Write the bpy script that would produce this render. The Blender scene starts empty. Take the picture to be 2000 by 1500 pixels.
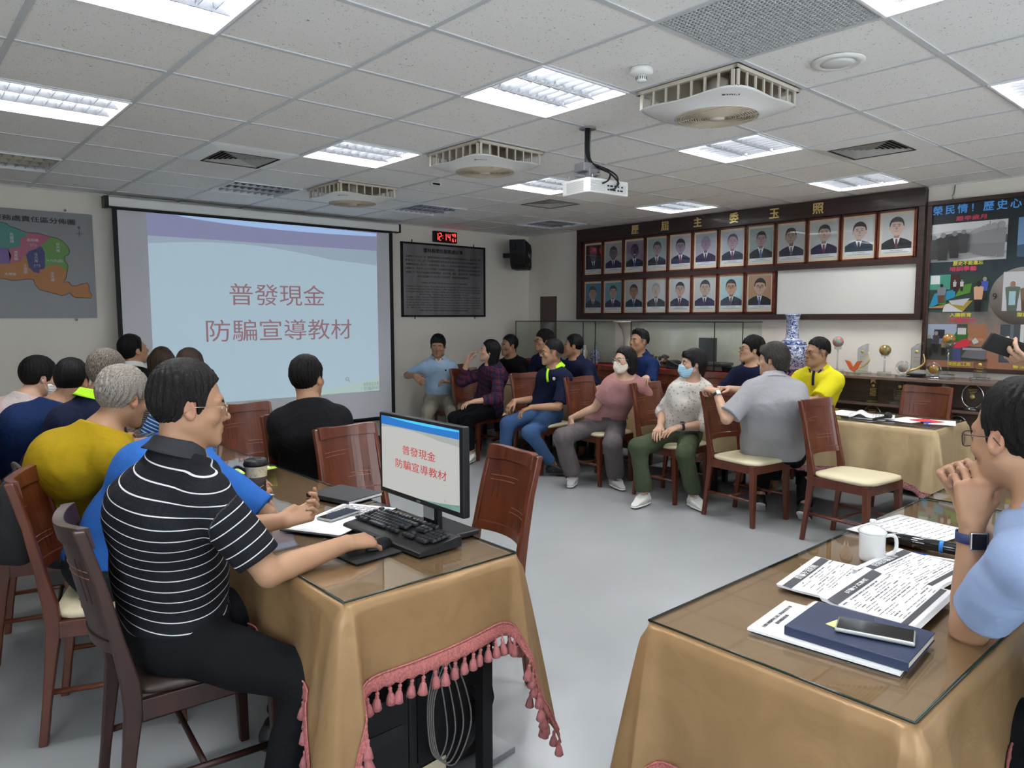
import bpy, bmesh, math, random
import numpy as np
from mathutils import Vector, Matrix, Euler
R = math.radians
PI = math.pi
col = bpy.context.scene.collection
random.seed(7)

# ---------------------------------------------------------------- tags
def tag(o, label=None, cat=None, group=None, kind=None):
    if label: o['label'] = label
    if cat: o['category'] = cat
    if group: o['group'] = group
    if kind: o['kind'] = kind
    return o

def empty(name, loc=(0, 0, 0), rz=0, label=None, cat=None, group=None):
    o = bpy.data.objects.new(name, None)
    o.empty_display_size = 0.1
    col.objects.link(o)
    o.location = loc
    o.rotation_euler = (0, 0, rz)
    return tag(o, label, cat, group)

def copy_tree(o, parent=None):
    c = o.copy()
    col.objects.link(c)
    c.parent = parent
    for ch in list(o.children):
        copy_tree(ch, c)
    return c

# ---------------------------------------------------------------- materials
MATS = {}
def nodes_of(m):
    m.use_nodes = True
    nt = m.node_tree
    return nt, nt.nodes, nt.links

def mat(name, rgb=(.8, .8, .8), rough=.5, metal=0, spec=.5, emit=None, es=0, bump=0, bscale=60, vary=0, vscale=6,
        coat=0, alpha=1, trans=0, ior=1.45, sheen=0, stretch=None, rgb2=None, coord='Object'):
    if name in MATS: return MATS[name]
    m = bpy.data.materials.new(name)
    nt, N, L = nodes_of(m)
    b = N['Principled BSDF']
    b.inputs['Base Color'].default_value = (*rgb, 1)
    b.inputs['Roughness'].default_value = rough
    b.inputs['Metallic'].default_value = metal
    b.inputs['Specular IOR Level'].default_value = spec
    b.inputs['IOR'].default_value = ior
    b.inputs['Coat Weight'].default_value = coat
    b.inputs['Coat Roughness'].default_value = .08
    b.inputs['Transmission Weight'].default_value = trans
    b.inputs['Alpha'].default_value = alpha
    b.inputs['Sheen Weight'].default_value = sheen
    if emit:
        b.inputs['Emission Color'].default_value = (*emit, 1)
        b.inputs['Emission Strength'].default_value = es
    if bump or vary:
        tc = N.new('ShaderNodeTexCoord')
        mp = N.new('ShaderNodeMapping')
        L.new(tc.outputs[coord], mp.inputs[0])
        if stretch: mp.inputs['Scale'].default_value = stretch
        if vary:
            n = N.new('ShaderNodeTexNoise'); n.inputs['Scale'].default_value = vscale; n.inputs['Detail'].default_value = 5
            L.new(mp.outputs[0], n.inputs['Vector'])
            mx = N.new('ShaderNodeMix'); mx.data_type = 'RGBA'
            r2 = rgb2 or tuple(max(0, c * (1 - vary)) for c in rgb)
            r1 = rgb if rgb2 else tuple(min(1, c * (1 + vary)) for c in rgb)
            mx.inputs[6].default_value = (*r1, 1); mx.inputs[7].default_value = (*r2, 1)
            rp = N.new('ShaderNodeMapRange'); rp.inputs[1].default_value = .35; rp.inputs[2].default_value = .65
            L.new(n.outputs[0], rp.inputs[0]); L.new(rp.outputs[0], mx.inputs[0]); L.new(mx.outputs[2], b.inputs['Base Color'])
        if bump:
            n2 = N.new('ShaderNodeTexNoise'); n2.inputs['Scale'].default_value = bscale; n2.inputs['Detail'].default_value = 4
            L.new(mp.outputs[0], n2.inputs['Vector'])
            bp = N.new('ShaderNodeBump'); bp.inputs['Strength'].default_value = bump; bp.inputs['Distance'].default_value = .004
            L.new(n2.outputs[0], bp.inputs['Height']); L.new(bp.outputs[0], b.inputs['Normal'])
    MATS[name] = m
    return m

# ---------------------------------------------------------------- mesh collector
class MB:
    """collects shapes and builds ONE mesh object"""
    def __init__(s):
        s.v = []; s.f = []; s.m = []; s.sm = []
    def add(s, vs, fs, mi=0, smooth=False):
        b = len(s.v)
        s.v.extend([tuple(v) for v in vs])
        for f in fs:
            s.f.append(tuple(i + b for i in f)); s.m.append(mi); s.sm.append(smooth)
        return s
    def box(s, c, d, mi=0, rz=0, rx=0, ry=0, bev=0):
        M = Matrix.Translation(c) @ Euler((rx, ry, rz)).to_matrix().to_4x4()
        x, y, z = d[0] / 2, d[1] / 2, d[2] / 2
        if not bev:
            vs = [M @ Vector((a * x, b * y, e * z)) for a in (-1, 1) for b in (-1, 1) for e in (-1, 1)]
            fs = [(0, 1, 3, 2), (4, 6, 7, 5), (0, 4, 5, 1), (2, 3, 7, 6), (0, 2, 6, 4), (1, 5, 7, 3)]
            return s.add(vs, fs, mi)
        bm = bmesh.new(); bmesh.ops.create_cube(bm, size=1)
        for v in bm.verts: v.co = Vector((v.co.x * d[0], v.co.y * d[1], v.co.z * d[2]))
        bmesh.ops.bevel(bm, geom=bm.edges[:], offset=min(bev, .49 * min(d)), segments=2, affect='EDGES', profile=.5)
        return s.bm(bm, M, mi)
    def bm(s, bm, M=Matrix(), mi=0, smooth=False):
        bm.verts.ensure_lookup_table(); bm.verts.index_update()
        s.add([M @ v.co for v in bm.verts], [[v.index for v in f.verts] for f in bm.faces], mi, smooth)
        bm.free(); return s
    def tube(s, pts, r, n=10, mi=0, cap=True, closed=False):
        pts = [Vector(p) for p in pts]; k = len(pts)
        rs = r if isinstance(r, (list, tuple)) else [r] * k
        vs = []; up = None
        for i, p in enumerate(pts):
            a = pts[(i - 1) % k] if (i > 0 or closed) else p
            b = pts[(i + 1) % k] if (i < k - 1 or closed) else p
            t = (b - a).normalized()
            if up is None: up = Vector((0, 0, 1)) if abs(t.z) < .9 else Vector((1, 0, 0))
            x = t.cross(up)
            if x.length < 1e-5: x = t.orthogonal()
            x.normalize(); y = x.cross(t).normalized(); up = y
            for j in range(n):
                an = 2 * PI * j / n
                vs.append(p + (x * math.cos(an) + y * math.sin(an)) * rs[i])
        fs = []
        for i in range(k if closed else k - 1):
            for j in range(n):
                i2 = (i + 1) % k
                fs.append((i * n + j, i * n + (j + 1) % n, i2 * n + (j + 1) % n, i2 * n + j))
        if cap and not closed:
            fs.append(tuple(range(n - 1, -1, -1))); fs.append(tuple((k - 1) * n + j for j in range(n)))
        return s.add(vs, fs, mi, True)
    def lathe(s, prof, c=(0, 0, 0), n=32, mi=0, M=None, smooth=True):
        vs = []; fs = []; k = len(prof)
        for (r, z) in prof:
            for j in range(n):
                an = 2 * PI * j / n
                vs.append(Vector((r * math.cos(an), r * math.sin(an), z)))
        for i in range(k - 1):
            for j in range(n):
                fs.append((i * n + j, i * n + (j + 1) % n, (i + 1) * n + (j + 1) % n, (i + 1) * n + j))
        if prof[0][0] > 1e-5: fs.append(tuple(range(n - 1, -1, -1)))
        if prof[-1][0] > 1e-5: fs.append(tuple((k - 1) * n + j for j in range(n)))
        M = Matrix.Translation(c) @ (M or Matrix())
        return s.add([M @ v for v in vs], fs, mi, smooth)
    def prism(s, poly, depth, M=Matrix(), mi=0, smooth=False):
        """poly in xy, extruded along +z by depth"""
        n = len(poly)
        vs = [M @ Vector((x, y, 0)) for x, y in poly] + [M @ Vector((x, y, depth)) for x, y in poly]
        fs = [tuple(range(n - 1, -1, -1)), tuple(range(n, 2 * n))] + [(i, (i + 1) % n, n + (i + 1) % n, n + i) for i in range(n)]
        return s.add(vs, fs, mi, smooth)
    def grid(s, fn, nu, nv, mi=0, smooth=True, closed_u=False):
        vs = [fn(i / (nu if closed_u else nu - 1), j / (nv - 1)) for j in range(nv) for i in range(nu)]
        fs = []
        for j in range(nv - 1):
            for i in range(nu if closed_u else nu - 1):
                i2 = (i + 1) % nu
                fs.append((j * nu + i, j * nu + i2, (j + 1) * nu + i2, (j + 1) * nu + i))
        return s.add(vs, fs, mi, smooth)
    def build(s, name, mats, parent=None, loc=None, sub=0, bevel=0, solid=0, wn=False):
        me = bpy.data.meshes.new(name)
        me.from_pydata(s.v, [], s.f)
        me.polygons.foreach_set('material_index', s.m)
        me.polygons.foreach_set('use_smooth', s.sm)
        for m in (mats if isinstance(mats, (list, tuple)) else [mats]): me.materials.append(m)
        me.update()
        o = bpy.data.objects.new(name, me); col.objects.link(o)
        if parent: o.parent = parent
        if loc is not None: o.location = loc
        if solid:
            md = o.modifiers.new('s', 'SOLIDIFY'); md.thickness = solid; md.offset = 0
        if bevel:
            md = o.modifiers.new('b', 'BEVEL'); md.width = bevel; md.segments = 2; md.limit_method = 'ANGLE'; md.angle_limit = R(40)
        if sub:
            md = o.modifiers.new('u', 'SUBSURF'); md.levels = sub; md.render_levels = sub
        return o

def text_mesh(txt, size, M, mb, mi=0, depth=.001, align='CENTER', bold=0, sx=1, space=1, fit=None):
    """adds lettering (built-in font) to a collector; M places the text's own xy-plane"""
    c = bpy.data.curves.new('t', 'FONT'); c.body = txt; c.size = size; c.extrude = depth / 2
    c.align_x = align; c.align_y = 'CENTER'; c.resolution_u = 3; c.space_character = space
    o = bpy.data.objects.new('t', c); col.objects.link(o)
    dg = bpy.context.evaluated_depsgraph_get(); dg.update()
    me = bpy.data.meshes.new_from_object(o.evaluated_get(dg))
    vs = [v.co.copy() for v in me.vertices]
    if fit and vs:
        w = max(v.x for v in vs) - min(v.x for v in vs)
        sx = fit / w if w > 0 else 1
    S = Matrix.Diagonal((sx, 1, 1, 1))
    for q_, (dx, dy) in enumerate(((0, 0),) if not bold else ((-bold, 0), (bold, 0), (0, -bold), (0, bold))):
        mb.add([M @ S @ (v + Vector((dx, dy, q_ * .0003))) for v in vs], [tuple(p.vertices) for p in me.polygons], mi)
    bpy.data.objects.remove(o); bpy.data.curves.remove(c); bpy.data.meshes.remove(me)

# ---------------------------------------------------------------- signed distance figures
f32 = np.float32
def V3(*a): return np.array(a, dtype=np.float64)
def unit(v):
    v = np.asarray(v, float); return v / (np.linalg.norm(v) + 1e-9)
def az(a): return V3(math.sin(R(a)), math.cos(R(a)), 0)       # azimuth from +Y towards +X
def smin(a, b, k):
    h = np.maximum(k - np.abs(a - b), 0) / k
    return np.minimum(a, b) - h * h * k * .25
def smax(a, b, k): return -smin(-a, -b, k)
def cone(P, a, b, ra, rb):
    a = np.asarray(a, f32); b = np.asarray(b, f32); d = b - a
    q = P - a; t = np.clip((q @ d) / max(float(d @ d), 1e-9), 0, 1)
    q = q - t[:, None] * d
    return np.sqrt(np.einsum('ij,ij->i', q, q)) - (ra + (rb - ra) * t)
def ell(P, c, r):
    q = (P - np.asarray(c, f32)); r = np.asarray(r, f32)
    k0 = np.sqrt((((q / r)) ** 2).sum(1)); k1 = np.sqrt(((q / (r * r)) ** 2).sum(1)) + 1e-9
    return k0 * (k0 - 1) / k1
def squash(P, c, axis, f):
    axis = np.asarray(axis, f32); q = P - np.asarray(c, f32)
    return P - ((q @ axis) * (1 - 1 / f))[:, None] * axis
def sphere(P, c, r):
    q = P - np.asarray(c, f32); return np.sqrt(np.einsum('ij,ij->i', q, q)) - r

def surface(fn, lo, hi, vox, B=8):
    """sparse surface nets of fn(P)<0 inside the box lo..hi"""
    lo = np.asarray(lo, float); hi = np.asarray(hi, float)
    nb = np.maximum(1, np.ceil((hi - lo) / (vox * B)).astype(int)); n = nb * B
    ci = np.stack(np.meshgrid(*[np.arange(k) for k in nb], indexing='ij'), -1).reshape(-1, 3)
    cc = (lo + (ci + .5) * B * vox).astype(f32)
    dc = fn(cc)
    act = np.abs(dc) < B * vox * 1.25
    D = np.repeat(np.repeat(np.repeat(dc.reshape(nb).astype(f32), B, 0), B, 1), B, 2)
    loc = np.stack(np.meshgrid(*[np.arange(B)] * 3, indexing='ij'), -1).reshape(-1, 3)
    ai = ci[act]
    for s0 in range(0, len(ai), 1500):
        a = ai[s0:s0 + 1500]
        idx = (a[:, None, :] * B + loc[None]).reshape(-1, 3)
        d = fn((lo + (idx + .5) * vox).astype(f32))
        D[idx[:, 0], idx[:, 1], idx[:, 2]] = d
    I = D < 0
    cells = []; pts = []; quads = []; flips = []
    st = np.array([n[1] * n[2], n[2], 1])
    for ax in range(3):
        sl0 = [slice(None)] * 3; sl1 = [slice(None)] * 3
        sl0[ax] = slice(0, -1); sl1[ax] = slice(1, None)
        e = np.argwhere(I[tuple(sl0)] != I[tuple(sl1)])
        o1, o2 = (ax + 1) % 3, (ax + 2) % 3
        ok = (e[:, o1] > 0) & (e[:, o2] > 0) & (e[:, o1] < n[o1] - 1) & (e[:, o2] < n[o2] - 1)
        e = e[ok]
        e1 = e.copy(); e1[:, ax] += 1
        d0 = D[e[:, 0], e[:, 1], e[:, 2]]; d1 = D[e1[:, 0], e1[:, 1], e1[:, 2]]
        t = d0 / (d0 - d1 + 1e-12)
        p = e.astype(float); p[:, ax] += t
        q = []
        for (u, v) in ((0, 0), (1, 0), (1, 1), (0, 1)):
            c = e.copy(); c[:, o1] -= u; c[:, o2] -= v
            q.append(c @ st)
        q = np.stack(q, 1)
        fl = d0 < 0
        q[~fl] = q[~fl][:, ::-1]
        quads.append(q)
        for c in range(4): cells.append(q[:, c]); pts.append(p)
    cells = np.concatenate(cells); pts = np.concatenate(pts); quads = np.concatenate(quads)
    u, inv = np.unique(cells, return_inverse=True)
    cnt = np.bincount(inv)
    vs = np.stack([np.bincount(inv, pts[:, k]) / cnt for k in range(3)], 1)
    vs = lo + (vs + .5) * vox
    qs = np.searchsorted(u, quads)
    return vs, qs[:, ::-1]

def np_mesh(name, vs, qs, mats, parent=None, smooth=True, mi=None, attrs=None, cols=None):
    me = bpy.data.meshes.new(name)
    nf = len(qs); w = qs.shape[1]
    me.vertices.add(len(vs)); me.vertices.foreach_set('co', np.asarray(vs, f32).ravel())
    me.loops.add(nf * w); me.loops.foreach_set('vertex_index', qs.astype(np.int32).ravel())
    me.polygons.add(nf); me.polygons.foreach_set('loop_start', np.arange(0, nf * w, w, dtype=np.int32))
    me.polygons.foreach_set('use_smooth', np.ones(nf, bool) if smooth else np.zeros(nf, bool))
    for m in (mats if isinstance(mats, (list, tuple)) else [mats]): me.materials.append(m)
    if mi is not None: me.polygons.foreach_set('material_index', mi.astype(np.int32))
    me.update(calc_edges=True)
    for k, a in (attrs or {}).items():
        at = me.attributes.new(k, 'FLOAT', 'POINT'); at.data.foreach_set('value', np.asarray(a, f32))
    for k, a in (cols or {}).items():
        at = me.attributes.new(k, 'FLOAT_COLOR', 'POINT'); at.data.foreach_set('color', np.asarray(a, f32).ravel())
    me.validate()
    o = bpy.data.objects.new(name, me); col.objects.link(o)
    if parent: o.parent = parent
    return o
# ---------------------------------------------------------------- people
def skin_mat(name, rgb):
    m = mat(name, rgb, rough=.48, spec=.35)
    nt, N, L = nodes_of(m); b = N['Principled BSDF']
    at = N.new('ShaderNodeAttribute'); at.attribute_name = 'tint'
    mx = N.new('ShaderNodeMix'); mx.data_type = 'RGBA'; mx.blend_type = 'MULTIPLY'; mx.inputs[0].default_value = 1
    tc = N.new('ShaderNodeTexCoord'); nz = N.new('ShaderNodeTexNoise'); nz.inputs['Scale'].default_value = 14; nz.inputs['Detail'].default_value = 6
    L.new(tc.outputs['Object'], nz.inputs['Vector'])
    m2 = N.new('ShaderNodeMix'); m2.data_type = 'RGBA'
    m2.inputs[6].default_value = (rgb[0] * .9, rgb[1] * .84, rgb[2] * .8, 1); m2.inputs[7].default_value = (rgb[0] * 1.06, rgb[1] * 1.06, rgb[2] * 1.06, 1)
    L.new(nz.outputs[0], m2.inputs[0]); L.new(m2.outputs[2], mx.inputs[6]); L.new(at.outputs['Color'], mx.inputs[7]); L.new(mx.outputs[2], b.inputs['Base Color'])
    b.inputs['Subsurface Weight'].default_value = .08; b.inputs['Subsurface Radius'].default_value = (.02, .008, .004); b.inputs['Subsurface Scale'].default_value = .3
    n2 = N.new('ShaderNodeTexNoise'); n2.inputs['Scale'].default_value = 260; L.new(tc.outputs['Object'], n2.inputs['Vector'])
    bp = N.new('ShaderNodeBump'); bp.inputs['Strength'].default_value = .18; bp.inputs['Distance'].default_value = .001
    L.new(n2.outputs[0], bp.inputs['Height']); L.new(bp.outputs[0], b.inputs['Normal'])
    return m

def hair_mat(name, rgb, grey=(.45, .44, .43), amount=0.0, rough=.42):
    if name in MATS: return MATS[name]
    m = mat(name, rgb, rough=rough, spec=.16)
    nt, N, L = nodes_of(m); b = N['Principled BSDF']
    a = N.new('ShaderNodeAttribute'); a.attribute_name = 'strand'
    c = N.new('ShaderNodeAttribute'); c.attribute_name = 'along'
    cb = N.new('ShaderNodeCombineXYZ'); L.new(a.outputs['Fac'], cb.inputs[0]); L.new(c.outputs['Fac'], cb.inputs[1])
    n = N.new('ShaderNodeTexNoise'); n.inputs['Scale'].default_value = 1; n.inputs['Detail'].default_value = 5; n.inputs['Roughness'].default_value = .7
    mp = N.new('ShaderNodeMapping'); mp.inputs['Scale'].default_value = (42, 7, 1); L.new(cb.outputs[0], mp.inputs[0]); L.new(mp.outputs[0], n.inputs['Vector'])
    rp = N.new('ShaderNodeMapRange'); rp.inputs[1].default_value = .62 - .35 * amount; rp.inputs[2].default_value = .8 - .4 * amount
    L.new(n.outputs[0], rp.inputs[0])
    mx = N.new('ShaderNodeMix'); mx.data_type = 'RGBA'; mx.inputs[6].default_value = (*rgb, 1)
    mx.inputs[7].default_value = (*(grey if amount > 0 else tuple(min(1, x * 2.0 + .004) for x in rgb)), 1)
    L.new(rp.outputs[0], mx.inputs[0]); L.new(mx.outputs[2], b.inputs['Base Color'])
    bp = N.new('ShaderNodeBump'); bp.inputs['Strength'].default_value = .8; bp.inputs['Distance'].default_value = .004
    L.new(n.outputs[0], bp.inputs['Height']); L.new(bp.outputs[0], b.inputs['Normal'])
    return m

def cloth_mat(name, rgb, rough=.85, bump=.35, bscale=9, weave=0, stripes=None, sheen=0):
    """stripes: list of (attribute, period, width, rgb, offset)"""
    if name in MATS: return MATS[name]
    m = mat(name, rgb, rough=rough, spec=.12, sheen=sheen)
    nt, N, L = nodes_of(m); b = N['Principled BSDF']
    tc = N.new('ShaderNodeTexCoord')
    n = N.new('ShaderNodeTexNoise'); n.inputs['Scale'].default_value = bscale; n.inputs['Detail'].default_value = 3; n.inputs['Distortion'].default_value = 1.2
    L.new(tc.outputs['Object'], n.inputs['Vector'])
    n2 = N.new('ShaderNodeTexNoise'); n2.inputs['Scale'].default_value = 420; L.new(tc.outputs['Object'], n2.inputs['Vector'])
    ad = N.new('ShaderNodeMath'); ad.operation = 'MULTIPLY_ADD'; ad.inputs[1].default_value = .05 + weave; L.new(n2.outputs[0], ad.inputs[0]); L.new(n.outputs[0], ad.inputs[2])
    bp = N.new('ShaderNodeBump'); bp.inputs['Strength'].default_value = bump; bp.inputs['Distance'].default_value = .03
    L.new(ad.outputs[0], bp.inputs['Height']); L.new(bp.outputs[0], b.inputs['Normal'])
    last = None
    base = N.new('ShaderNodeRGB'); base.outputs[0].default_value = (*rgb, 1); last = base.outputs[0]
    for (attr, period, width, c2, off) in stripes or []:
        a = N.new('ShaderNodeAttribute'); a.attribute_name = attr
        s1 = N.new('ShaderNodeMath'); s1.operation = 'MULTIPLY_ADD'; s1.inputs[1].default_value = 1 / period; s1.inputs[2].default_value = 100 + off
        L.new(a.outputs['Fac'], s1.inputs[0])
        s2 = N.new('ShaderNodeMath'); s2.operation = 'FRACT'; L.new(s1.outputs[0], s2.inputs[0])
        s3 = N.new('ShaderNodeMath'); s3.operation = 'LESS_THAN'; s3.inputs[1].default_value = width / period; L.new(s2.outputs[0], s3.inputs[0])
        mx = N.new('ShaderNodeMix'); mx.data_type = 'RGBA'; mx.inputs[7].default_value = (*c2[:3], 1)
        if len(c2) > 3:
            s4 = N.new('ShaderNodeMath'); s4.operation = 'MULTIPLY'; s4.inputs[1].default_value = c2[3]; L.new(s3.outputs[0], s4.inputs[0]); s3 = s4
        L.new(s3.outputs[0], mx.inputs[0]); L.new(last, mx.inputs[6]); last = mx.outputs[2]
    L.new(last, b.inputs['Base Color'])
    return m

EYE = None
def head_sdf(Q, o=None):
    """head in its own frame (m): +y forward, +z up, origin between the ears at eye level"""
    X = Q.copy(); X[:, 0] = np.abs(X[:, 0])
    d = ell(Q, (0, -.012, .030), (.077, .094, .085))
    d = smin(d, ell(Q, (0, .022, -.03), (.060, .066, .084)), .03)
    d = smin(d, cone(X, (.05, -.002, -.052), (.012, .070, -.098), .020, .017), .035)
    d = smin(d, ell(Q, (0, .074, -.100), (.021, .017, .015)), .02)
    d = smin(d, cone(X, (.006, .082, .021), (.04, .072, .021), .010, .009), .018)
    d = smin(d, ell(X, (.044, .058, -.026), (.020, .020, .019)), .022)
    d = smax(d, -sphere(X, (.031, .1, .000), .0155), .016)
    eye = sphere(X, (.031, .0755, .000), .0128)
    d = smin(d, eye, .002)
    lid = np.maximum(sphere(X, (.031, .0755, .0005), .0143), -(Q[:, 2] - .0032))
    lid2 = np.maximum(sphere(X, (.031, .0755, -.0005), .0140), (Q[:, 2] + .0042))
    d = smin(d, np.minimum(lid, lid2), .004)
    d = smin(d, cone(Q, (0, .085, .010), (0, .104, -.026), .0065, .0095), .013)
    d = smin(d, sphere(Q, (0, .108, -.031), .0098), .008)
    d = smin(d, sphere(X, (.0125, .096, -.035), .0082), .006)
    d = smax(d, -sphere(X, (.007, .105, -.0435), .0036), .003)
    d = smin(d, ell(Q, (0, .078, -.064), (.028, .018, .021)), .015)
    d = smin(d, cone(X, (0, .0945, -.0605), (.020, .084, -.0655), .0058, .003), .004)
    d = smin(d, cone(X, (0, .0925, -.073), (.017, .084, -.069), .0066, .003), .004)
    d = smax(d, -cone(X, (0, .1005, -.0668), (.021, .089, -.0668), .0016, .001), .002)
    # ears
    c, s_ = math.cos(-.25), math.sin(-.25)
    E = X - np.array([.078, -.010, -.006], f32)
    e0 = E[:, 0] * math.cos(.35) - (E[:, 1]) * math.sin(.35) ; e1 = E[:, 0] * math.sin(.35) + E[:, 1] * math.cos(.35)
    e1b = e1 * c - E[:, 2] * s_; e2b = e1 * s_ + E[:, 2] * c
    E2 = np.stack([e0, e1b, e2b], 1)
    ear = ell(E2, (0, 0, 0), (.0085, .0175, .031))
    ear = smax(ear, -ell(E2, (.008, .003, .004), (.0075, .0105, .020)), .004)
    return smin(d, ear, .006)

def frame(yaw, pitch=0, roll=0):
    """rows: right, forward, up; pitch up positive (deg), roll tilts head towards its right"""
    f = az(yaw) * math.cos(R(pitch)) + V3(0, 0, math.sin(R(pitch)))
    r = V3(math.cos(R(yaw)), -math.sin(R(yaw)), 0); u = np.cross(r, f)
    ro = R(roll); r2 = r * math.cos(ro) - u * math.sin(ro); u2 = r * math.sin(ro) + u * math.cos(ro)
    return np.array([r2, f, u2])

def hand_sdf(Q, curl, spread=.0, thumb=(.5, .3), side=1):
    """hand frame: y along fingers, z back of the hand, x towards the thumb"""
    d = None
    roots = [(-.031, .080), (-.0115, .087), (.009, .088), (.029, .083)]
    lens = [(.030, .020, .018), (.038, .025, .021), (.042, .028, .022), (.037, .024, .021)]
    rad = [.0075, .0085, .009, .0088]
    for i in range(4):
        a = (roots[i][0] * .55, .008, 0); b = (roots[i][0], roots[i][1], .002)
        q = cone(Q, a, b, .0145, .0112)
        d = q if d is None else smin(d, q, .014)
    d = smin(d, cone(Q, (.015, .012, -.006), (.030, .045, -.010), .014, .013), .012)
    for i in range(4):
        cu = curl[i] if isinstance(curl, (list, tuple)) else curl
        p = V3(roots[i][0], roots[i][1], .001); ang = 0
        sa = spread * (i - 1.5)
        for j, l in enumerate(lens[i]):
            ang += R(cu * (.9, 1.1, .8)[j])
            dr = V3(math.sin(sa) * math.cos(ang), math.cos(sa) * math.cos(ang), -math.sin(ang))
            p2 = p + dr * l
            d = smin(d, cone(Q, p, p2, rad[i] * (1.04 - .07 * j), rad[i] * (1.0 - .09 * (j + 1))), .004)
            p = p2
    t0 = V3(.026, .022, -.006); a1 = thumb[0]; dn = thumb[1]
    dr = unit(V3(math.sin(a1), math.cos(a1), -math.sin(dn)))
    t1 = t0 + dr * .036; dr2 = unit(V3(math.sin(a1 * .45), math.cos(a1 * .45), -math.sin(dn * 1.3))); t2 = t1 + dr2 * .030; dr3 = unit(V3(math.sin(a1 * .2), 1, -math.sin(dn * 1.3))); t3 = t2 + dr3 * .021
    d = smin(d, cone(Q, t0, t1, .0145, .0108), .010)
    d = smin(d, cone(Q, t1, t2, .0108, .0098), .003)
    d = smin(d, cone(Q, t2, t3, .0100, .0078), .003)
    return d

def ik(S, W, l1, l2, hint):
    S, W = V3(*S), V3(*W); d = W - S; L = np.linalg.norm(d)
    if L > (l1 + l2) * .995:
        W = S + d / L * (l1 + l2) * .995; d = W - S; L = np.linalg.norm(d)
    u = d / L; a = (l1 * l1 - l2 * l2 + L * L) / (2 * L); hgt = math.sqrt(max(l1 * l1 - a * a, 0))
    h = unit(hint - u * (np.asarray(hint) @ u))
    return S + u * a + h * hgt, W

HAIRF = {
 'short': ([-.14, -.05, -.028, -.022, .004, .010, .026, .036, .050, .066, .082, .1], [-.075, -.066, -.03, .012, .016, -.022, -.020, .030, .056, .072, .080, .2]),
 'receding': ([-.14, -.05, -.028, -.022, .004, .010, .024, .03, .040, .055, .065, .08], [-.075, -.066, -.03, .012, .016, -.022, -.018, .045, .072, .098, .112, .2]),
 'fade': ([-.14, -.06, -.03, .01, .028, .036, .050, .066, .082, .1], [-.02, .0, .026, .032, .028, .036, .056, .072, .080, .2]),
 'low': ([-.14, -.05, -.028, -.022, .004, .010, .03, .040, .056, .074, .09, .11], [-.085, -.078, -.03, .008, .010, -.030, -.025, .018, .036, .046, .050, .056]),
 'long': ([-.14, -.03, .0, .02, .034, .045, .06, .080, .1, .13], [-.5, -.5, -.5, -.12, -.03, .03, .055, .074, .085, .3]),
}
def hair_fn(style, tt, ts, rough, seed, extra=None, wave=0):
    fy, fz = HAIRF[style]
    def fn(Q):
        X = Q.copy(); X[:, 0] = np.abs(X[:, 0])
        top = np.clip((Q[:, 2] - .02) / .06, 0, 1)
        d = ell(Q, (0, -.014, .032), (.0785 + ts, .0965 + ts * 1.1, .086 + tt))
        d = smin(d, ell(Q, (0, -.02, .062), (.058 + ts, .070 + ts, .052 + tt)), .03)
        if extra: d = extra(Q, X, d)
        ph = np.arctan2(Q[:, 0], Q[:, 1] + .035); rr = np.sqrt(Q[:, 0] ** 2 + (Q[:, 1] + .035) ** 2)
        st = np.sin(ph * 23 + 5 * np.sin(rr * 60 + seed) + seed) + .6 * np.sin(ph * 51 + 4 * np.sin(rr * 90 + Q[:, 2] * 40) + seed * 2) + .8 * np.sin(Q[:, 0] * 130 + 2 * np.sin(Q[:, 1] * 70 + seed)) * top
        d = d + st * rough * np.clip(rr / .05, .25, 1)
        cut = (np.interp(Q[:, 1] - .12 * np.maximum(0, X[:, 0] - .055), fy, fz) + .0012 * np.sin(Q[:, 0] * 310 + seed) + .001 * np.sin(Q[:, 0] * 730) - Q[:, 2])
        cut = np.clip(cut, -.05, .05) * .7
        return smax(d, cut, .008)
    return fn

def add_hair(head_M, hc, s, root, origin, style='short', tt=.012, ts=.004, rough=.0012, seed=1, m=None, vox=.004, extra=None, name='hair', brow=True, grow=.12):
    fn = hair_fn(style, tt, ts, rough, seed, extra)
    z0 = -.46 if style == 'long' else -.1
    vs, qs = surface(fn, (-.125, -.17, z0), (.125, .14, .17), vox)
    ph = np.arctan2(vs[:, 0], vs[:, 1] + .035); rr = np.sqrt(vs[:, 0] ** 2 + (vs[:, 1] + .035) ** 2)
    cv = vs - np.array([0, -.014, .03]); rn_ = np.linalg.norm(cv, axis=1) + 1e-6
    strand = np.arcsin(np.clip(cv[:, 0] / rn_, -1, 1)) * .9; along = np.arctan2(cv[:, 1], cv[:, 2]) * .9
    if style == 'long': strand = np.arctan2(np.abs(vs[:, 0]), -vs[:, 1] - .02) * .8; along = vs[:, 2] * 6
    W = (vs * s) @ head_M + hc - origin
    if brow:
        b = []
        for sx in (-1, 1):
            fb = lambda P: cone(P, (sx * .016, .0905, .0165), (sx * .034, .0865, .0205), .0036, .0036)
            fb2 = lambda P: np.minimum(fb(P), cone(P, (sx * .034, .0865, .0205), (sx * .046, .076, .0175), .0036, .002))
            bv, bq = surface(fb2, (min(0, sx * .06), .06, 0), (max(0, sx * .06), .11, .04), .002)
            b.append((bv, bq))
        for bv, bq in b:
            qs = np.concatenate([qs, bq + len(W)]); W = np.concatenate([W, (bv * s) @ head_M + hc - origin])
            strand = np.concatenate([strand, bv[:, 0] * 30]); along = np.concatenate([along, bv[:, 2] * 10])
    return np_mesh(name, W, qs, m, root, attrs={'strand': strand, 'along': along})

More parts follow.
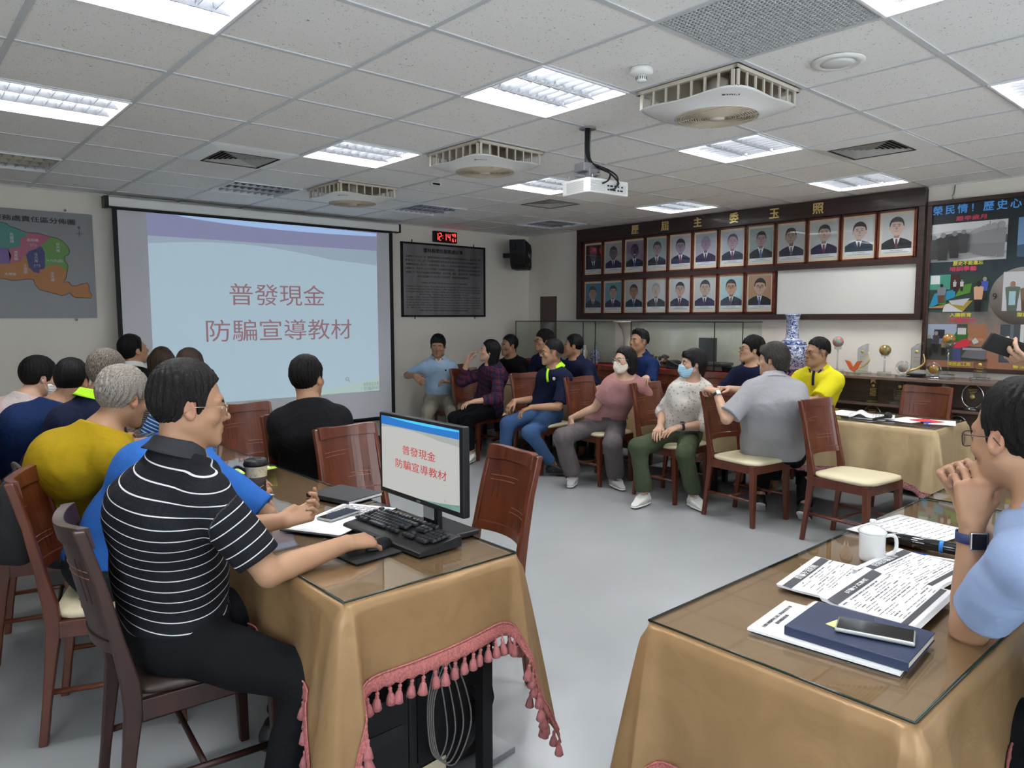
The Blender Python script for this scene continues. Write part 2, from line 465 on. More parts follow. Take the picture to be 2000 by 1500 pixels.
def mworld(head_M, hc, s, origin):
    A = Matrix(((head_M[0][0], head_M[1][0], head_M[2][0]), (head_M[0][1], head_M[1][1], head_M[2][1]), (head_M[0][2], head_M[1][2], head_M[2][2]))).to_4x4()
    return Matrix.Translation(Vector(hc - origin)) @ A @ Matrix.Scale(s, 4)

def add_glasses(Mw, root, m, round_=False, w=.027, h=.018, lens=True, r=.0011):
    g = MB(); ym = .1035
    loops = []
    for sx in (-1, 1):
        pts = []
        for i in range(24):
            a = 2 * PI * i / 24; p = 2.0 if round_ else 3.4
            cx, cy = math.cos(a), math.sin(a)
            x = w * math.copysign(abs(cx) ** (2 / p), cx); z = h * math.copysign(abs(cy) ** (2 / p), cy)
            X = sx * .034 + x
            pts.append(Vector((X, ym - .35 * max(0, abs(X) - .03) ** 1 * 1.0, z - .006)))
        loops.append(pts)
        g.tube([Mw @ p for p in pts], r * 1.2, 6, closed=True)
        xe = sx * (.034 + w)
        g.tube([Mw @ Vector(p) for p in ((xe, ym - .010, .004), (sx * .071, ym - .022, .005), (sx * .079, .02, .004), (sx * .081, -.006, .003), (sx * .081, -.022, -.014))], r * 1.1, 6)
    g.tube([Mw @ Vector((x, ym + .001, -.002 + .003 * (1 - abs(x) / .008))) for x in (-.008, -.004, 0, .004, .008)], r * 1.1, 6)
    o = g.build('glasses', m, root)
    if lens:
        for pts in loops:
            l = MB(); n = len(pts); c = sum(pts, Vector()) / n
            vs = [Mw @ (p + Vector((0, .0004, 0))) for p in pts] + [Mw @ (c + Vector((0, .002, 0)))]
            l.add(vs, [(i, (i + 1) % n, n) for i in range(n)], 0, True)
            l.build('lens', MATS['lens'], o, solid=.0006)
    return o

def add_mask(head_M, hc, s, root, origin, m):
    def fn(Q):
        X = Q.copy(); X[:, 0] = np.abs(X[:, 0])
        d = ell(Q, (0, .024, -.03), (.066, .074, .094))
        d = smin(d, cone(X, (.046, .0, -.05), (.012, .074, -.1), .028, .026), .03)
        d = smin(d, cone(Q, (0, .100, -.022), (0, .106, -.065), .018, .020), .03)
        d = d + .0012 * np.sin(Q[:, 2] * 420)
        top = Q[:, 2] + .012 + np.abs(Q[:, 0]) * .35
        return smax(smax(smax(d, top, .004), -(Q[:, 2] + .118), .004), -(Q[:, 1] - .022 + .2 * (Q[:, 2] + .06)), .004)
    vs, qs = surface(fn, (-.09, -.01, -.15), (.09, .14, .02), .004)
    o = np_mesh('face_mask', (vs * s) @ head_M + hc - origin, qs, m, root)
    Mw = mworld(head_M, hc, s, origin); g = MB()
    for sx in (-1, 1):
        for z in (-.03, -.09):
            g.tube([Mw @ Vector(p) for p in ((sx * .062, .034, z), (sx * .076, .01, z * .6 - .01), (sx * .083, -.016, -.008))], .0012, 5)
    g.build('ear_loop', m, o)
    return o

def cloth_fold(P, A, seed):
    x, y, z = P[:, 0], P[:, 1], P[:, 2]
    a = np.sin(11 * x + 9 * z + 2.2 * np.sin(7 * y + 5 * z + seed) + seed)
    b = np.sin(19 * z - 8 * y + 2.5 * np.sin(9 * x + seed * 1.7))
    c = np.sin(31 * y + 17 * z + 2 * np.sin(13 * z + 9 * x + seed))
    return A * (.55 * a + .5 * b * np.abs(b) + .25 * c)

def add_collar(nb, axis, fwd, rn, root, m, origin, gap=.45, h=.034, drop=.032, flare=.036, name='collar'):
    r = np.cross(fwd, axis); r = unit(r); fw = unit(np.cross(axis, r))
    prof = [(.008, -.03), (.004, h * .6), (.006, h), (.012, h * .98), (flare * .55, h * .45), (flare, -drop * .2)]
    g = MB()
    def fn(u, v):
        th = gap * .5 + u * (2 * PI - gap)
        k = v * (len(prof) - 1); i = min(int(k), len(prof) - 2); t = k - i
        rr = prof[i][0] * (1 - t) + prof[i + 1][0] * t; hh = prof[i][1] * (1 - t) + prof[i + 1][1] * t
        fr = max(0, math.cos(th))
        out = rn + rr * (1 + .35 * fr * (v > .6))
        hh -= fr * (.022 + drop * .7 * max(0, v - .5) * 2)
        hh -= abs(math.sin(th)) * .006 * (v > .5)
        p = V3(*nb) + r * math.sin(th) * out * 1.06 + fw * math.cos(th) * out + axis * hh
        return Vector(p - origin)
    g.grid(fn, 40, 11)
    return g.build(name, m, root, solid=.003)

def person(label, hip, yaw, head, hyaw, hpitch=0, hroll=0, cyaw=None, s=1.0, wide=.92, fat=0, hunch=.03, bust=0, belly=0,
           arms=None, legs=None, skin='skin', vox=.006, top=None, sleeve=.75, hem=.05, long_sleeve=False, pants=None, cuff=.9, collar=None,
           hair=None, glasses=None, mask=None, shoes=None, watch=None, fold=.0045, seed=1, loose=-.002, top_vox=None, neck_low=0, beard=0, pants_wide=0, gaze=0, fwd=.035, drop=.195, extra=None, placket=None, group='people at the meeting', cat='person', seat=True):
    hip = V3(*hip); hc = V3(*head); origin = V3(hip[0], hip[1], 0)
    if cyaw is None: cyaw = yaw
    HM = frame(hyaw, hpitch, hroll); cf = az(cyaw); cr = V3(cf[1], -cf[0], 0); pf = az(yaw); pr = V3(pf[1], -pf[0], 0)
    C = hc + V3(0, 0, -drop * s) - cf * fwd * s
    up = unit(C - hip)
    nb = C + V3(0, 0, .055 * s) - cf * .002
    back = unit(np.cross(np.cross(up, cf), up))       # forward, orthogonal to spine
    low = hip + V3(0, 0, .05 * s)
    W_ = hip + (C - hip) * .42 - back * hunch * .6; Q_ = hip + (C - hip) * .80 - back * hunch
    sw = .150 * s * wide
    SR, SL = C + cr * sw - V3(0, 0, .040 * s), C - cr * sw - V3(0, 0, .040 * s)
    f = fat
    def torso(P, o):
        X = squash(P, Q_, cr, 1.0 + .30 * min(1, wide))
        d = cone(X, low, W_, (.112 + f) * s + o, (.100 + f) * s + o)
        d = smin(d, cone(X, W_, Q_, (.100 + f) * s + o, (.112 + f * .6) * s + o), .08)
        d = smin(d, cone(X, Q_, C - V3(0, 0, .01), (.112 + f * .6) * s + o, .068 * s + o), .07)
        d = smin(d, cone(P, SL, SR, .054 * s + o, .054 * s + o), .075)
        d = smin(d, cone(P, C + V3(0, 0, .0), nb, .068 * s + o, .052 * s + o), .08)
        d = smin(d, cone(P, hip - pr * .075 * s, hip + pr * .075 * s, (.105 + f * .7) * s + o, (.105 + f * .7) * s + o), .08)
        if bust:
            for sg in (-1, 1):
                d = smin(d, sphere(P, Q_ + back * .085 * s + cr * sg * .07 * s - up * .03, bust + o), .06)
        if belly: d = smin(d, ell(P, W_ + back * .06 - up * .02, (belly + .03 + o, belly + o + .02, belly + .02 + o)), .08)
        return d
    # arms
    A = []
    for sg, S_ in ((1, SR), (-1, SL)):
        sp = (arms or {}).get('R' if sg > 0 else 'L')
        if sp is None: sp = dict(w=C + cr * sg * .26 + pf * .15 - V3(0, 0, .42))
        hint = V3(*sp.get('hint', tuple(cr * sg * .5 - cf * .5 - V3(0, 0, .8))))
        E_, Wr = ik(S_, sp['w'], .285 * s, .255 * s, hint)
        hd = unit(V3(*sp.get('dir', tuple(Wr - E_)))); bk = V3(*sp.get('back', (0, 0, 1)))
        bk = unit(bk - hd * (bk @ hd)); tx = np.cross(hd, bk)
        # x towards the thumb: thumb on the inner side for a hand with palm down
        lat = tx * (1 if sg < 0 else -1)
        A.append((sg, S_, E_, Wr, np.array([lat, hd, bk]), sp))
    legs = legs or {}
    LG = []
    for sg in (1, -1):
        sp = legs.get('R' if sg > 0 else 'L', {})
        J = hip + pr * sg * .088 * s
        an = V3(*sp.get('a', tuple(V3(hip[0], hip[1], .085) + pf * .40 * s + pr * sg * .12)))
        K, an = ik(J, an, .43 * s, .41 * s, V3(*sp.get('hint', tuple(pf * 1 + V3(0, 0, .6)))))
        fy = az(sp.get('fyaw', yaw)); LG.append((sg, J, K, an, fy, sp.get('toe', 0)))
    vis_leg = legs.get('show', True)
    def limbs(P, d):
        for sg, S_, E_, Wr, HMx, sp in A:
            d = smin(d, cone(P, S_, E_, .045 * s * (1 + f * 3), .039 * s), .03)
            m_ = E_ * .72 + Wr * .28
            d = smin(d, np.minimum(cone(P, E_, m_, .037 * s, .039 * s), cone(P, m_, Wr, .039 * s, .0255 * s)), .015)
            near = np.einsum('ij,ij->i', P - Wr.astype(f32), P - Wr.astype(f32)) < .26 ** 2
            if near.any():
                Q = ((P[near] - Wr.astype(f32)) @ HMx.T.astype(f32)) / s
                hd_ = hand_sdf(Q.astype(f32), sp.get('curl', 18), sp.get('spread', .05), sp.get('thumb', (.6, .3))) * s
                d[near] = smin(d[near], hd_, .012)
        for sg, J, K, an, fy, toe in (LG if vis_leg else []):
            d = smin(d, cone(P, J, K, .082 * s, .055 * s), .04)
            m_ = K * .65 + an * .35 - pf * .012
            d = smin(d, np.minimum(cone(P, K, m_, .052 * s, .052 * s), cone(P, m_, an, .052 * s, .033 * s)), .02)
            d = smin(d, cone(P, an - V3(0, 0, .035), an + fy * .11 * s - V3(0, 0, .055), .026 * s, .018 * s), .03)
        return d
    neckTop = hc + HM[1] * -.022 * s - HM[2] * .055 * s
    def body(P):
        d = torso(P, 0)
        d = smin(d, cone(P, nb - V3(0, 0, .02), neckTop, .056 * s, .054 * s), .03)
        d = limbs(P, d)
        near = np.einsum('ij,ij->i', P - hc.astype(f32), P - hc.astype(f32)) < (.26 * s) ** 2
        if near.any():
            Q = ((P[near] - hc.astype(f32)) @ HM.T.astype(f32)) / s
            d[near] = smin(d[near], head_sdf(Q.astype(f32)) * s, .022)
        return d
    pts = [hc, C, SL, SR, hip] + [x for a in A for x in (a[2], a[3] + a[4][1] * .1)] + ([x for l in LG for x in (l[2], l[3] + l[4] * .1 - V3(0, 0, .03))] if vis_leg else [])
    lo = np.min(pts, 0) - .19; hi = np.max(pts, 0) + .19; hi[2] = hc[2] + .16 * s
    vs, qs = surface(body, lo, hi, vox)
    # colours of the skin
    Q = ((vs - hc) @ HM.T) / s
    tint = np.ones((len(vs), 4))
    ax_ = np.abs(Q[:, 0])
    lips = np.clip(1.6 - np.sqrt((Q[:, 0] / .021) ** 2 + ((Q[:, 2] + .067) / .011) ** 2) * 1.6, 0, 1) * (Q[:, 1] > .07)
    tint[:, :3] *= 1 - lips[:, None] * np.array([.12, .38, .34])
    redden = np.exp(-(((ax_ - .045) / .02) ** 2 + ((Q[:, 2] + .03) / .025) ** 2)) * (Q[:, 1] > .03) + np.exp(-((Q[:, 0] / .02) ** 2 + ((Q[:, 2] + .03) / .015) ** 2)) * (Q[:, 1] > .09) + 1.2 * (ax_ > .074) * (np.abs(Q[:, 2]) < .05)
    tint[:, :3] *= 1 - np.clip(redden, 0, 1)[:, None] * np.array([.02, .12, .10])
    if hair and hair.get('style') == 'fade':
        sc_ = np.clip((np.interp(Q[:, 1], HAIRF['short'][0], HAIRF['short'][1]) - Q[:, 2]) / -.02, 0, 1) * (Q[:, 1] < .05) * (np.abs(Q[:, 0]) < .0775 + .2 * (Q[:, 2] > .02)) * (Q[:, 2] < .09)
        tint[:, :3] *= 1 - sc_[:, None] * np.array([.62, .56, .48])
    if beard:
        bd = beard * np.clip((-.042 - Q[:, 2]) / .02, 0, 1) * np.clip((Q[:, 1] - .01) / .03, 0, 1) * (Q[:, 2] > -.13)
        tint[:, :3] *= 1 - bd[:, None] * np.array([.3, .26, .2])
    for a in A:                                        # finger nails and knuckles
        H = ((vs - a[3]) @ a[4].T) / s
        kn = np.exp(-((H[:, 1] - .088) / .009) ** 2) * (H[:, 2] > .003) * (np.abs(H[:, 0]) < .045)
        tint[:, :3] *= 1 - kn[:, None] * np.array([.05, .13, .12])
    fc = Q[qs].mean(1); mi = np.zeros(len(qs), int); X = fc.copy(); X[:, 0] = np.abs(X[:, 0])
    dd = np.linalg.norm(X - np.array([.031, .0755, 0]), axis=1)
    eyeo = (np.abs(dd - .0128) < .0016) & (X[:, 1] > .078) & (fc[:, 2] < .0042) & (fc[:, 2] > -.0050) & (np.abs(X[:, 0] - .031) < .0128)
    mi[eyeo] = 1
    root = np_mesh('person', vs - origin, qs, [MATS[skin], MATS['eye']], mi=mi, cols={'tint': tint}, attrs={'ex': (ax_ - .031) - gaze * np.sign(Q[:, 0]), 'ez': Q[:, 2]})
    root.location = tuple(origin); tag(root, label, cat, group)
    # ---- shirt
    tv = top_vox or vox * 1.25
    if top is not None:
        hemz = hip[2] + hem
        def shirt(P, o=.013 + loose):
            d = torso(P, o)
            wgt = np.clip((C[2] + .02 - P[:, 2]) / .1, .15, 1)
            d = d + cloth_fold(P, fold, seed) * wgt
            neckc = nb + V3(0, 0, .018 - neck_low)
            d = smax(d, np.maximum((P - neckc.astype(f32)) @ unit(V3(0, 0, 1) + cf * .45).astype(f32), -.2), .006)
            for sg, S_, E_, Wr, HMx, sp in A:
                fl = .008 if long_sleeve else .012
                e = cone(P, S_, E_, .053 * s * (1 + f * 3) + o, .042 * s + o + fl)
                if long_sleeve:
                    e = smin(e, cone(P, E_, E_ + (Wr - E_) * sleeve, .043 * s + o, .032 * s + o), .03)
                    end = E_ + (Wr - E_) * sleeve; dr = unit(Wr - E_)
                    e = np.where(((P - E_) @ dr) > 0, np.maximum(e, (P - end) @ dr), e)
                else:
                    end = S_ + (E_ - S_) * sleeve; dr = unit(E_ - S_)
                    e = smax(e, ((P - end.astype(f32)) @ dr.astype(f32)), .006)
                e = e + cloth_fold(P * 1.4, fold * .8, seed + 3)
                d = smin(d, e, .022)
            d = smax(d, hemz - P[:, 2] if isinstance(hemz, float) else hemz - P[:, 2], .012)
            return d.astype(f32)
        sv, sq = surface(shirt, lo - .03, hi + .03, tv)
        along = (sv - low) @ V3(0, 0, 1)
        # stripes follow the body, and the upper arm on the sleeves
        dT = torso(sv.astype(f32), .013)
        lat = (sv - C) @ cr; ang = np.arctan2((sv - C) @ cr, (sv - C) @ cf) * .16
        bend = (sv - low) @ up; axial = bend + .04 * np.cos(ang * 6)*0
        isarm = np.zeros(len(sv)); axial = bend.copy(); wrap = ang.copy()
        for sg, S_, E_, Wr, HMx, sp in A:
            dr = unit(E_ - S_); e = cone(sv.astype(f32), S_ + dr * .02, E_, .056 * s, .045 * s)
            isA = (e < dT - .002) & (((sv - S_) @ dr) > .03)
            axial[isA] = .0 - ((sv[isA] - S_) @ dr)
            if long_sleeve:
                d2 = unit(Wr - E_); e2 = cone(sv.astype(f32), E_, Wr, .043, .03); i2 = isA & (e2 < e)
                axial[i2] = -.28 - ((sv[i2] - E_) @ d2)
            isarm[isA] = 1
        root_s = np_mesh('shirt', sv - origin, sq, MATS[top], root, attrs={'axial': axial, 'wrap': wrap, 'lat': lat, 'sleeve': isarm})
    if collar:
        add_collar(nb + V3(0, 0, .012), unit(V3(0, 0, 1) + cf * .30 + unit(hip - C) * 0), cf, .060 * s, root, MATS[collar], origin, gap=.5)
    if placket:
        g = MB(); p0 = nb + cf * .075 * s - V3(0, 0, .012); 
        pts_ = []
        for i in range(5):
            q = p0 - V3(0, 0, .03 * i) + cf * .2
            # march to the shirt surface
            t = np.linspace(0, .3, 90); PP = (q[None] - cf[None] * t[:, None]).astype(f32); dd_ = torso(PP, .013 + loose)
            j = int(np.argmax(dd_ < 0)); pts_.append(Vector(PP[j] + cf * .004 - origin))
        g.tube(pts_, .012, 6); g.build('placket', MATS[placket], root)
    if pants is not None and vis_leg:
        def trs(P):
            o = .010; d = smax(torso(P, o), (P[:, 2] - (hip[2] + .12 * s)).astype(f32), .01)
            for sg, J, K, an, fy, toe in LG:
                end = K + (an - K) * cuff
                d = smin(d, cone(P, J, K, .086 * s + o, .060 * s + o + pants_wide * .5), .03)
                l = cone(P, K, end, .058 * s + o + pants_wide * .6, .044 * s + o + pants_wide)
                dr = unit(an - K); l = np.where(((P - K) @ dr) > 0, smax(l, ((P - end) @ dr).astype(f32), .004), l)
                d = smin(d, l.astype(f32), .03)
            d = d + cloth_fold(P, fold * 1.1, seed + 8)
            return smax(d, (P[:, 2] - (hip[2] + .10 * s)).astype(f32), .01).astype(f32)
        pp = [hip] + [x for l in LG for x in (l[2], l[3])]
        pv, pq = surface(trs, np.min(pp, 0) - .17, np.max(pp, 0) + .17, vox * 1.3)
        np_mesh('trousers', pv - origin, pq, MATS[pants], root, attrs={'axial': pv[:, 2], 'lat': pv[:, 0]})
    if shoes and vis_leg:
        for sg, J, K, an, fy, toe in LG:
            rt = V3(fy[1], -fy[0], 0); pt = toe
            fdir = unit(fy * math.cos(R(pt)) - V3(0, 0, math.sin(R(pt)))); ud = np.cross(rt, fdir)
            FM = np.array([rt, fdir, ud]); c0 = an - ud * .085 * s
            def sh(P):
                Q = P
                d = cone(Q, (0, -.035, .045), (0, .05, .064), .042, .043)
                d = smin(d, cone(Q, (0, .05, .052), (0, .155, .036), .043, .033), .04)
                d = smin(d, cone(Q, (0, -.015, .06), (0, -.02, .1), .038, .037), .02)
                d = smax(d, Q[:, 2] - .108 + np.abs(Q[:, 1] + .02) * .4, .004)
                return smax(d, .018 - Q[:, 2], .004).astype(f32)
            v1, q1 = surface(sh, (-.07, -.1, 0), (.07, .21, .13), .005)
            so = np_mesh('shoe', (v1 * s) @ FM + c0 - origin, q1, MATS[shoes[0]], root)
            def sole(P):
                d = cone(squash(P, (0, 0, .014), (0, 0, 1), .30), (0, -.035, .014), (0, .05, .014), .042, .043)
                d = smin(d, cone(squash(P, (0, 0, .014), (0, 0, 1), .30), (0, .05, .014), (0, .155, .014), .043, .036), .02)
                return np.maximum(smax(d, P[:, 2] - .027, .003), .001 - P[:, 2]).astype(f32)
            v2, q2 = surface(sole, (-.07, -.1, -.01), (.07, .21, .05), .005)
            np_mesh('sole', (v2 * s) @ FM + c0 - origin, q2, MATS[shoes[1]], so)
            if len(shoes) > 2:
                Mw = mworld(FM, c0, s, origin); g = MB()
                for i in range(4):
                    y = .05 + i * .017; z = .112 - i * .0085
                    g.tube([Mw @ Vector((x, y + .003 * math.sin(x * 90), z - abs(x) * .28)) for x in (-.024, -.012, 0, .012, .024)], .0022, 5)
                g.build('lace', MATS[shoes[2]], so)
                if len(shoes) > 3:
                    g = MB()
                    for sx in (-1, 1):
                        for k in (0, .016, .032):
                            g.tube([Mw @ Vector((sx * (.043 - .0001 * i), .01 + k + i * .009, .035 + i * .008)) for i in range(4)], .0025, 5)
                    g.build('side_stripe', MATS[shoes[3]], so)
    if hair:
        hk = dict(hair); hk['m'] = MATS[hk.pop('mat')]
        add_hair(HM, hc, s, root, origin, seed=seed, vox=hk.pop('vox', max(.003, vox * .75)), **hk)
    Mw = mworld(HM, hc, s, origin)
    if glasses: add_glasses(Mw, root, MATS[glasses[0]], *glasses[1:])
    if mask: add_mask(HM, hc, s, root, origin, MATS[mask])
    if watch:
        for a in A:
            if a[5].get('watch'):
                Wm = mworld(a[4], a[3] + unit(a[2] - a[3]) * .03 * s, s, origin)
                dr = unit(a[3] - a[2]); bk = unit(a[4][2] - dr * (a[4][2] @ dr)); FM = np.array([np.cross(dr, bk), dr, bk])
                Wm = mworld(FM, a[3] + unit(a[2] - a[3]) * .035 * s, s, origin)
                g = MB(); rr = .0315
                g.grid(lambda u, v: Wm @ Vector((rr * 1.02 * math.cos(2 * PI * u), (v - .5) * .022, rr * 1.02 * math.sin(2 * PI * u))), 28, 3, closed_u=True)
                w = g.build('watch', MATS[watch[0]], root, solid=.003)
                g = MB(); g.box((0, 0, 0), (.036, .042, .011), bev=.004)
                o = g.build('watch_case', MATS[watch[1]], w); o.matrix_local = Wm @ Matrix.Translation((0, 0, rr + .005))
                g = MB(); g.box((0, 0, 0), (.030, .036, .002), bev=.0008)
                o = g.build('watch_face', MATS['screen_black'], w); o.matrix_local = Wm @ Matrix.Translation((0, 0, rr + .0108))
    info = dict(C=C, hc=hc, HM=HM, A=A, LG=LG, nb=nb, cf=cf, cr=cr, origin=origin, Mw=Mw, torso=torso, hip=hip)
    if extra: extra(root, info)
    return root, info

skin_mat('skin', (.365, .210, .128)); skin_mat('skin_light', (.48, .305, .215)); skin_mat('skin_dark', (.30, .17, .105))
def _eye():
    m = mat('eye', (.72, .70, .67), rough=.12); nt, N, L = nodes_of(m); b = N['Principled BSDF']
    a = N.new('ShaderNodeAttribute'); a.attribute_name = 'ex'; c = N.new('ShaderNodeAttribute'); c.attribute_name = 'ez'
    cb = N.new('ShaderNodeCombineXYZ'); L.new(a.outputs['Fac'], cb.inputs[0]); L.new(c.outputs['Fac'], cb.inputs[1])
    ln = N.new('ShaderNodeVectorMath'); ln.operation = 'LENGTH'; L.new(cb.outputs[0], ln.inputs[0])
    mr = N.new('ShaderNodeMapRange'); mr.inputs[1].default_value = .0054; mr.inputs[2].default_value = .0062; L.new(ln.outputs['Value'], mr.inputs[0])
    mx = N.new('ShaderNodeMix'); mx.data_type = 'RGBA'; mx.inputs[6].default_value = (.02, .011, .007, 1); mx.inputs[7].default_value = (.70, .68, .65, 1)
    L.new(mr.outputs[0], mx.inputs[0])
    sc_ = N.new('ShaderNodeVectorMath'); sc_.operation = 'MULTIPLY'; sc_.inputs[1].default_value = (1 / .0118, 1 / .0046, 0); L.new(cb.outputs[0], sc_.inputs[0])
    l2 = N.new('ShaderNodeVectorMath'); l2.operation = 'LENGTH'; L.new(sc_.outputs[0], l2.inputs[0])
    g2 = N.new('ShaderNodeMath'); g2.operation = 'GREATER_THAN'; g2.inputs[1].default_value = 1; L.new(l2.outputs['Value'], g2.inputs[0])
    m3 = N.new('ShaderNodeMix'); m3.data_type = 'RGBA'; m3.inputs[7].default_value = (.31, .18, .11, 1); L.new(g2.outputs[0], m3.inputs[0]); L.new(mx.outputs[2], m3.inputs[6]); L.new(m3.outputs[2], b.inputs['Base Color'])
_eye()
mat('eye_white', (.75, .73, .70), rough=.15); mat('iris', (.035, .018, .01), rough=.08)
mat('lens', (1, 1, 1), rough=0, trans=1, ior=1.05, alpha=.25); mat('screen_black', (.006, .006, .008), rough=.08)
mat('metal_gold', (.55, .42, .25), rough=.25, metal=1); mat('frame_dark', (.03, .02, .02), rough=.3); mat('metal_silver', (.6, .6, .6), rough=.25, metal=1)
hair_mat('hair_black', (.006, .005, .005)); hair_mat('hair_pepper', (.010, .009, .009), (.20, .20, .20), amount=.1); hair_mat('hair_grey', (.12, .10, .085), (.36, .33, .29), .6, .6)
hair_mat('hair_brown', (.035, .021, .014)); hair_mat('hair_mixed', (.045, .037, .03), (.30, .25, .21), .5)
# ---------------------------------------------------------------- the room
H = 2.607; GX = 1.693; GY = 2.383; XW = 6.9; YW = 7.45; X0 = -1.7; Y0 = -2.4
def struct(name, mb, m, **k):
    o = mb.build(name, m, **k); o['kind'] = 'structure'; return o

def tile_mat():
    m = mat('ceiling_tile', (.70, .69, .67), rough=.95, spec=.1)
    nt, N, L = nodes_of(m); b = N['Principled BSDF']
    tc = N.new('ShaderNodeTexCoord')
    n = N.new('ShaderNodeTexNoise'); n.inputs['Scale'].default_value = 55; n.inputs['Detail'].default_value = 3; n.inputs['Distortion'].default_value = 2.2
    L.new(tc.outputs['Object'], n.inputs['Vector'])
    r = N.new('ShaderNodeMapRange'); r.inputs[1].default_value = .655; r.inputs[2].default_value = .69; L.new(n.outputs[0], r.inputs[0])
    n3 = N.new('ShaderNodeTexNoise'); n3.inputs['Scale'].default_value = 1.3; L.new(tc.outputs['Object'], n3.inputs['Vector'])
    m0 = N.new('ShaderNodeMix'); m0.data_type = 'RGBA'; m0.inputs[6].default_value = (.86, .85, .83, 1); m0.inputs[7].default_value = (.92, .91, .89, 1); L.new(n3.outputs[0], m0.inputs[0])
    mx = N.new('ShaderNodeMix'); mx.data_type = 'RGBA'; mx.inputs[7].default_value = (.30, .29, .27, 1)
    L.new(r.outputs[0], mx.inputs[0]); L.new(m0.outputs[2], mx.inputs[6]); L.new(mx.outputs[2], b.inputs['Base Color'])
    return m
def floor_mat():
    m = mat('floor_paint', (.335, .350, .362), rough=.22, spec=.5, vary=.05, vscale=1.2)
    nt, N, L = nodes_of(m); b = N['Principled BSDF']
    tc = N.new('ShaderNodeTexCoord'); n = N.new('ShaderNodeTexNoise'); n.inputs['Scale'].default_value = 3; n.inputs['Detail'].default_value = 8
    L.new(tc.outputs['Object'], n.inputs['Vector'])
    r = N.new('ShaderNodeMapRange'); r.inputs[3].default_value = .16; r.inputs[4].default_value = .34; L.new(n.outputs[0], r.inputs[0]); 
    n2 = N.new('ShaderNodeTexNoise'); n2.inputs['Scale'].default_value = 5; L.new(tc.outputs['Object'], n2.inputs['Vector'])
    bp = N.new('ShaderNodeBump'); bp.inputs['Strength'].default_value = .10; bp.inputs['Distance'].default_value = .006; L.new(n2.outputs[0], bp.inputs['Height']); L.new(bp.outputs[0], b.inputs['Normal'])
    return m
def glass_mat(name, tint=(.93, .97, .95), mult=1.0):
    m = bpy.data.materials.new(name); MATS[name] = m
    nt, N, L = nodes_of(m); N.remove(N['Principled BSDF']); out = N['Material Output']
    t = N.new('ShaderNodeBsdfTransparent'); t.inputs[0].default_value = (*tint, 1)
    g = N.new('ShaderNodeBsdfGlossy'); g.inputs['Roughness'].default_value = .015
    lw = N.new('ShaderNodeLayerWeight'); lw.inputs[0].default_value = .5
    pw = N.new('ShaderNodeMath'); pw.operation = 'POWER'; pw.inputs[1].default_value = 4.5; L.new(lw.outputs['Facing'], pw.inputs[0])
    ml = N.new('ShaderNodeMath'); ml.operation = 'MULTIPLY_ADD'; ml.inputs[1].default_value = .9 * mult; ml.inputs[2].default_value = .045 * mult; ml.use_clamp = True; L.new(pw.outputs[0], ml.inputs[0])
    mx = N.new('ShaderNodeMixShader'); L.new(ml.outputs[0], mx.inputs[0]); L.new(t.outputs[0], mx.inputs[1]); L.new(g.outputs[0], mx.inputs[2]); L.new(mx.outputs[0], out.inputs[0])
    return m
def wood_mat(name, c1, c2, rough=.3, scale=3, stretch=(1, 1, 12), coat=.15):
    if name in MATS: return MATS[name]
    m = mat(name, c1, rough=rough, coat=coat)
    nt, N, L = nodes_of(m); b = N['Principled BSDF']
    tc = N.new('ShaderNodeTexCoord'); mp = N.new('ShaderNodeMapping'); mp.inputs['Scale'].default_value = stretch
    L.new(tc.outputs['Object'], mp.inputs[0])
    n = N.new('ShaderNodeTexNoise'); n.inputs['Scale'].default_value = scale; n.inputs['Detail'].default_value = 6; n.inputs['Distortion'].default_value = .6; L.new(mp.outputs[0], n.inputs['Vector'])
    r = N.new('ShaderNodeMapRange'); r.inputs[1].default_value = .3; r.inputs[2].default_value = .7; L.new(n.outputs[0], r.inputs[0])
    mx = N.new('ShaderNodeMix'); mx.data_type = 'RGBA'; mx.inputs[6].default_value = (*c1, 1); mx.inputs[7].default_value = (*c2, 1)
    L.new(r.outputs[0], mx.inputs[0]); L.new(mx.outputs[2], b.inputs['Base Color'])
    return m
tile_mat(); floor_mat(); glass_mat('glass'); glass_mat('case_glass', (.955, .975, .965), .8); glass_mat('lens_glass', (.96, .96, .96), .7)
MATS['lens'] = MATS['lens_glass']
mat('wall_paint', (.78, .735, .66), rough=.9, spec=.2, bump=.08, bscale=120); mat('trim_white', (.66, .66, .65), rough=.5)
mat('wall_concealed', (.45, .42, .38), rough=.9)
wood_mat('panel_dark', (.022, .012, .010), (.045, .026, .022), rough=.35, scale=6, stretch=(1, .25, 8))
wood_mat('panel_edge', (.03, .014, .010), (.05, .026, .02), rough=.3, scale=6)
wood_mat('mahogany', (.085, .016, .008), (.13, .028, .012), rough=.25, scale=4)
wood_mat('chair_wood', (.070, .014, .006), (.120, .028, .010), rough=.34, scale=5, stretch=(3, 3, .6), coat=.22)
wood_mat('chair_wood_dark', (.020, .007, .005), (.036, .011, .008), rough=.45, scale=5, stretch=(3, 3, .6), coat=.05)
mat('leather_cream', (.66, .59, .40), rough=.42, bump=.15, bscale=150); mat('white_plastic', (.78, .78, .76), rough=.35)
mat('black_plastic', (.008, .008, .009), rough=.42, spec=.3); mat('black_matte', (.008, .008, .008), rough=.7); mat('cream_plastic', (.62, .56, .47), rough=.45)
mat('beige_grille', (.60, .52, .40), rough=.6); mat('dark_hole', (.05, .045, .04), rough=.9); mat('chrome', (.7, .7, .72), rough=.15, metal=1)
mat('steel_grey', (.35, .36, .38), rough=.35, metal=.8); mat('louver', (.85, .86, .88), rough=.3, spec=.6); mat('gold', (.85, .66, .26), rough=.35, metal=.85)

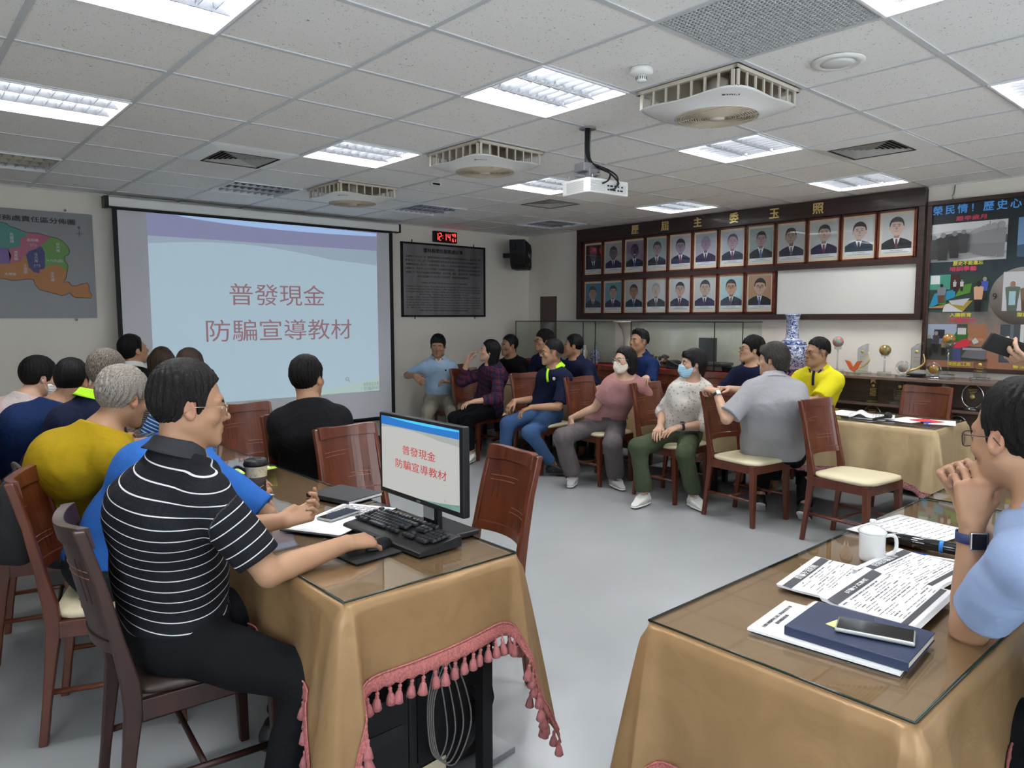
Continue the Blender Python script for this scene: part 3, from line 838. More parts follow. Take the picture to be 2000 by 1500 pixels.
g = MB(); g.add([(X0, Y0, 0), (XW + .2, Y0, 0), (XW + .2, YW + .2, 0), (X0, YW + .2, 0)], [(0, 1, 2, 3)]); struct('floor', g, MATS['floor_paint'])
for nm, c, d in (('wall_screen', ((X0 + XW) / 2, YW + .06, 1.35), (XW - X0 + .4, .12, 2.9)), ('wall_portraits', (XW + .06, (Y0 + YW) / 2, 1.35), (.12, YW - Y0, 2.9)),
                 ('wall_left', (X0 - .06, (Y0 + YW) / 2, 1.35), (.12, YW - Y0 + .4, 2.9)), ('wall_back', ((X0 + XW) / 2, Y0 - .06, 1.35), (XW - X0 + .4, .12, 2.9))):
    g = MB(); g.box(c, d); struct(nm, g, MATS['wall_paint'])
for nm, c, d in (('baseboard_screen', ((X0 + XW) / 2, YW - .006, .05), (XW - X0, .012, .10)), ('baseboard_portraits', (XW - .006, (Y0 + YW) / 2, .05), (.012, YW - Y0, .10))):
    g = MB(); g.box(c, d); struct(nm, g, MATS['panel_dark'])
LIT = {(i, j) for i in (-2, 1, 4, 7) for j in (-3, 0, 3)}; OFF = {(i, 6) for i in (-2, 1, 4, 7)}
FANS = {(2, -1), (2, 2), (2, 5)}; VENTS = {(0, 4), (5, -1), (5, 4)}; GRILLE = (1, -2)
g = MB()
for i in range(-6, 10):
    for j in range(-8, 10):
        x0, x1 = max(X0, GX + .6 * i), min(XW, GX + .6 * (i + 1)); y0, y1 = max(Y0, GY + .6 * j), min(YW, GY + .6 * (j + 1))
        if x1 <= x0 or y1 <= y0 or (i, j) in LIT | OFF | FANS | VENTS or (i, j) == GRILLE: continue
        g.add([(x0, y0, H + .004), (x0, y1, H + .004), (x1, y1, H + .004), (x1, y0, H + .004)], [(0, 1, 2, 3)])
struct('ceiling', g, MATS['ceiling_tile'])
g = MB()
for i in range(-6, 10):
    x = GX + .6 * i
    if X0 < x < XW: g.box((x, (Y0 + YW) / 2, H + .003), (.024, YW - Y0, .008))
for j in range(-8, 10):
    y = GY + .6 * j
    if Y0 < y < YW: g.box(((X0 + XW) / 2, y, H + .0032), (XW - X0, .024, .0074))
g.box((XW - .012, (Y0 + YW) / 2, H + .001), (.024, YW - Y0, .008)); g.box(((X0 + XW) / 2, YW - .012, H + .001), (XW - X0, .024, .008))
struct('trim_1', g, mat('tbar', (.60, .62, .64), rough=.4))
g = MB(); g.box(((X0 + XW) / 2, (Y0 + YW) / 2, H + .30), (XW - X0 + .3, YW - Y0 + .3, .04)); struct('ceiling_slab', g, MATS['wall_concealed'])

# ---- ceiling lights: recessed housing, reflector, cross blades, three tubes
TUBE_ON = mat('tube_on', (1, 1, 1), emit=(.92, .96, 1.0), es=25.0); TUBE_ON.cycles.emission_sampling = 'NONE'; TUBE_OFF = mat('tube_off', (.8, .8, .8), rough=.3)
LAMP_W = 22; FILL_W = 40
def light_unit(lit):
    t = empty('ceiling_light')
    g = MB(); a = .285
    for sx, sy, dx, dy in ((1, 0, .012, .594), (-1, 0, .012, .594), (0, 1, .594, .012), (0, -1, .594, .012)):
        g.box((sx * .291, sy * .291, .035), (dx if sx else .57, dy if sy else .594, .085))
    g.box((0, 0, .080), (.59, .59, .006))
    g.build('housing', MATS['louver'], t)
    g = MB()
    for k in range(3):
        y = (k - 1) * .188
        if not lit: g.grid(lambda u, v: Vector(((v - .5) * .56, y + (u - .5) * .176, .030 + .042 * (1 - (2 * u - 1) ** 2))), 9, 2)
    if lit:
        la = bpy.data.lights.new('lamp', 'AREA'); la.shape = 'SQUARE'; la.size = .56; la.energy = LAMP_W; la.color = (1.0, .985, .965)
        lo_ = bpy.data.objects.new('lamp', la); col.objects.link(lo_); lo_.parent = t; lo_.location = (0, 0, .062)
    else: g.build('reflector', MATS['chrome_soft'], t)
    for k in range(3):
        g = MB(); g.tube([(-.275, (k - 1) * .188, .042), (.275, (k - 1) * .188, .042)], .0125, 10)
        g.build('tube', TUBE_ON if lit else TUBE_OFF, t)
    g = MB()
    for k in range(4):
        y = (k - 1.5) * .188
        if abs(y) < .28: g.prism([(-.004, 0), (.004, 0), (.018, .034), (-.018, .034)], .56, Matrix.Translation((-.28, y, 0)) @ Matrix(((0, 0, 1, 0), (1, 0, 0, 0), (0, 1, 0, 0), (0, 0, 0, 1))))
    for k in range(1, 9):
        x = -.28 + k * .0622
        for j in range(3):
            y = (j - 1) * .188
            g.prism([(-.0012, 0), (.0012, 0), (.007, .026), (-.007, .026)], .150, Matrix.Translation((x, y - .075, .002)) @ Matrix(((1, 0, 0, 0), (0, 0, 1, 0), (0, 1, 0, 0), (0, 0, 0, 1))))
    g.build('louver', MATS['louver_metal'], t)
    return t
mat('chrome_soft', (.82, .84, .88), rough=.28, metal=.9); mat('louver_metal', (.42, .44, .48), rough=.22, metal=.85)
rows = {-3: 'in the nearest row', 0: 'in the second row', 3: 'in the third row', 6: 'in the row by the screen'}
cols_ = {-2: 'farthest left', 1: 'second from the left', 4: 'third from the left', 7: 'farthest right'}
protos = {}
for (i, j) in sorted(LIT | OFF):
    lit = (i, j) in LIT
    if lit not in protos: protos[lit] = o = light_unit(lit)
    else: o = copy_tree(protos[lit])
    o.location = (GX + .6 * i + .3, GY + .6 * j + .3, H)
    tag(o, '%s louvred ceiling light, %s %s' % ('lit' if lit else 'unlit', cols_[i], rows[j]), 'ceiling light', 'square louvred ceiling lights')

# ---- circulation fans hanging under the ceiling
def fan():
    t = empty('ceiling_fan'); hh = .088
    g = MB()
    for s in range(4):
        M = Matrix.Rotation(s * PI / 2, 4, 'Z')
        for k in range(8):
            v = [M @ Vector(((k - 3.5) * .072, .268, -hh / 2 + .005))]
            w = .016 if k in (0, 7) else .010
            g2 = Matrix.Rotation(s * PI / 2, 4, 'Z')
            c = v[0]; d = (w, .008, hh) if s % 2 == 0 else (.008, w, hh)
            g.box(c, d)
        c = M @ Vector((0, .27, -.006)); g.box(c, (.56, .02, .016) if s % 2 == 0 else (.02, .56, .016))
    g.build('cage', MATS['cream_plastic'], t)
    g = MB()
    def body(u, v):
        a = 2 * PI * u; c, s_ = math.cos(a), math.sin(a); p = 5
        sq = .30 / (abs(c) ** p + abs(s_) ** p) ** (1 / p)
        cor = abs(math.sin(2 * a)) ** 2
        if v < .5:
            t_ = v / .5; r = .205 + (sq - .205) * t_; z = -.006 - .030 * (1 - t_) ** 1.5 + .012 * cor * t_
        else:
            t_ = (v - .5) / .5; r = sq - .03 * t_; z = -.006 + .012 * cor + .010 * t_
        return Vector((r * c, r * s_, -hh + z))
    g.grid(body, 72, 13, closed_u=True)
    g.lathe([(.205, -hh - .036), (.2, -hh - .034), (.19, -hh - .028), (0, -hh - .028)], n=48)
    g.build('cover', MATS['white_plastic'], t)
    g = MB()
    for k in range(1, 16): 
        r = .02 + k * .0118; g.tube([(r * math.cos(2 * PI * q / 36), r * math.sin(2 * PI * q / 36), -hh - .036 - .006 * (1 - (r / .2) ** 2)) for q in range(36)], .0026, 4, closed=True)
    for k in range(-2, 3):
        x = k * .075; w = math.sqrt(max(.0, .2 ** 2 - x * x)); g.box((x, 0, -hh - .038), (.004, 2 * w, .005))
    g.lathe([(0, -hh - .034), (.2, -hh - .034)], n=40)
    g.build('grille', MATS['beige_grille'], t)
    g = MB(); g.lathe([(.038, -hh - .040), (.036, -hh - .048), (0, -hh - .050)], n=24); g.build('hub', MATS['cream_plastic'], t)
    g = MB(); text_mesh('Mute', .04, Matrix.Translation((-.20, -.20, -hh - .012)) @ Matrix.Rotation(R(135), 4, 'Z') @ Matrix.Rotation(PI, 4, 'X'), g); g.build('logo', MATS['black_matte'], t)
    g = MB(); g.lathe([(.05, -.09), (.05, .05), (.03, .06), (0, .06)], n=20)
    for k in range(5):
        a = k * 2 * PI / 5; M = Matrix.Rotation(a, 4, 'Z') @ Matrix.Rotation(R(25), 4, 'X'); g.box(M @ Vector((.12, 0, -.06)), (.14, .07, .003), rz=a)
    g.build('blades', MATS['cream_plastic'], t)
    g = MB(); g.box((0, 0, .17), (.57, .57, .004)); 
    for s in (-1, 1): g.box((s * .288, 0, .09), (.004, .57, .16)); g.box((0, s * .288, .09), (.57, .004, .16))
    g.build('recess', MATS['beige_grille'], t)
    return t
f0 = None
for (i, j), d in (((2, -1), 'nearest the camera'), ((2, 2), 'middle one, left of the projector'), ((2, 5), 'farthest, by the projection screen')):
    o = f0 and copy_tree(f0) or fan(); f0 = f0 or o
    o.location = (GX + .6 * i + .3, GY + .6 * j + .3, H - .004)
    tag(o, 'white square ceiling fan with round beige grille, %s' % d, 'ceiling fan', 'square ceiling circulation fans')

# ---- air vents
def vent():
    t = empty('air_vent'); g = MB()
    for s in range(4):
        M = Matrix.Rotation(s * PI / 2, 4, 'Z')
        g.add([M @ Vector(v) for v in ((-.298, -.298, -.004), (.298, -.298, -.004), (.20, -.20, -.022), (-.20, -.20, -.022), (-.298, -.298, .006), (.298, -.298, .006))], [(0, 3, 2, 1), (0, 1, 5, 4)])
    g.build('frame', MATS['white_plastic'], t)
    g = MB()
    for k in range(7):
        a = .185 - k * .026
        for s in range(4):
            M = Matrix.Rotation(s * PI / 2, 4, 'Z')
            g.add([M @ Vector(v) for v in ((-a, -a, -.022), (a, -a, -.022), (a - .015, -a + .015, -.010), (-a + .015, -a + .015, -.010))], [(0, 1, 2, 3), (3, 2, 1, 0)])
    g.build('slats', MATS['white_plastic'], t)
    g = MB(); g.box((0, 0, .06), (.40, .40, .004))
    for s in (-1, 1): g.box((s * .2, 0, .02), (.004, .4, .09)); g.box((0, s * .2, .02), (.4, .004, .09))
    g.build('duct', MATS['dark_hole'], t)
    return t
v0 = None
for (i, j), d in (((0, 4), 'at the left, in front of the projection screen'), ((5, -1), 'at the right, near the portrait panel'), ((5, 4), 'behind the projector')):
    o = v0 and copy_tree(v0) or vent(); v0 = v0 or o
    o.location = (GX + .6 * i + .3, GY + .6 * j + .3, H); tag(o, 'white square air vent with nested slats %s' % d, 'air vent', 'square ceiling air vents')
# perforated return grille
t = empty('return_grille', (GX + .6 + .3, GY - 1.2 + .3, H), 0, 'perforated metal ceiling grille panel above the near fan', 'grille')
g = MB(); n = 30; st = .56 / n
for a in range(n + 1):
    g.box((-.28 + a * st, 0, 0), (.0062, .57, .004)); g.box((0, -.28 + a * st, 0), (.57, .0062, .004))
g.build('mesh_panel', MATS['tbar'], t)
g = MB(); g.box((0, 0, .03), (.57, .57, .004)); g.build('backing', MATS['dark_hole'], t)
# smoke detector, round cover, sprinkler
t = empty('smoke_detector', (2.666, 2.134, H), 0, 'round white smoke detector on the ceiling between a light and the near fan', 'smoke detector')
g = MB(); g.lathe([(.052, 0), (.052, -.018), (.048, -.024), (.035, -.03), (.028, -.032), (0, -.032)]); g.build('base', MATS['white_plastic'], t)
g = MB(); g.lathe([(.024, -.032), (.024, -.050), (.018, -.056), (0, -.057)]); g.build('sensor', MATS['white_plastic'], t)
g = MB()
for k in range(14): a = k * 2 * PI / 14; g.box((.0242 * math.cos(a), .0242 * math.sin(a), -.042), (.002, .003, .014), rz=a)
g.build('slots', MATS['black_matte'], t)
t = empty('ceiling_speaker', (3.232, 1.508, H), 0, 'shallow round white speaker cover set in the ceiling tile', 'speaker')
g = MB(); g.lathe([(.11, 0), (.11, -.006), (.085, -.012), (.078, -.008)], n=40); g.build('rim', MATS['white_plastic'], t)
g = MB(); g.lathe([(.078, -.006), (.05, -.016), (0, -.018)], n=40); g.build('cover', MATS['trim_white'], t)
t = empty('emergency_sensor', (3.551, 4.959, H), 0, 'tiny white box fixed to the ceiling beside the middle fan', 'sensor')
g = MB(); g.box((0, 0, -.02), (.10, .03, .03), bev=.004); g.build('case', MATS['trim_white'], t)
g = MB(); g.box((.0, -.016, -.02), (.07, .003, .016)); g.build('window_strip', MATS['black_plastic'], t)

# ---- projector on its pole
t = empty('ceiling_projector', (3.30, 2.98, 0), R(-6), 'white video projector hanging from the ceiling on a grey pole', 'projector')
g = MB(); g.tube([(-.06, 0, H), (-.06, 0, 2.38)], .019, 16); g.lathe([(.05, H - .006), (.05, H)], c=(-.06, 0, 0)); g.build('pole', MATS['steel_grey'], t)
g = MB(); g.box((-.06, 0, 2.375), (.13, .09, .05), bev=.004); g.box((-.06, 0, 2.345), (.06, .11, .05), bev=.004); g.box((-.03, .0, 2.325), (.24, .03, .012)); g.box((-.06, 0, 2.325), (.03, .2, .012))
for a, b in ((-.15, .06), (.05, .08), (-.1, -.09), (.06, -.06)): g.tube([(a, b, 2.33), (a, b, 2.30)], .006, 6)
g.build('bracket', MATS['steel_grey'], t)
g = MB(); g.prism([(-.165, -.11), (-.15, -.125), (.15, -.125), (.165, -.11), (.165, .10), (.15, .12), (-.15, .12), (-.165, .10)], .085, Matrix.Translation((0, 0, 2.215))); g.build('body', MATS['white_plastic'], t, bevel=.008)
g = MB()
for k in range(9):
    g.box((-.1655, -.01, 2.228 + k * .0068), (.002, .15, .0022)); g.box((-.09, -.1255, 2.228 + k * .0068), (.11, .002, .0022))
g.build('air_slots', mat('grey_slot', (.35, .36, .38), rough=.6), t)
g = MB(); g.box((.05, -.1252, 2.25), (.17, .003, .05))
g.build('port_panel', MATS['trim_white'], t)
g = MB()
for x, z, w in ((-.01, 2.262, .014), (.015, 2.262, .02), (.045, 2.262, .012), (.07, 2.262, .01), (.10, 2.262, .012), (-.01, 2.24, .01), (.012, 2.24, .01), (.034, 2.24, .026), (.07, 2.24, .012), (.095, 2.24, .02)):
    g.box((x, -.1275, z), (w, .003, .009))
g.build('ports', MATS['black_plastic'], t)
g = MB(); g.lathe([(.032, 0), (.032, .02), (.026, .022), (.024, .012), (0, .016)], M=Matrix.Translation((-.08, .118, 2.257)) @ Matrix.Rotation(R(-90), 4, 'X')); g.build('lens_barrel', MATS['black_plastic'], t)
for k, pts in enumerate((((-.078, -.02, H), (-.08, -.02, 2.45), (-.04, -.03, 2.40), (.01, -.10, 2.36), (.03, -.16, 2.31), (.02, -.16, 2.25), (.0, -.13, 2.24)), ((-.085, -.015, H), (-.088, -.018, 2.46), (-.06, -.04, 2.40), (-.01, -.13, 2.34), (-.03, -.15, 2.29), (-.06, -.13, 2.27)), ((-.07, -.025, H), (-.072, -.03, 2.44), (-.03, -.05, 2.38), (.03, -.10, 2.34), (.05, -.15, 2.28), (.04, -.13, 2.26)))):
    P = [Vector(p) for p in pts]; sm = []
    for i in range(len(P) - 1):
        p0, p1, p2, p3 = P[max(i - 1, 0)], P[i], P[i + 1], P[min(i + 2, len(P) - 1)]
        for q in range(6):
            u = q / 6; sm.append(.5 * ((2 * p1) + (p2 - p0) * u + (2 * p0 - 5 * p1 + 4 * p2 - p3) * u * u + (3 * p1 - p0 - 3 * p2 + p3) * u ** 3))
    g = MB(); g.tube(sm + [P[-1]], .005, 8); g.build('cable', MATS['black_plastic'], t)

# ---------------------------------------------------------------- projection screen
def smooth_path(P, n=6, closed=False):
    P = [Vector(p) for p in P]; sm = []; k = len(P)
    for i in range(k if closed else k - 1):
        g_ = (lambda q: P[q % k]) if closed else (lambda q: P[min(max(q, 0), k - 1)])
        p0, p1, p2, p3 = g_(i - 1), g_(i), g_(i + 1), g_(i + 2)
        for q in range(n):
            u = q / n; sm.append(.5 * ((2 * p1) + (p2 - p0) * u + (2 * p0 - 5 * p1 + 4 * p2 - p3) * u * u + (3 * p1 - p0 - 3 * p2 + p3) * u ** 3))
    return sm if closed else sm + [P[-1]]
t = empty('ceiling_projection_screen', (0, 7.25, 0), 0, 'large pull-down projection screen showing a slide with red Chinese title lines', 'projection screen')
g = MB(); g.box((3.15, 0.02, 2.525), (3.035, .085, .085), bev=.012); g.build('casing', MATS['white_plastic'], t)
g = MB(); g.box((1.635, .02, 2.522), (.035, .10, .10)); g.box((4.668, .02, 2.522), (.02, .10, .095)); g.box((3.15, -.005, 2.478), (3.03, .05, .012)); g.build('end_cap', MATS['black_plastic'], t)
g = MB(); g.box((3.13, 0, 1.40), (2.90, .003, 2.15)); g.build('border', MATS['black_matte'], t)
mat('screen_cloth', (.62, .62, .66), rough=.8)
g = MB(); g.box((3.125, -.003, 1.41), (2.81, .003, 2.10)); g.build('fabric', MATS['screen_cloth'], t)
g = MB(); g.tube([(1.70, 0, .33), (4.56, 0, .33)], .014, 10); g.build('weight_bar', MATS['black_plastic'], t)
def em(name, c, s, base=.3): return mat(name, tuple(x * base for x in c), rough=.8, emit=c, es=s)
SX0, SX1, SZ0, SZ1 = 1.962, 4.363, .665, 2.458
def slide(prefix, x0, x1, z0, z1, yf, parent, M, E, dy):
    """the slide: band on top, pale page with curved upper edge, green swoosh, title lines"""
    w, h_ = x1 - x0, z1 - z0
    P = lambda u, v, d: M @ Vector((x0 + u * w, -d * dy, z0 + v * h_))
    n = 32
    g = MB(); g.add([P(0, 0, 0), P(1, 0, 0), P(1, 1, 0), P(0, 1, 0)], [(0, 1, 2, 3)]); g.build('page_shade', E[1], parent)
    g = MB(); top = [(k / n, .828 + .045 * math.sin(PI * min(1, k / n * 1.15 + .12)) - .035 * (k / n) ** 3) for k in range(n + 1)]
    g.add([P(u, 0, 1) for u, v in top] + [P(u, v, 1) for u, v in top], [(k, k + 1, n + 2 + k, n + 1 + k) for k in range(n)]); g.build('page', E[0], parent)
    g = MB(); g.add([P(0, .885, 2), P(1, .885, 2), P(1, 1, 2), P(0, 1, 2)], [(0, 1, 2, 3)]); g.build('band', E[2], parent)
    g = MB(); cv = [(.10 + .9 * k / n, 1 - .075 * (k / n) ** .7 + .05 * (k / n)**2 , ) for k in range(n + 1)]
    g.add([P(u, min(1, v), 3) for u, v in cv] + [P(u, min(1, v + .018 + .02 * math.sin(PI * u)), 3) for u, v in cv], [(k, k + 1, n + 2 + k, n + 1 + k) for k in range(n)]); g.build('band_wave', E[3], parent)
    g = MB(); cv = [(.42 + .58 * k / n, .0 + .085 * (k / n) ** 1.8) for k in range(n + 1)]
    g.add([P(u, 0, 3) for u, v in cv] + [P(u, v, 3) for u, v in cv], [(k, k + 1, n + 2 + k, n + 1 + k) for k in range(n)]); g.build('swoosh', E[4], parent)
    g = MB(); RT = M @ Matrix.Translation((x0, -5 * dy, z0)) @ Matrix.Rotation(R(90), 4, 'X')
    text_mesh('普發現金', h_ * .130, RT @ Matrix.Translation((.512 * w, .585 * h_, 0)), g, depth=dy * .5, bold=0, fit=.425 * w); g.build('title_line', E[5], parent); g = MB()
    text_mesh('防騙宣導教材', h_ * .130, RT @ Matrix.Translation((.527 * w, .385 * h_, 0)), g, depth=dy * .5, bold=0, fit=.655 * w)
    g.build('title_line', E[5], parent)
    g = MB(); text_mesh('普發現金宣導', h_ * .026, RT @ Matrix.Translation((.955 * w, .043 * h_, 0)), g, depth=dy * .5, fit=.085 * w); text_mesh('防騙教材', h_ * .026, RT @ Matrix.Translation((.957 * w, .017 * h_, 0)), g, depth=dy * .5, fit=.08 * w); g.build('small_text', E[6], parent)
    g = MB(); c = [P(.83 + .0085 * math.cos(a) * h_ / w * 1.2, .087 + .0085 * math.sin(a) * 1.2, 4) for a in [2 * PI * q / 16 for q in range(16)]]
    g.tube(c, h_ * .0022, 5, closed=True); g.tube([P(.837, .078, 4), P(.844, .067, 4)], h_ * .0025, 5); g.build('magnifier_icon', E[6], parent)
sE = [em('slide_page', (.47, .62, .72), .52), em('slide_shade', (.40, .50, .61), .48), em('slide_band', (.33, .34, .54), .44), em('slide_wave', (.38, .55, .85), .62), em('slide_green', (.48, .62, .58), .55), em('slide_title', (.40, .22, .25), .42), em('slide_small', (.36, .46, .42), .4)]
s = empty('slide', parent_ := (0, 0, 0)) if False else None
slide('s', SX0, SX1, SZ0, SZ1, 0, t, Matrix.Translation((0, -.006, 0)), sE, .0022)

# ---------------------------------------------------------------- district map board
mat('map_grey', (.20, .205, .22), rough=.35); mat('map_ink', (.02, .02, .03), rough=.5)
t = empty('map_board', (0, 7.44, 0), 0, 'grey wall board with a coloured district map, left of the projection screen', 'map')
g = MB(); g.box((.72, 0, 1.96), (1.68, .012, .92)); g.build('board', MATS['map_grey'], t)
mp = lambda px, pz: (0.883 + px / 200 * .722 / .98 * .98, 0, 0)
def mapxz(cx, cy):      # crop pixels (1250x1500 of 200x240 px) to wall metres
    px, py = cx / 6.25, 390 + cy / 6.25
    return (.885 + px * .00352, 2.447 - (py - 402 - px * .065 * (1 - (py - 402) / 230)) * .00432)
REG = {'teal': ((.03, .20, .17), [(-700, 330), (-300, 300), (0, 290), (50, 300), (110, 345), (170, 358), (215, 385), (305, 415), (300, 460), (220, 475), (215, 580), (60, 605), (30, 600), (-300, 590), (-700, 600)]),
 'pink': ((.34, .07, .13), [(305, 415), (440, 415), (620, 465), (550, 520), (470, 570), (430, 600), (320, 630), (250, 690), (210, 760), (80, 785), (60, 605), (215, 580), (220, 475), (300, 460)]),
 'violet': ((.13, .07, .26), [(-700, 600), (-300, 590), (30, 600), (60, 605), (95, 690), (70, 785), (-200, 790), (-700, 790)]),
 'green': ((.09, .24, .03), [(620, 465), (700, 475), (780, 515), (840, 580), (858, 630), (845, 670), (785, 695), (790, 740), (830, 815), (815, 860), (760, 845), (700, 795), (600, 800), (520, 825), (528, 650), (500, 590), (470, 570), (550, 520)]),
 'navy': ((.01, .015, .13), [(470, 570), (500, 590), (528, 650), (520, 825), (505, 850), (445, 855), (440, 900), (370, 885), (310, 830), (285, 690), (320, 635), (430, 600)]),
 'orange': ((.36, .13, .015), [(-700, 790), (-200, 790), (70, 785), (210, 760), (250, 690), (285, 690), (310, 830), (370, 885), (440, 900), (445, 855), (505, 850), (600, 800), (700, 795), (760, 845), (815, 860), (790, 960), (750, 1010), (825, 1005), (860, 1050), (920, 1055), (1000, 1030), (1080, 1015), (1102, 1060), (1100, 1110), (1140, 1170), (1120, 1203), (900, 1195), (860, 1170), (830, 1135), (780, 1160), (720, 1172), (600, 1140), (430, 1100), (380, 1040), (360, 980), (300, 970), (100, 990), (0, 970), (-350, 960), (-700, 900)])}
for nm, (c, pts) in REG.items():
    g = MB(); q = [mapxz(*p) for p in pts]; g.prism([(x, z) for x, z in q], .002, Matrix(((1, 0, 0, 0), (0, 0, -1, -.007), (0, 1, 0, 0), (0, 0, 0, 1)))); g.build('%s_district' % nm, mat('map_' + nm, c, rough=.4), t)
out = [(-700, 330), (0, 290), (50, 300), (110, 345), (170, 358), (305, 410), (440, 415), (620, 460), (700, 475), (780, 515), (840, 580), (858, 630), (845, 670), (785, 695), (790, 740), (830, 815), (815, 860), (790, 960), (750, 1010), (825, 1005), (860, 1050), (920, 1055), (1000, 1030), (1080, 1015), (1102, 1060), (1100, 1110), (1140, 1170), (1120, 1203), (900, 1195), (860, 1170), (830, 1135), (780, 1160), (720, 1172), (600, 1140), (430, 1100), (380, 1040), (360, 980), (300, 970), (100, 990), (0, 970), (-700, 900)]
g = MB(); g.tube([(mapxz(*p)[0], -.009, mapxz(*p)[1]) for p in out], .0022, 5, closed=True); g.build('outline', MATS['map_ink'], t)
TX = lambda x, z, d=.008: Matrix.Translation((x, -d, z)) @ Matrix.Rotation(R(90), 4, 'X')
g = MB(); text_mesh('服務處責任區分佈圖', .05, TX(1.125, 2.337), g, depth=.002, bold=.0009, fit=.60); text_mesh('北', .022, TX(1.452, 2.295), g, bold=.001)
g.box((1.452, -.008, 2.245), (.055, .002, .003)); g.box((1.452, -.008, 2.245), (.003, .002, .055)); g.build('map_title', MATS['map_ink'], t)
g = MB()
for tx, cx, cy, fit in (('西螺鎮', 115, 480, 0), ('莿桐鄉', 380, 505, 1), ('(八)', 385, 560, 2), ('虎尾鎮', 155, 690, 0), ('斗六市', 410, 715, 0), ('(一)', 418, 805, 2), ('林內鄉', 705, 590, 0), ('斗六市(四)', 650, 750, 3), ('斗南鎮', 265, 850, 0), ('大埤鄉', 70, 915, 1), ('古坑鄉', 610, 945, 0)):
    x, z = mapxz(cx, cy)
    if fit == 0:
        for k, ch in enumerate(tx): text_mesh(ch, .029, TX(x, z + .028 - k * .028, .0105), g)
    else: text_mesh(tx, .028, TX(x, z, .0105), g)
g.build('district_names', mat('map_white', (.55, .55, .55), rough=.5), t)
g = MB()
for x, z in ((1.35, 2.44), (1.39, 1.485), (.3, 2.44), (.3, 1.485)): g.lathe([(.012, 0), (.012, .01), (0, .012)], M=Matrix.Translation((x, -.008, z)) @ Matrix.Rotation(R(90), 4, 'X'), n=12)
g.build('mounting_clip', MATS['chrome'], t)

# ---------------------------------------------------------------- engraved plaque, clock, loudspeaker
mat('plaque_steel', (.23, .22, .23), rough=.32, metal=.6, vary=.25, vscale=1.5, stretch=(3, 1, .4))
t = empty('wall_plaque', (0, 7.435, 0), 0, 'black-framed dark metal plaque engraved with Chinese and English text', 'plaque')
PX0, PX1, PZ0, PZ1 = 4.811, 6.103, 1.507, 2.405
g = MB(); w = .022
for c, d in ((((PX0 + PX1) / 2, 0, PZ0 + w / 2), (PX1 - PX0, .03, w)), (((PX0 + PX1) / 2, 0, PZ1 - w / 2), (PX1 - PX0, .03, w)), ((PX0 + w / 2, 0, 1.956), (w, .03, .898)), ((PX1 - w / 2, 0, 1.956), (w, .03, .898))): g.box(c, d)
g.build('frame', MATS['black_plastic'], t)
g = MB(); g.box(((PX0 + PX1) / 2, .004, 1.956), (PX1 - PX0 - .03, .008, .87)); g.build('plate', MATS['plaque_steel'], t)
g = MB(); T2 = lambda x, z: Matrix.Translation((x, -.001, z)) @ Matrix.Rotation(R(90), 4, 'X')
text_mesh('雲林縣榮民服務處記事', .056, T2(5.44, 2.315), g, bold=.001, fit=.60)
zh = ['民國四十三年七月一日「臺灣省退除役官兵就業輔導委員會雲林縣聯絡中心」成立於斗六鎮', '民國五十二年二月「行政院國軍退除役官兵輔導委員會雲林縣聯絡中心」', '民國五十七年一月二十一日遷至現址，民國六十二年改名為雲林縣退除役官兵服務中心', '民國七十一年七月二十三日改制為「雲林縣榮民服務處」，辦理榮民榮眷服務照顧工作', '民國八十二年七月本處辦公室重建落成，設有行政、服務、會議等空間，便利榮民洽公', '中心主任民國八十六年八月十六日奉核定，雲林縣榮民服務處處長。']
for k, l in enumerate(zh): text_mesh(l, .029, T2(5.455, 2.235 - k * .047), g, fit=1.14 if k < 5 else .8)
text_mesh('History of Yunlin County Veterans Service Department', .032, T2(5.46, 1.925), g, fit=.70)
en = ['Veterans Department Consultation and Contact Office was established in', 'Commission Executive Yuan on October 1, 1954, to provide the veterans service in the area', 'of Yunlin including Huwei, Douliou, Douliu-gih county, Tou-nan County, Siluo-City', 'Beikang, Gukeng and Dounan City.', 'On July 1, 1966, Veterans Department Committee of the Central Group was renamed', 'Yun-Lin County Veterans Liaison Center and was moved to the present address', 'It was further renamed as Yun-Lin County Liaison Center of Service Center from', 'February 16, 1976, to the Taiwan Province Service and Veterans department', '10, 1980, it was renamed as Yun-Lin County Veterans Service Agency on December', 'Office called Yunlin County Veterans Service Department has been named.']
for k, l in enumerate(en): text_mesh(l, .027, T2(5.45, 1.88 - k * .0325), g, fit=1.14 if k not in (3, 9) else .75)
g.build('engraving', MATS['black_matte'], t)
g = MB()
for x, z in ((4.97, 2.42), (5.92, 2.415), (5.0, 1.493), (5.93, 1.493)): g.tube([(x, 0, z - .012), (x, 0, z + .02)], .006, 8)
g.build('bracket_pin', MATS['black_plastic'], t)
t = empty('digital_clock', (5.45, 7.42, 2.495), 0, 'black digital wall clock with red figures above the plaque', 'clock')
g = MB(); g.box((0, 0, 0), (.355, .04, .135), bev=.006); g.build('case', MATS['black_plastic'], t)
RED = em('led_red', (1, .05, .04), 3.0)
g = MB()
SEG = {'0': 'abcdef', '1': 'bc', '2': 'abged', '3': 'abgcd', '4': 'fgbc', '5': 'afgcd', '6': 'afgedc', '7': 'abc', '8': 'abcdefg', '9': 'abcdfg'}
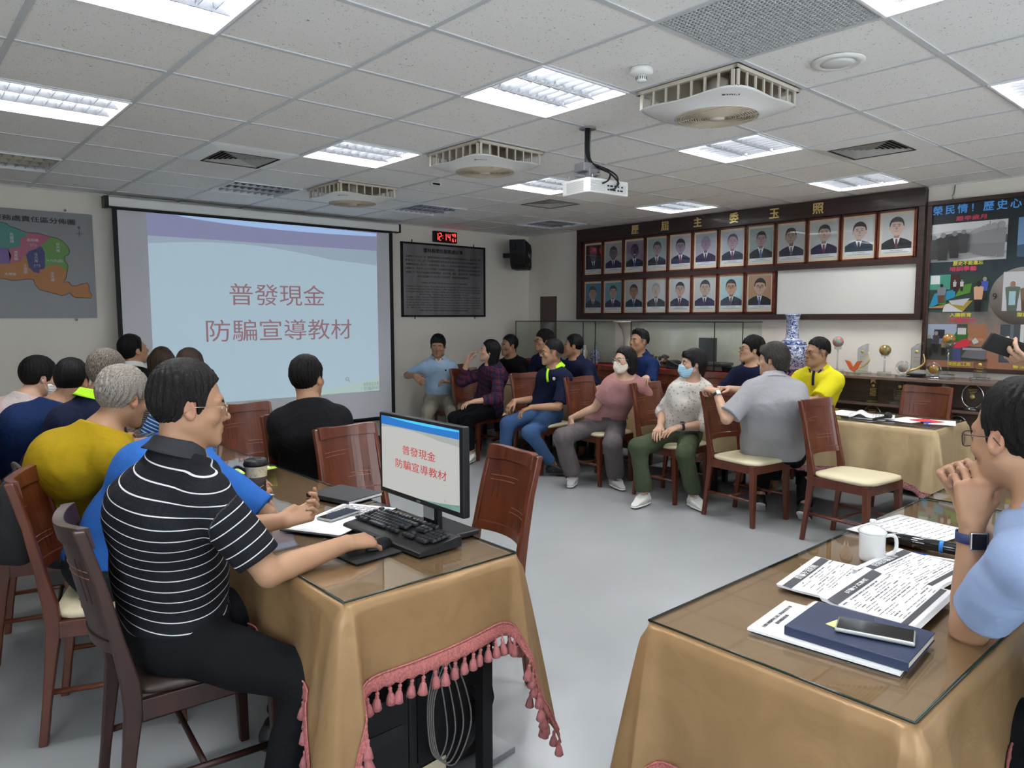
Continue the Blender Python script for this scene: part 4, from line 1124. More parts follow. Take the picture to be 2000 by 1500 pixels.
def seg7(ch, x, z, w, h_, th):
    S = {'a': ((0, h_ / 2), (w, th)), 'g': ((0, 0), (w, th)), 'd': ((0, -h_ / 2), (w, th)), 'f': ((-w / 2, h_ / 4), (th, h_ / 2)), 'b': ((w / 2, h_ / 4), (th, h_ / 2)), 'e': ((-w / 2, -h_ / 4), (th, h_ / 2)), 'c': ((w / 2, -h_ / 4), (th, h_ / 2))}
    for k in SEG[ch]: (dx, dz), (sx, sz) = S[k]; g.box((x + dx, -.0215, z + dz), (sx * .86 + .001, .002, sz * .86 + .001))
for ch, x in zip('1214', (-.135, -.085, -.01, .050)): seg7(ch, x, 0, .032, .085, .007)
for ch, x, z in (('4', .108, .030), ('9', .142, .030), ('6', .112, -.032), ('1', .142, -.032)): seg7(ch, x, z, .018, .036, .0045)
g.box((-.045, -.0215, .014), (.006, .002, .008)); g.box((-.045, -.0215, -.014), (.006, .002, .008))
g.build('figures', RED, t)
t = empty('wall_speaker', (6.52, 7.10, 2.31), R(38), 'black angular loudspeaker mounted high in the room corner', 'loudspeaker')
g = MB(); pf = [(-.29, .18), (-.27, .0), (-.235, -.14), (-.15, -.185), (.20, -.185), (.275, .10), (.22, .155), (-.22, .18)]
g.prism(pf, .20, Matrix(((1, 0, 0, 0), (0, 0, -1, .16), (0, 1, 0, 0), (0, 0, 0, 1)))); g.build('cabinet', MATS['black_plastic'], t, bevel=.008)
g = MB(); g.prism([(-.255, .15), (-.215, -.12), (-.14, -.165), (.09, -.165), (.14, .13), (-.2, .16)], .008, Matrix(((1, 0, 0, 0), (0, 0, -1, -.041), (0, 1, 0, 0), (0, 0, 0, 1)))); g.build('grille', mat('speaker_cloth', (.006, .006, .007), rough=.9), t)
g = MB(); g.box((.175, -.043, -.02), (.10, .006, .27)); g.lathe([(.03, 0), (.026, .004), (.012, .001), (0, .006)], M=Matrix.Translation((.18, -.047, .06)) @ Matrix.Rotation(R(90), 4, 'X'), n=20); g.build('horn_panel', MATS['black_plastic'], t)
g = MB(); text_mesh('PEAVEY', .06, Matrix.Translation((0, -.051, -.01)) @ Matrix.Rotation(R(12), 4, 'Y') @ Matrix.Rotation(R(90), 4, 'X'), g, sx=.62); text_mesh('PV', .022, Matrix.Translation((.175, -.048, -.03)) @ Matrix.Rotation(R(90), 4, 'X'), g)
g.prism([(-.014, -.13), (.014, -.13), (0, -.10)], .002, Matrix(((1, 0, 0, 0), (0, 0, -1, -.05), (0, 1, 0, 0), (0, 0, 0, 1)))); g.build('logo', MATS['trim_white'], t)
g = MB(); g.box((-.30, .10, .10), (.16, .05, .09)); g.box((0, .22, 0), (.06, .15, .06)); g.build('bracket', MATS['black_plastic'], t)
g = MB(); g.box((XW - .004, 7.05, 1.35), (.008, .31, .86)); g.box((XW - .01, 6.895, 1.35), (.004, .012, .86)); tag(g.build('wall_patch', mat('patch_brown', (.10, .07, .06), rough=.5)), 'narrow dark brown panel on the wall beside the room corner', 'wall panel')

# ---------------------------------------------------------------- portrait panel
mat('mat_cream', (.66, .56, .40), rough=.5); mat('strip_white', (.66, .66, .68), rough=.5); mat('ink_grey', (.16, .17, .2), rough=.6)
mat('inset_white', (.60, .60, .57), rough=.4)
t = empty('hanging_board', (0, 0, 0), 0, 'long dark brown wall panel with gold characters and two rows of portraits', 'wall panel')  # panel fixed flat against the wall
g = MB(); g.box((XW - .014, 4.43, 2.035), (.026, 4.09, 1.115)); g.build('backboard', MATS['panel_dark'], t)
g = MB()
g.box((XW - .04, 4.43, 2.525), (.05, 4.09, .155)); g.box((XW - .04, 4.43, 1.5), (.05, 4.09, .055)); g.box((XW - .037, 4.412, 1.988), (.04, 3.952, .055))
g.box((XW - .040, 6.432, 1.9875), (.049, .086, .919)); g.box((XW - .040, 2.41, 1.9875), (.049, .05, .919)); g.build('surround', MATS['panel_dark'], t)
g = MB(); g.box((XW - .026, 3.085, 1.745), (.006, 1.30, .45)); g.build('blank_inset', MATS['inset_white'], t)
TP = lambda y, z, x=XW - .068: Matrix.Translation((x, y, z)) @ Matrix.Rotation(R(-90), 4, 'Z') @ Matrix.Rotation(R(90), 4, 'X')
for ch, y in zip('歷屆主委玉照', (5.53, 5.10, 4.667, 4.222, 3.772, 3.325)):
    g = MB(); text_mesh(ch, .112, TP(y, 2.52), g, depth=.008, bold=.0022); g.build('gold_character', MATS['gold'], t)
rnd = random.Random(3)
UP = [('purple-tinted', (.03, .025, .04), (.14, .09, .15), 'bald man in dark glasses', 1, (.14, .10, .13)), ('grey', (.36, .36, .36), (.16, .10, .12), 'man in black-rimmed glasses', 1, 0), ('mauve', (.24, .17, .27), (.15, .09, .16), 'smiling man', 0, 0), ('grey-green', (.30, .36, .36), (.32, .24, .26), 'man with combed-back hair', 0, 0), ('pale', (.44, .42, .46), (.30, .22, .30), 'man with patterned tie', 1, 0), ('violet-grey', (.32, .33, .40), (.26, .17, .24), 'grey-haired man in glasses', 1, 0), ('grey-blue', (.36, .38, .44), (.32, .22, .27), 'man with receding hair', 0, 0), ('sea-grey', (.26, .33, .34), (.34, .20, .22), 'man with purple tie', 0, 0), ('light grey', (.42, .43, .44), (.36, .24, .20), 'man with dark tie', 0, 0), ('silver', (.46, .47, .48), (.46, .32, .27), 'man with blue tie', 0, 0), ('white', (.50, .50, .51), (.50, .36, .32), 'man with wide face', 0, 0), ('silver-white', (.50, .50, .50), (.52, .37, .31), 'man with striped tie', 0, 0)]
LO = [('blue', (.05, .16, .26), (.40, .26, .17), 'man with parted hair', 0, 0), ('sky-blue', (.12, .26, .34), (.42, .25, .19), 'man in dark suit', 0, 0), ('grey-white', (.40, .40, .41), (.32, .17, .10), 'tanned man', 0, 0), ('pale grey', (.48, .48, .50), (.48, .36, .29), 'white-haired man with high forehead', 0, (.30, .28, .26)), ('pale', (.46, .47, .50), (.44, .28, .21), 'round-cheeked man', 0, 0), ('white-grey', (.46, .47, .48), (.42, .29, .22), 'man with cropped hair', 0, 0), ('light blue', (.36, .52, .55), (.46, .26, .17), 'man in glasses and black suit', 1, 0), ('brown', (.38, .23, .15), (.50, .32, .24), 'man in glasses and navy tie', 1, 0)]
def portrait(y, zc, spec, row, idx):
    nm, bg, sk, what, gl, hr = spec
    hgt = .392; W = .292
    ords = ['leftmost', 'second from the left', 'third from the left', 'fourth from the left', 'fifth from the left', 'sixth from the left', 'seventh from the left', 'eighth from the left', 'ninth from the left', 'tenth from the left', 'eleventh from the left', 'rightmost']
    o_ = ords[idx] if not (row == 'lower' and idx == 7) else 'rightmost'
    t = empty('framed_portrait', (XW - .045, y, zc), R(-90), '%s-toned portrait, %s, %s, %s row' % (nm, what, o_, row), 'framed portrait', 'framed portraits on the wall panel')
    g = MB(); hw, hh = W / 2 + .006, hgt / 2 + .006
    for c, d in (((0, 0, hh), (2 * hw + .014, .028, .014)), ((0, 0, -hh), (2 * hw + .014, .028, .014)), ((hw + .004, 0, 0), (.022, .028, 2 * hh + .014)), ((-hw - .004, 0, 0), (.022, .028, 2 * hh + .014))): g.box(c, d)
    g.build('frame', MATS['mahogany'], t)
    g = MB(); g.box((0, .006, 0), (W + .01, .006, hgt + .01)); g.build('mount', MATS['mat_cream'], t)
    pw, ph, cz = .252, .300, .022
    ms = [mat('bg_%s_%d' % (row, idx), bg, rough=.35), mat('sk_%s_%d' % (row, idx), sk, rough=.4), mat('hr_%s_%d' % (row, idx), hr or ((.03, .026, .03) if idx != 5 or row == 'lower' else (.2, .2, .22)), rough=.5), mat('suit_%d' % (idx % 4), [(.018, .02, .05), (.022, .014, .06), (.02, .03, .055), (.012, .012, .016)][idx % 4], rough=.6), MATS['strip_white'], mat('tie_%d' % (idx % 5), [(.03, .03, .05), (.12, .03, .08), (.05, .1, .3), (.1, .1, .12), (.15, .02, .03)][idx % 5], rough=.5), MATS['ink_grey'], mat('shade_%s_%d' % (row, idx), tuple(c * .55 for c in sk), rough=.5)]
    g = MB(); RX = Matrix.Rotation(R(90), 4, 'X')
    L_ = lambda k: Matrix.Translation((0, .003 - .0007 * k, cz)) @ RX
    g.prism([(-pw / 2, -ph / 2), (pw / 2, -ph / 2), (pw / 2, ph / 2), (-pw / 2, ph / 2)], .0004, L_(0), 0)
    g.prism([(-pw / 2, -ph / 2 - .042), (pw / 2, -ph / 2 - .042), (pw / 2, -ph / 2), (-pw / 2, -ph / 2)], .0004, L_(1), 4)
    s_ = rnd.uniform(.9, 1.08); hx, hz = rnd.uniform(-.006, .006), .035 + rnd.uniform(-.01, .008)
    E_ = lambda cx, cz_, rx, rz, a0=0, a1=360, n=28: [(cx + rx * math.cos(R(a0 + (a1 - a0) * k / n)), cz_ + rz * math.sin(R(a0 + (a1 - a0) * k / n))) for k in range(n + (a1 - a0 != 360))]
    g.prism([(-pw / 2, -ph / 2), (pw / 2, -ph / 2), (pw / 2, -.098), (.085, -.072), (.03, -.052), (-.03, -.052), (-.085, -.072), (-pw / 2, -.098)], .0004, L_(1), 3)
    g.prism([(-.030, -.050), (0, -ph / 2 + .002), (.030, -.050), (.024, -.035), (-.024, -.035)], .0004, L_(2), 4)
    g.prism([(-.008, -.062), (.008, -.062), (.013, -ph / 2 + .012), (0, -ph / 2), (-.013, -ph / 2 + .012)], .0004, L_(3), 5)
    g.prism([(-.022 * s_, -.055), (.022 * s_, -.055), (.024 * s_, -.01), (-.024 * s_, -.01)], .0004, L_(3.5), 7)
    g.prism(E_(hx, hz + .016, .060 * s_, .070 * s_), .0004, L_(3.8), 2)
    for sx in (-1, 1): g.prism(E_(hx + sx * .056 * s_, hz - .012, .009, .017, n=12), .0004, L_(4), 1)
    g.prism(E_(hx, hz - .006, .0535 * s_, .068 * s_), .0004, L_(4.4), 1)
    fr = .012 if (hr or 'reced' in what or 'bald' in what) else 0
    g.prism([(hx - .056 * s_, hz + .02), (hx - .046 * s_, hz + .038 + fr), (hx - .02, hz + .046 + fr), (hx + .025, hz + .043 + fr), (hx + .047 * s_, hz + .034 + fr), (hx + .057 * s_, hz + .018), (hx + .052 * s_, hz + .056), (hx + .03, hz + .078), (hx, hz + .086), (hx - .03, hz + .078), (hx - .052 * s_, hz + .056)], .0004, L_(5), 2)
    for sx in (-1, 1):
        g.prism(E_(hx + sx * .021, hz + .006, .0095, .0032, n=10), .0004, L_(5.4), 2)
        g.prism([(hx + sx * .021 - .014, hz + .017), (hx + sx * .021 + .014, hz + .017), (hx + sx * .021 + .012, hz + .022), (hx + sx * .021 - .012, hz + .022)], .0004, L_(5.4), 2)
        if gl:
            for r_ in (0,): g.tube([Vector((hx + sx * .022 + .017 * math.cos(a), -.0015, cz + hz + .004 + .012 * math.sin(a))) for a in [2 * PI * k / 16 for k in range(16)]], .0013, 4, mi=2, closed=True)
    g.prism([(hx - .004, hz + .004), (hx + .004, hz + .004), (hx + .010, hz - .018), (hx, hz - .023), (hx - .010, hz - .018)], .0004, L_(5.2), 7)
    g.prism(E_(hx, hz - .038, .018, .0034, n=12), .0004, L_(5.4), 7 if 'smil' not in what else 4)
    g.build('picture', ms, t)
    g = MB(); RT2 = Matrix.Translation((0, .0012, cz - ph / 2)) @ RX
    text_mesh('第%s任主任委員玉照' % '一二三四五六七八九十廿卅'[idx], .012, RT2 @ Matrix.Translation((0, -.014, 0)), g, 0, .0005); text_mesh('中華民國行政院國軍退除役官兵輔導委員會', .009, RT2 @ Matrix.Translation((0, -.030, 0)), g, 0, .0005, fit=.21)
    g.build('caption', MATS['ink_grey'], t)
    g = MB(); g.box((0, -.007, 0), (W + .008, .002, hgt + .008)); g.build('pane', MATS['pane_glass'], t)
glass_mat('pane_glass', (.97, .98, .98), .8)
for k in range(12): portrait(6.207 - k * .3265, 2.226, UP[k], 'upper', k)
for k in range(8): portrait(6.207 - k * .3265, 1.749, LO[k], 'lower', k)

# ---------------------------------------------------------------- large history poster
t = empty('history_poster', (XW - .04, 0, 0), 0, 'large framed photo-collage poster with blue Chinese heading, right of the portrait panel', 'poster')
HY0, HY1, HZ0, HZ1 = .55, 2.365, 1.04, 2.475
g = MB(); w = .036
for c, d in (((0, (HY0 + HY1) / 2, HZ0 + w / 2), (.05, HY1 - HY0, w)), ((0, (HY0 + HY1) / 2, HZ1 - w / 2), (.05, HY1 - HY0, w)), ((0, HY0 + w / 2, 1.757), (.049, w, 1.362)), ((0, HY1 - w / 2, 1.757), (.049, w, 1.362))): g.box(c, d)
g.build('frame', MATS['panel_edge'], t, bevel=.004)
def poster_mat():
    m = mat('poster_bg', (.03, .04, .05), rough=.35); nt, N, L = nodes_of(m); b = N['Principled BSDF']
    tc = N.new('ShaderNodeTexCoord'); sp = N.new('ShaderNodeSeparateXYZ'); L.new(tc.outputs['Object'], sp.inputs[0])
    n = N.new('ShaderNodeTexNoise'); n.inputs['Scale'].default_value = 6; n.inputs['Detail'].default_value = 7; L.new(tc.outputs['Object'], n.inputs['Vector'])
    a = N.new('ShaderNodeMath'); a.operation = 'MULTIPLY_ADD'; a.inputs[1].default_value = .5; L.new(n.outputs[0], a.inputs[0]); L.new(sp.outputs['Z'], a.inputs[2])
    r = N.new('ShaderNodeMapRange'); r.inputs[1].default_value = 1.35; r.inputs[2].default_value = 2.35; L.new(a.outputs[0], r.inputs[0])
    cr = N.new('ShaderNodeValToRGB'); e = cr.color_ramp.elements; e[0].position = 0; e[0].color = (.30, .13, .08, 1); e[1].position = 1; e[1].color = (.012, .018, .022, 1)
    for p, c in ((.2, (.26, .15, .11, 1)), (.38, (.17, .14, .12, 1)), (.5, (.07, .09, .10, 1)), (.62, (.03, .05, .06, 1))):
        q = e.new(p); q.color = c
    L.new(r.outputs[0], cr.inputs[0]); L.new(cr.outputs[0], b.inputs['Base Color']); return m
g = MB(); g.box((.005, (HY0 + HY1) / 2, 1.757), (.01, HY1 - HY0 - .04, 1.40)); g.build('print', poster_mat(), t)
PM = lambda y, z, d=.002: Matrix.Translation((-d, y, z)) @ Matrix.Rotation(R(-90), 4, 'Z') @ Matrix.Rotation(R(90), 4, 'X')
g = MB()
for k, ch in enumerate('榮民情！歷史心'): text_mesh(ch, .080, PM(2.292 - k * .0935, 2.388), g, bold=.0016)
g.build('heading', mat('blue_letter', (.10, .36, .85), rough=.4), t)
g = MB()
for tx, y, z, w_ in (('艱辛歲月', 2.035, 2.310, .22), ('培訓學藝', 2.08, 1.895, .20), ('木雕志工', 2.06, 1.468, .20), ('怡情養性', 1.50, 1.468, .2)):
    g = MB(); text_mesh(tx, .042, PM(y, z), g, bold=.001, fit=w_); g.build('red_caption', mat('red_letter', (.55, .05, .11), rough=.4), t)
g = MB()
for tx, y, z, w_ in (('歷史不能遺忘', 2.045, 1.941, .22), ('入圍教育', 2.08, 1.512, .16), ('榮民志工隊', 2.07, 1.100, .17), ('深耕社區', 1.60, 1.512, .16), ('書法學習', 1.60, 1.10, .17)): g = MB(); text_mesh(tx, .036, PM(y, z), g, bold=.001, fit=w_); g.build('yellow_caption', mat('yellow_letter', (.55, .50, .05), rough=.4), t)
def pic(name, y0, y1, z0, z1, cells):
    """cells: (colour, polygon in 0..1 picture coordinates)"""
    g = MB(); ms = []
    for k, (c, poly) in enumerate(cells):
        key = 'p_%02d%02d%02d' % tuple(int(x * 99) for x in c)
        m = mat(key, c, rough=.35)
        if m not in ms: ms.append(m)
        g.prism([((u) * (y0 - y1), v * (z1 - z0)) for u, v in poly], .0003, PM(y0, z0, .001 + .0006 * (k + 1)), ms.index(m))
    g.build(name, ms, t)
RCT = lambda a, b, c, d: [(a, b), (c, b), (c, d), (a, d)]
def fig(x, z, h_, c1, c2=(.02, .02, .02), sk=(.25, .2, .17), w=1.0):
    r = h_ * .1; ww = h_ * .13 * w * .62
    return [(c2, [(x - ww * .8, z), (x + ww * .8, z), (x + ww, z + h_ * .5), (x - ww, z + h_ * .5)]), (c1, [(x - ww, z + h_ * .4), (x + ww, z + h_ * .4), (x + ww * 1.25, z + h_ * .8), (x, z + h_ * .86), (x - ww * 1.25, z + h_ * .8)]), (sk, [(x + r * .55 * math.cos(2 * PI * q / 10), z + h_ * .91 + r * math.sin(2 * PI * q / 10)) for q in range(10)])]
G = lambda v: (v, v, v * 1.03)
cells = [(G(.45), RCT(0, 0, 1, 1)), (G(.60), [(0, .75), (.2, .8), (1, .85), (1, 1), (0, 1)]), (G(.08), [(0, .45), (.14, .7), (.3, .74), (.6, .72), (1, .62), (1, .42), (.5, .40), (0, .38)]), (G(.3), [(0, 0), (.5, .05), (1, .15), (1, .22), (.4, .16), (0, .10)]), (G(.2), RCT(.77, .7, .78, .98))]
for k, x in enumerate((.50, .56, .60, .65, .70, .76, .84, .93)): cells += fig(x, .22 - k * .022, .52 + k * .052, G(.22), G(.17), G(.3), .75)
for x, z, h_, v in ((.05, .08, .62, .05), (.17, .04, .72, .035), (.33, .08, .70, .03), (.45, .2, .6, .05)): cells += fig(x, z, h_, G(v), G(v * .8), G(.2), 1.3)
pic('parade_photo', 2.329, 1.776, 1.961, 2.279, cells)
cells = [((.03, .05, .04), RCT(0, 0, 1, 1)), ((.05, .22, .16), RCT(0, .6, .36, 1)), ((.50, .55, .55), RCT(.02, .75, .18, .98)), ((.05, .02, .02), RCT(.36, .5, .52, 1)), ((.02, .20, .32), [(.0, .1), (.45, .4), (.45, .6), (.1, .5)]), ((.30, .22, .03), [(.35, .25), (.75, .3), (.6, .02), (.55, .0), (.3, .1)]), ((.50, .50, .52), [(.28, .2), (.35, .22), (.6, 0), (.25, 0)]), ((.4, .4, .42), [(.35, .3), (.7, .36), (.6, .16), (.4, .2)]), ((.05, .18, .03), [(.2, .3), (.3, .38), (.3, .2), (.15, .2)]), ((.07, .20, .03), [(.45, .4), (.55, .7), (.72, .75), (.7, .5)]), ((.30, .18, .08), [(0, .12), (.3, .2), (.25, .1), (0, .1)])]
cells += fig(.22, .25, .5, (.16, .17, .19), (.10, .05, .04), (.02, .015, .015), 1.6) + fig(.44, .55, .3, (.4, .38, .38)) + fig(.56, .55, .3, (.5, .5, .5)) + fig(.93, .3, .6, (.04, .08, .32)) + fig(.84, .0, .8, (.48, .28, .17), (.01, .01, .012), (.02, .015, .015), 1.0)
pic('workshop_photo', 2.329, 1.881, 1.540, 1.854, cells)
cells = [((.05, .06, .05), RCT(0, 0, 1, 1)), ((.28, .33, .42), RCT(0, .45, .5, 1)), ((.28, .13, .07), RCT(.68, .4, 1, 1)), ((.40, .17, .10), RCT(.7, .55, .95, .62)), ((.02, .02, .03), RCT(.12, .6, .3, .85)), ((.03, .12, .03), [(.4, .5), (.5, .8), (.7, .75), (.68, .5)]), ((.5, .5, .5), RCT(.52, .72, .66, .9)), ((.46, .03, .05), [(.45, .3), (.5, .5), (.66, .62), (.74, .55), (.72, .4)]), ((.05, .06, .16), [(.45, .0), (.46, .35), (.58, .35), (.6, 0)]), ((.45, .45, .44), [(.76, .55), (.82, .64), (.88, .52), (.8, .45)]), ((.12, .12, .13), [(.6, .1), (.7, .35), (1, .3), (1, .05)]), ((.26, .27, .3), RCT(.62, .3, 1, .36))]
cells += fig(.16, .2, .6, (.05, .04, .05)) + fig(.30, .15, .5, (.22, .15, .06)) + fig(.04, .1, .6, (.04, .04, .03))
pic('craft_photo', 2.325, 1.878, 1.130, 1.437, cells)
cells = [((.45, .46, .47), RCT(0, 0, 1, 1))] + fig(.15, 0, .75, (.10, .13, .09), (.1, .12, .1), (.3, .17, .1), 1.5) + fig(.36, 0, .7, (.16, .1, .07), (.1, .06, .04), (.3, .17, .1), 1.4) + [((.3, .45, .5), RCT(.1, .15, .2, .5))] + fig(.7, 0, .8, (.15, .15, .2))
pic('family_photo', 1.786, 1.33, 1.545, 1.857, cells)
pic('curtain_photo', 1.786, 1.33, 1.13, 1.437, [((.05, .06, .07), RCT(0, 0, 1, 1)), ((.12, .13, .15), RCT(.15, .0, .2, 1)), ((.5, .5, .5), RCT(.3, .0, .36, 1)), ((.25, .25, .25), RCT(.45, .2, 1, 1))])
pic('landscape_photo', 1.706, 1.2, 1.97, 2.281, [((.12, .22, .36), RCT(0, 0, 1, 1)), ((.04, .08, .12), [(0, 0), (1, 0), (1, .3), (.5, .4), (0, .3)])])
g = MB(); g.lathe([(.232, 0), (.232, .001), (.0, .001)], M=PM(1.645, 1.66, .0008), n=48); g.build('dial', mat('dial_grey', (.20, .18, .16), rough=.5), t)
g = MB(); text_mesh('9', .07, PM(1.84, 1.66, .003), g); g.build('dial_numeral', MATS['map_ink'], t)
g = MB(); g.tube([(-.005, 2.18, HZ1), (-.02, 2.18, HZ1 + .03), (0.02, 2.185, HZ1 + .05), (.03, 2.18, H - .01)], .005, 6); g.build('hanger', MATS['steel_grey'], t)

# ---- unseen window lights, added behind the camera to brighten ceiling and walls
mat('window_sky', (.7, .78, .85), emit=(.80, .90, 1.0), es=2.2); MATS['window_sky'].cycles.emission_sampling = 'NONE'
for k, (cx, cy, rz) in enumerate(((.6, Y0 + .02, 0), (4.0, Y0 + .02, 0), (X0 + .02, -.2, -PI / 2))):
    t = empty('window_%d' % (k + 1), (cx, cy, 1.55), rz); t['kind'] = 'structure'
    g = MB(); g.box((0, 0, 0), (2.4, .01, 1.3)); o = g.build('sky_pane', MATS['window_sky'], t)
    g = MB()
    for x in (-1.2, 0, 1.2): g.box((x, .02, 0), (.05, .05, 1.35))
    for z in (-.66, .66): g.box((0, .02, z), (2.45, .05, .05))
    g.build('window_frame', MATS['steel_grey'], t)
    la = bpy.data.lights.new('daylight', 'AREA'); la.shape = 'RECTANGLE'; la.size = 2.3; la.size_y = 1.25; la.energy = FILL_W; la.color = (1.0, .98, .95)
    lo_ = bpy.data.objects.new('daylight', la); col.objects.link(lo_); lo_.parent = t; lo_.location = (0, .05, 0); lo_.rotation_euler = (PI / 2, 0, PI)
# ---------------------------------------------------------------- chairs
mat('groove', (.26, .10, .05), rough=.3); mat('groove_dark', (.012, .005, .003), rough=.5)  # pale strips paint the highlights on groove edges, dark strips draw the grooves
def make_chair(wood, label_light=True):
    W = MATS[wood]; t = empty('dining_chair'); rz = lambda z: -.195 - .10 * max(0, (z - .45)) / .5 - .055 * max(0, (.45 - z)) / .45
    g = MB()   # cushion
    def cush(u, v):
        a = 2 * PI * u; c, s_ = math.cos(a), math.sin(a); p = 6
        k = 1 / (abs(c) ** p + abs(s_) ** p) ** (1 / p)
        y = .215 * s_ * k; x = (.208 + .016 * s_ * k) * c * k
        sc_ = [0, .55, .88, .985, 1.0, .985, .93][int(round(v * 6))]; z = [.482, .482, .478, .470, .460, .450, .444][int(round(v * 6))]
        return Vector((x * sc_, .01 + y * sc_, z))
    g.grid(cush, 48, 7, closed_u=True); g.build('seat', MATS['leather_cream'] if wood == 'chair_wood' else mat('leather_dark', (.030, .018, .014), rough=.45, bump=.15, bscale=150), t)
    for sx in (-1, 1):
        g = MB(); z0 = [.445, .25, 0]; w = [.042, .038, .030]
        for k in range(2):
            pass
        vs = []
        for z, w_ in zip(z0, w):
            y = .185 + (.445 - z) * .03; x = sx * (.195 + (.445 - z) * .01)
            vs += [(x - w_ / 2, y - w_ / 2, z), (x + w_ / 2, y - w_ / 2, z), (x + w_ / 2, y + w_ / 2, z), (x - w_ / 2, y + w_ / 2, z)]
        g.add(vs, [(4 * k + q, 4 * k + (q + 1) % 4, 4 * k + 4 + (q + 1) % 4, 4 * k + 4 + q) for k in range(2) for q in range(4)] + [(3, 2, 1, 0), (8, 9, 10, 11)]); g.build('leg', W, t, bevel=.004)
        g = MB(); vs = []; zs = [0, .15, .30, .42, .50, .62, .78, .94]
        for z in zs:
            dpt = .030 + .022 * math.exp(-((z - .45) / .16) ** 2); y = rz(z) - (.012 if z > .8 else 0); wx = .026; x = sx * (.186 - .012 * (z / .94))
            vs += [(x - wx / 2, y - dpt / 2, z), (x + wx / 2, y - dpt / 2, z), (x + wx / 2, y + dpt / 2, z), (x - wx / 2, y + dpt / 2, z)]
        n = len(zs)
        g.add(vs, [(4 * k + (q + 1) % 4, 4 * k + q, 4 * k + 4 + q, 4 * k + 4 + (q + 1) % 4) for k in range(n - 1) for q in range(4)] + [(0, 1, 2, 3), tuple(4 * n - 4 + q for q in (3, 2, 1, 0))]); g.build('leg', W, t, bevel=.005)
    g = MB()
    g.box((0, .195, .415), (.37, .022, .06)); g.box((0, -.185, .415), (.34, .022, .06))
    for sx in (-1, 1): g.box((sx * .190, .0, .415), (.022, .36, .06), rz=-sx * .0)
    g.build('apron', W, t, bevel=.002)
    for sx in (-1, 1):
        g = MB(); g.tube([(sx * .186, -.215, .19), (sx * .197, .185, .19)], .0105, 8); g.build('stretcher', W, t)
    g = MB(); g.tube([(-.19, -.02, .19), (.19, -.02, .19)], .0095, 8); g.build('stretcher', W, t)
    # back: curved panel between the posts with a waved top rail
    g = MB(); n = 17
    def bk(u, z): return -.045 * (1 - (2 * u - 1) ** 2) + rz(z)
    def panel(z0, z1, th, x0=-.168, x1=.168, m=6, wave=0):
        vs = []; 
        for side in (1, -1):
            for j in range(m):
                for i in range(n):
                    u = i / (n - 1); zz = z0 + (z1 - z0) * j / (m - 1)
                    if wave and j == m - 1: zz += wave * (math.cos((2 * u - 1) * PI * 1.0) * .5 + .5)
                    vs.append((x0 + (x1 - x0) * u, bk(u, zz) + side * th / 2, zz))
        F = []; o = m * n
        for j in range(m - 1):
            for i in range(n - 1):
                a = j * n + i; F += [(a + 1, a, a + n, a + n + 1), (o + a, o + a + 1, o + a + n + 1, o + a + n)]
        for i in range(n - 1): F += [(i, i + 1, o + i + 1, o + i), ((m - 1) * n + i + 1, (m - 1) * n + i, o + (m - 1) * n + i, o + (m - 1) * n + i + 1)]
        for j in range(m - 1): F += [(j * n + n, j * n, o + j * n, o + j * n + n), (j * n + n - 1, j * n + 2 * n - 1, o + j * n + 2 * n - 1, o + j * n + n - 1)]
        g.add(vs, F, 0, False)
    panel(.60, .89, .014); pb = g.build('backrest', W, t)
    g = MB(); panel(.885, .945, .030, wave=-.010); g.build('top_rail', W, pb, bevel=.004)
    g = MB(); panel(.575, .615, .024); g.build('lower_rail', W, pb, bevel=.004)
    g = MB()
    def line(u0, z0, u1, z1, mi, th=.0035):
        m = 7
        for sd in (1, -1):
            pts = []
            for k in range(m):
                u = u0 + (u1 - u0) * k / (m - 1); z = z0 + (z1 - z0) * k / (m - 1); pts.append((-.168 + .336 * u, bk(u, z) + sd * .0072, z))
            g.tube(pts, th / 2, 4, mi=mi)
    for z in (.815, .795): line(.42 if z > .8 else .5, z, .92, z, 0)
    for z in (.695, .675): line(.10, z, .52 if z < .69 else .48, z, 0)
    for u in (.78, .86): line(u, .845, u, .72, 1, .003)
    for u in (.16, .24): line(u, .715, u, .64, 1, .003)
    g.build('carved_line', [MATS['groove'], MATS['groove_dark']], pb)
    return t
CH = {}
def chair(x, y, face, label, wood='chair_wood', group='wooden meeting chairs'):
    o = copy_tree(CH[wood]) if wood in CH else make_chair(wood)
    CH.setdefault(wood, o)
    o.location = (x, y, 0); o.rotation_euler = (0, 0, -R(face)); tag(o, label, 'chair', group); return o
# face: azimuth from +Y towards +X
chair(.70, 2.30, 95, 'dark brown wooden chair under the man in the striped polo shirt', 'chair_wood_dark')
chair(.67, 3.00, 110, 'reddish wooden chair under the man in the yellow T-shirt')
chair(.61, 3.86, 103, 'wooden chair with cream seat at the far left behind the yellow T-shirt man')
chair(.66, 4.72, 88, 'wooden chair hidden behind the navy T-shirt man on the left')
chair(1.72, 2.31, -82, 'empty wooden chair right behind the computer monitor')
chair(1.85, 3.07, 175, 'empty wooden chair between the black-shirted man and the monitor')
chair(1.86, 3.74, 174, 'wooden chair under the man in the black shirt')
chair(1.83, 4.40, 176, 'empty wooden chair left of the black-shirted man')
chair(4.84, 2.82, 186, 'wooden chair with cream seat under the grey-shirted person')
chair(4.80, 2.02, 186, 'empty wooden chair with cream seat in front of the far table, nearest the camera')
chair(4.96, 3.59, 183, 'wooden chair under the woman in the floral blouse')
chair(4.98, 4.40, 184, 'wooden chair under the woman in the pink blouse')
chair(4.93, 5.10, 183, 'wooden chair under the man with the neon collar and jeans')
chair(4.90, 6.05, 180, 'wooden chair under the woman in the plaid shirt')
chair(5.02, 6.80, 225, 'wooden chair under the man in the pale blue polo')
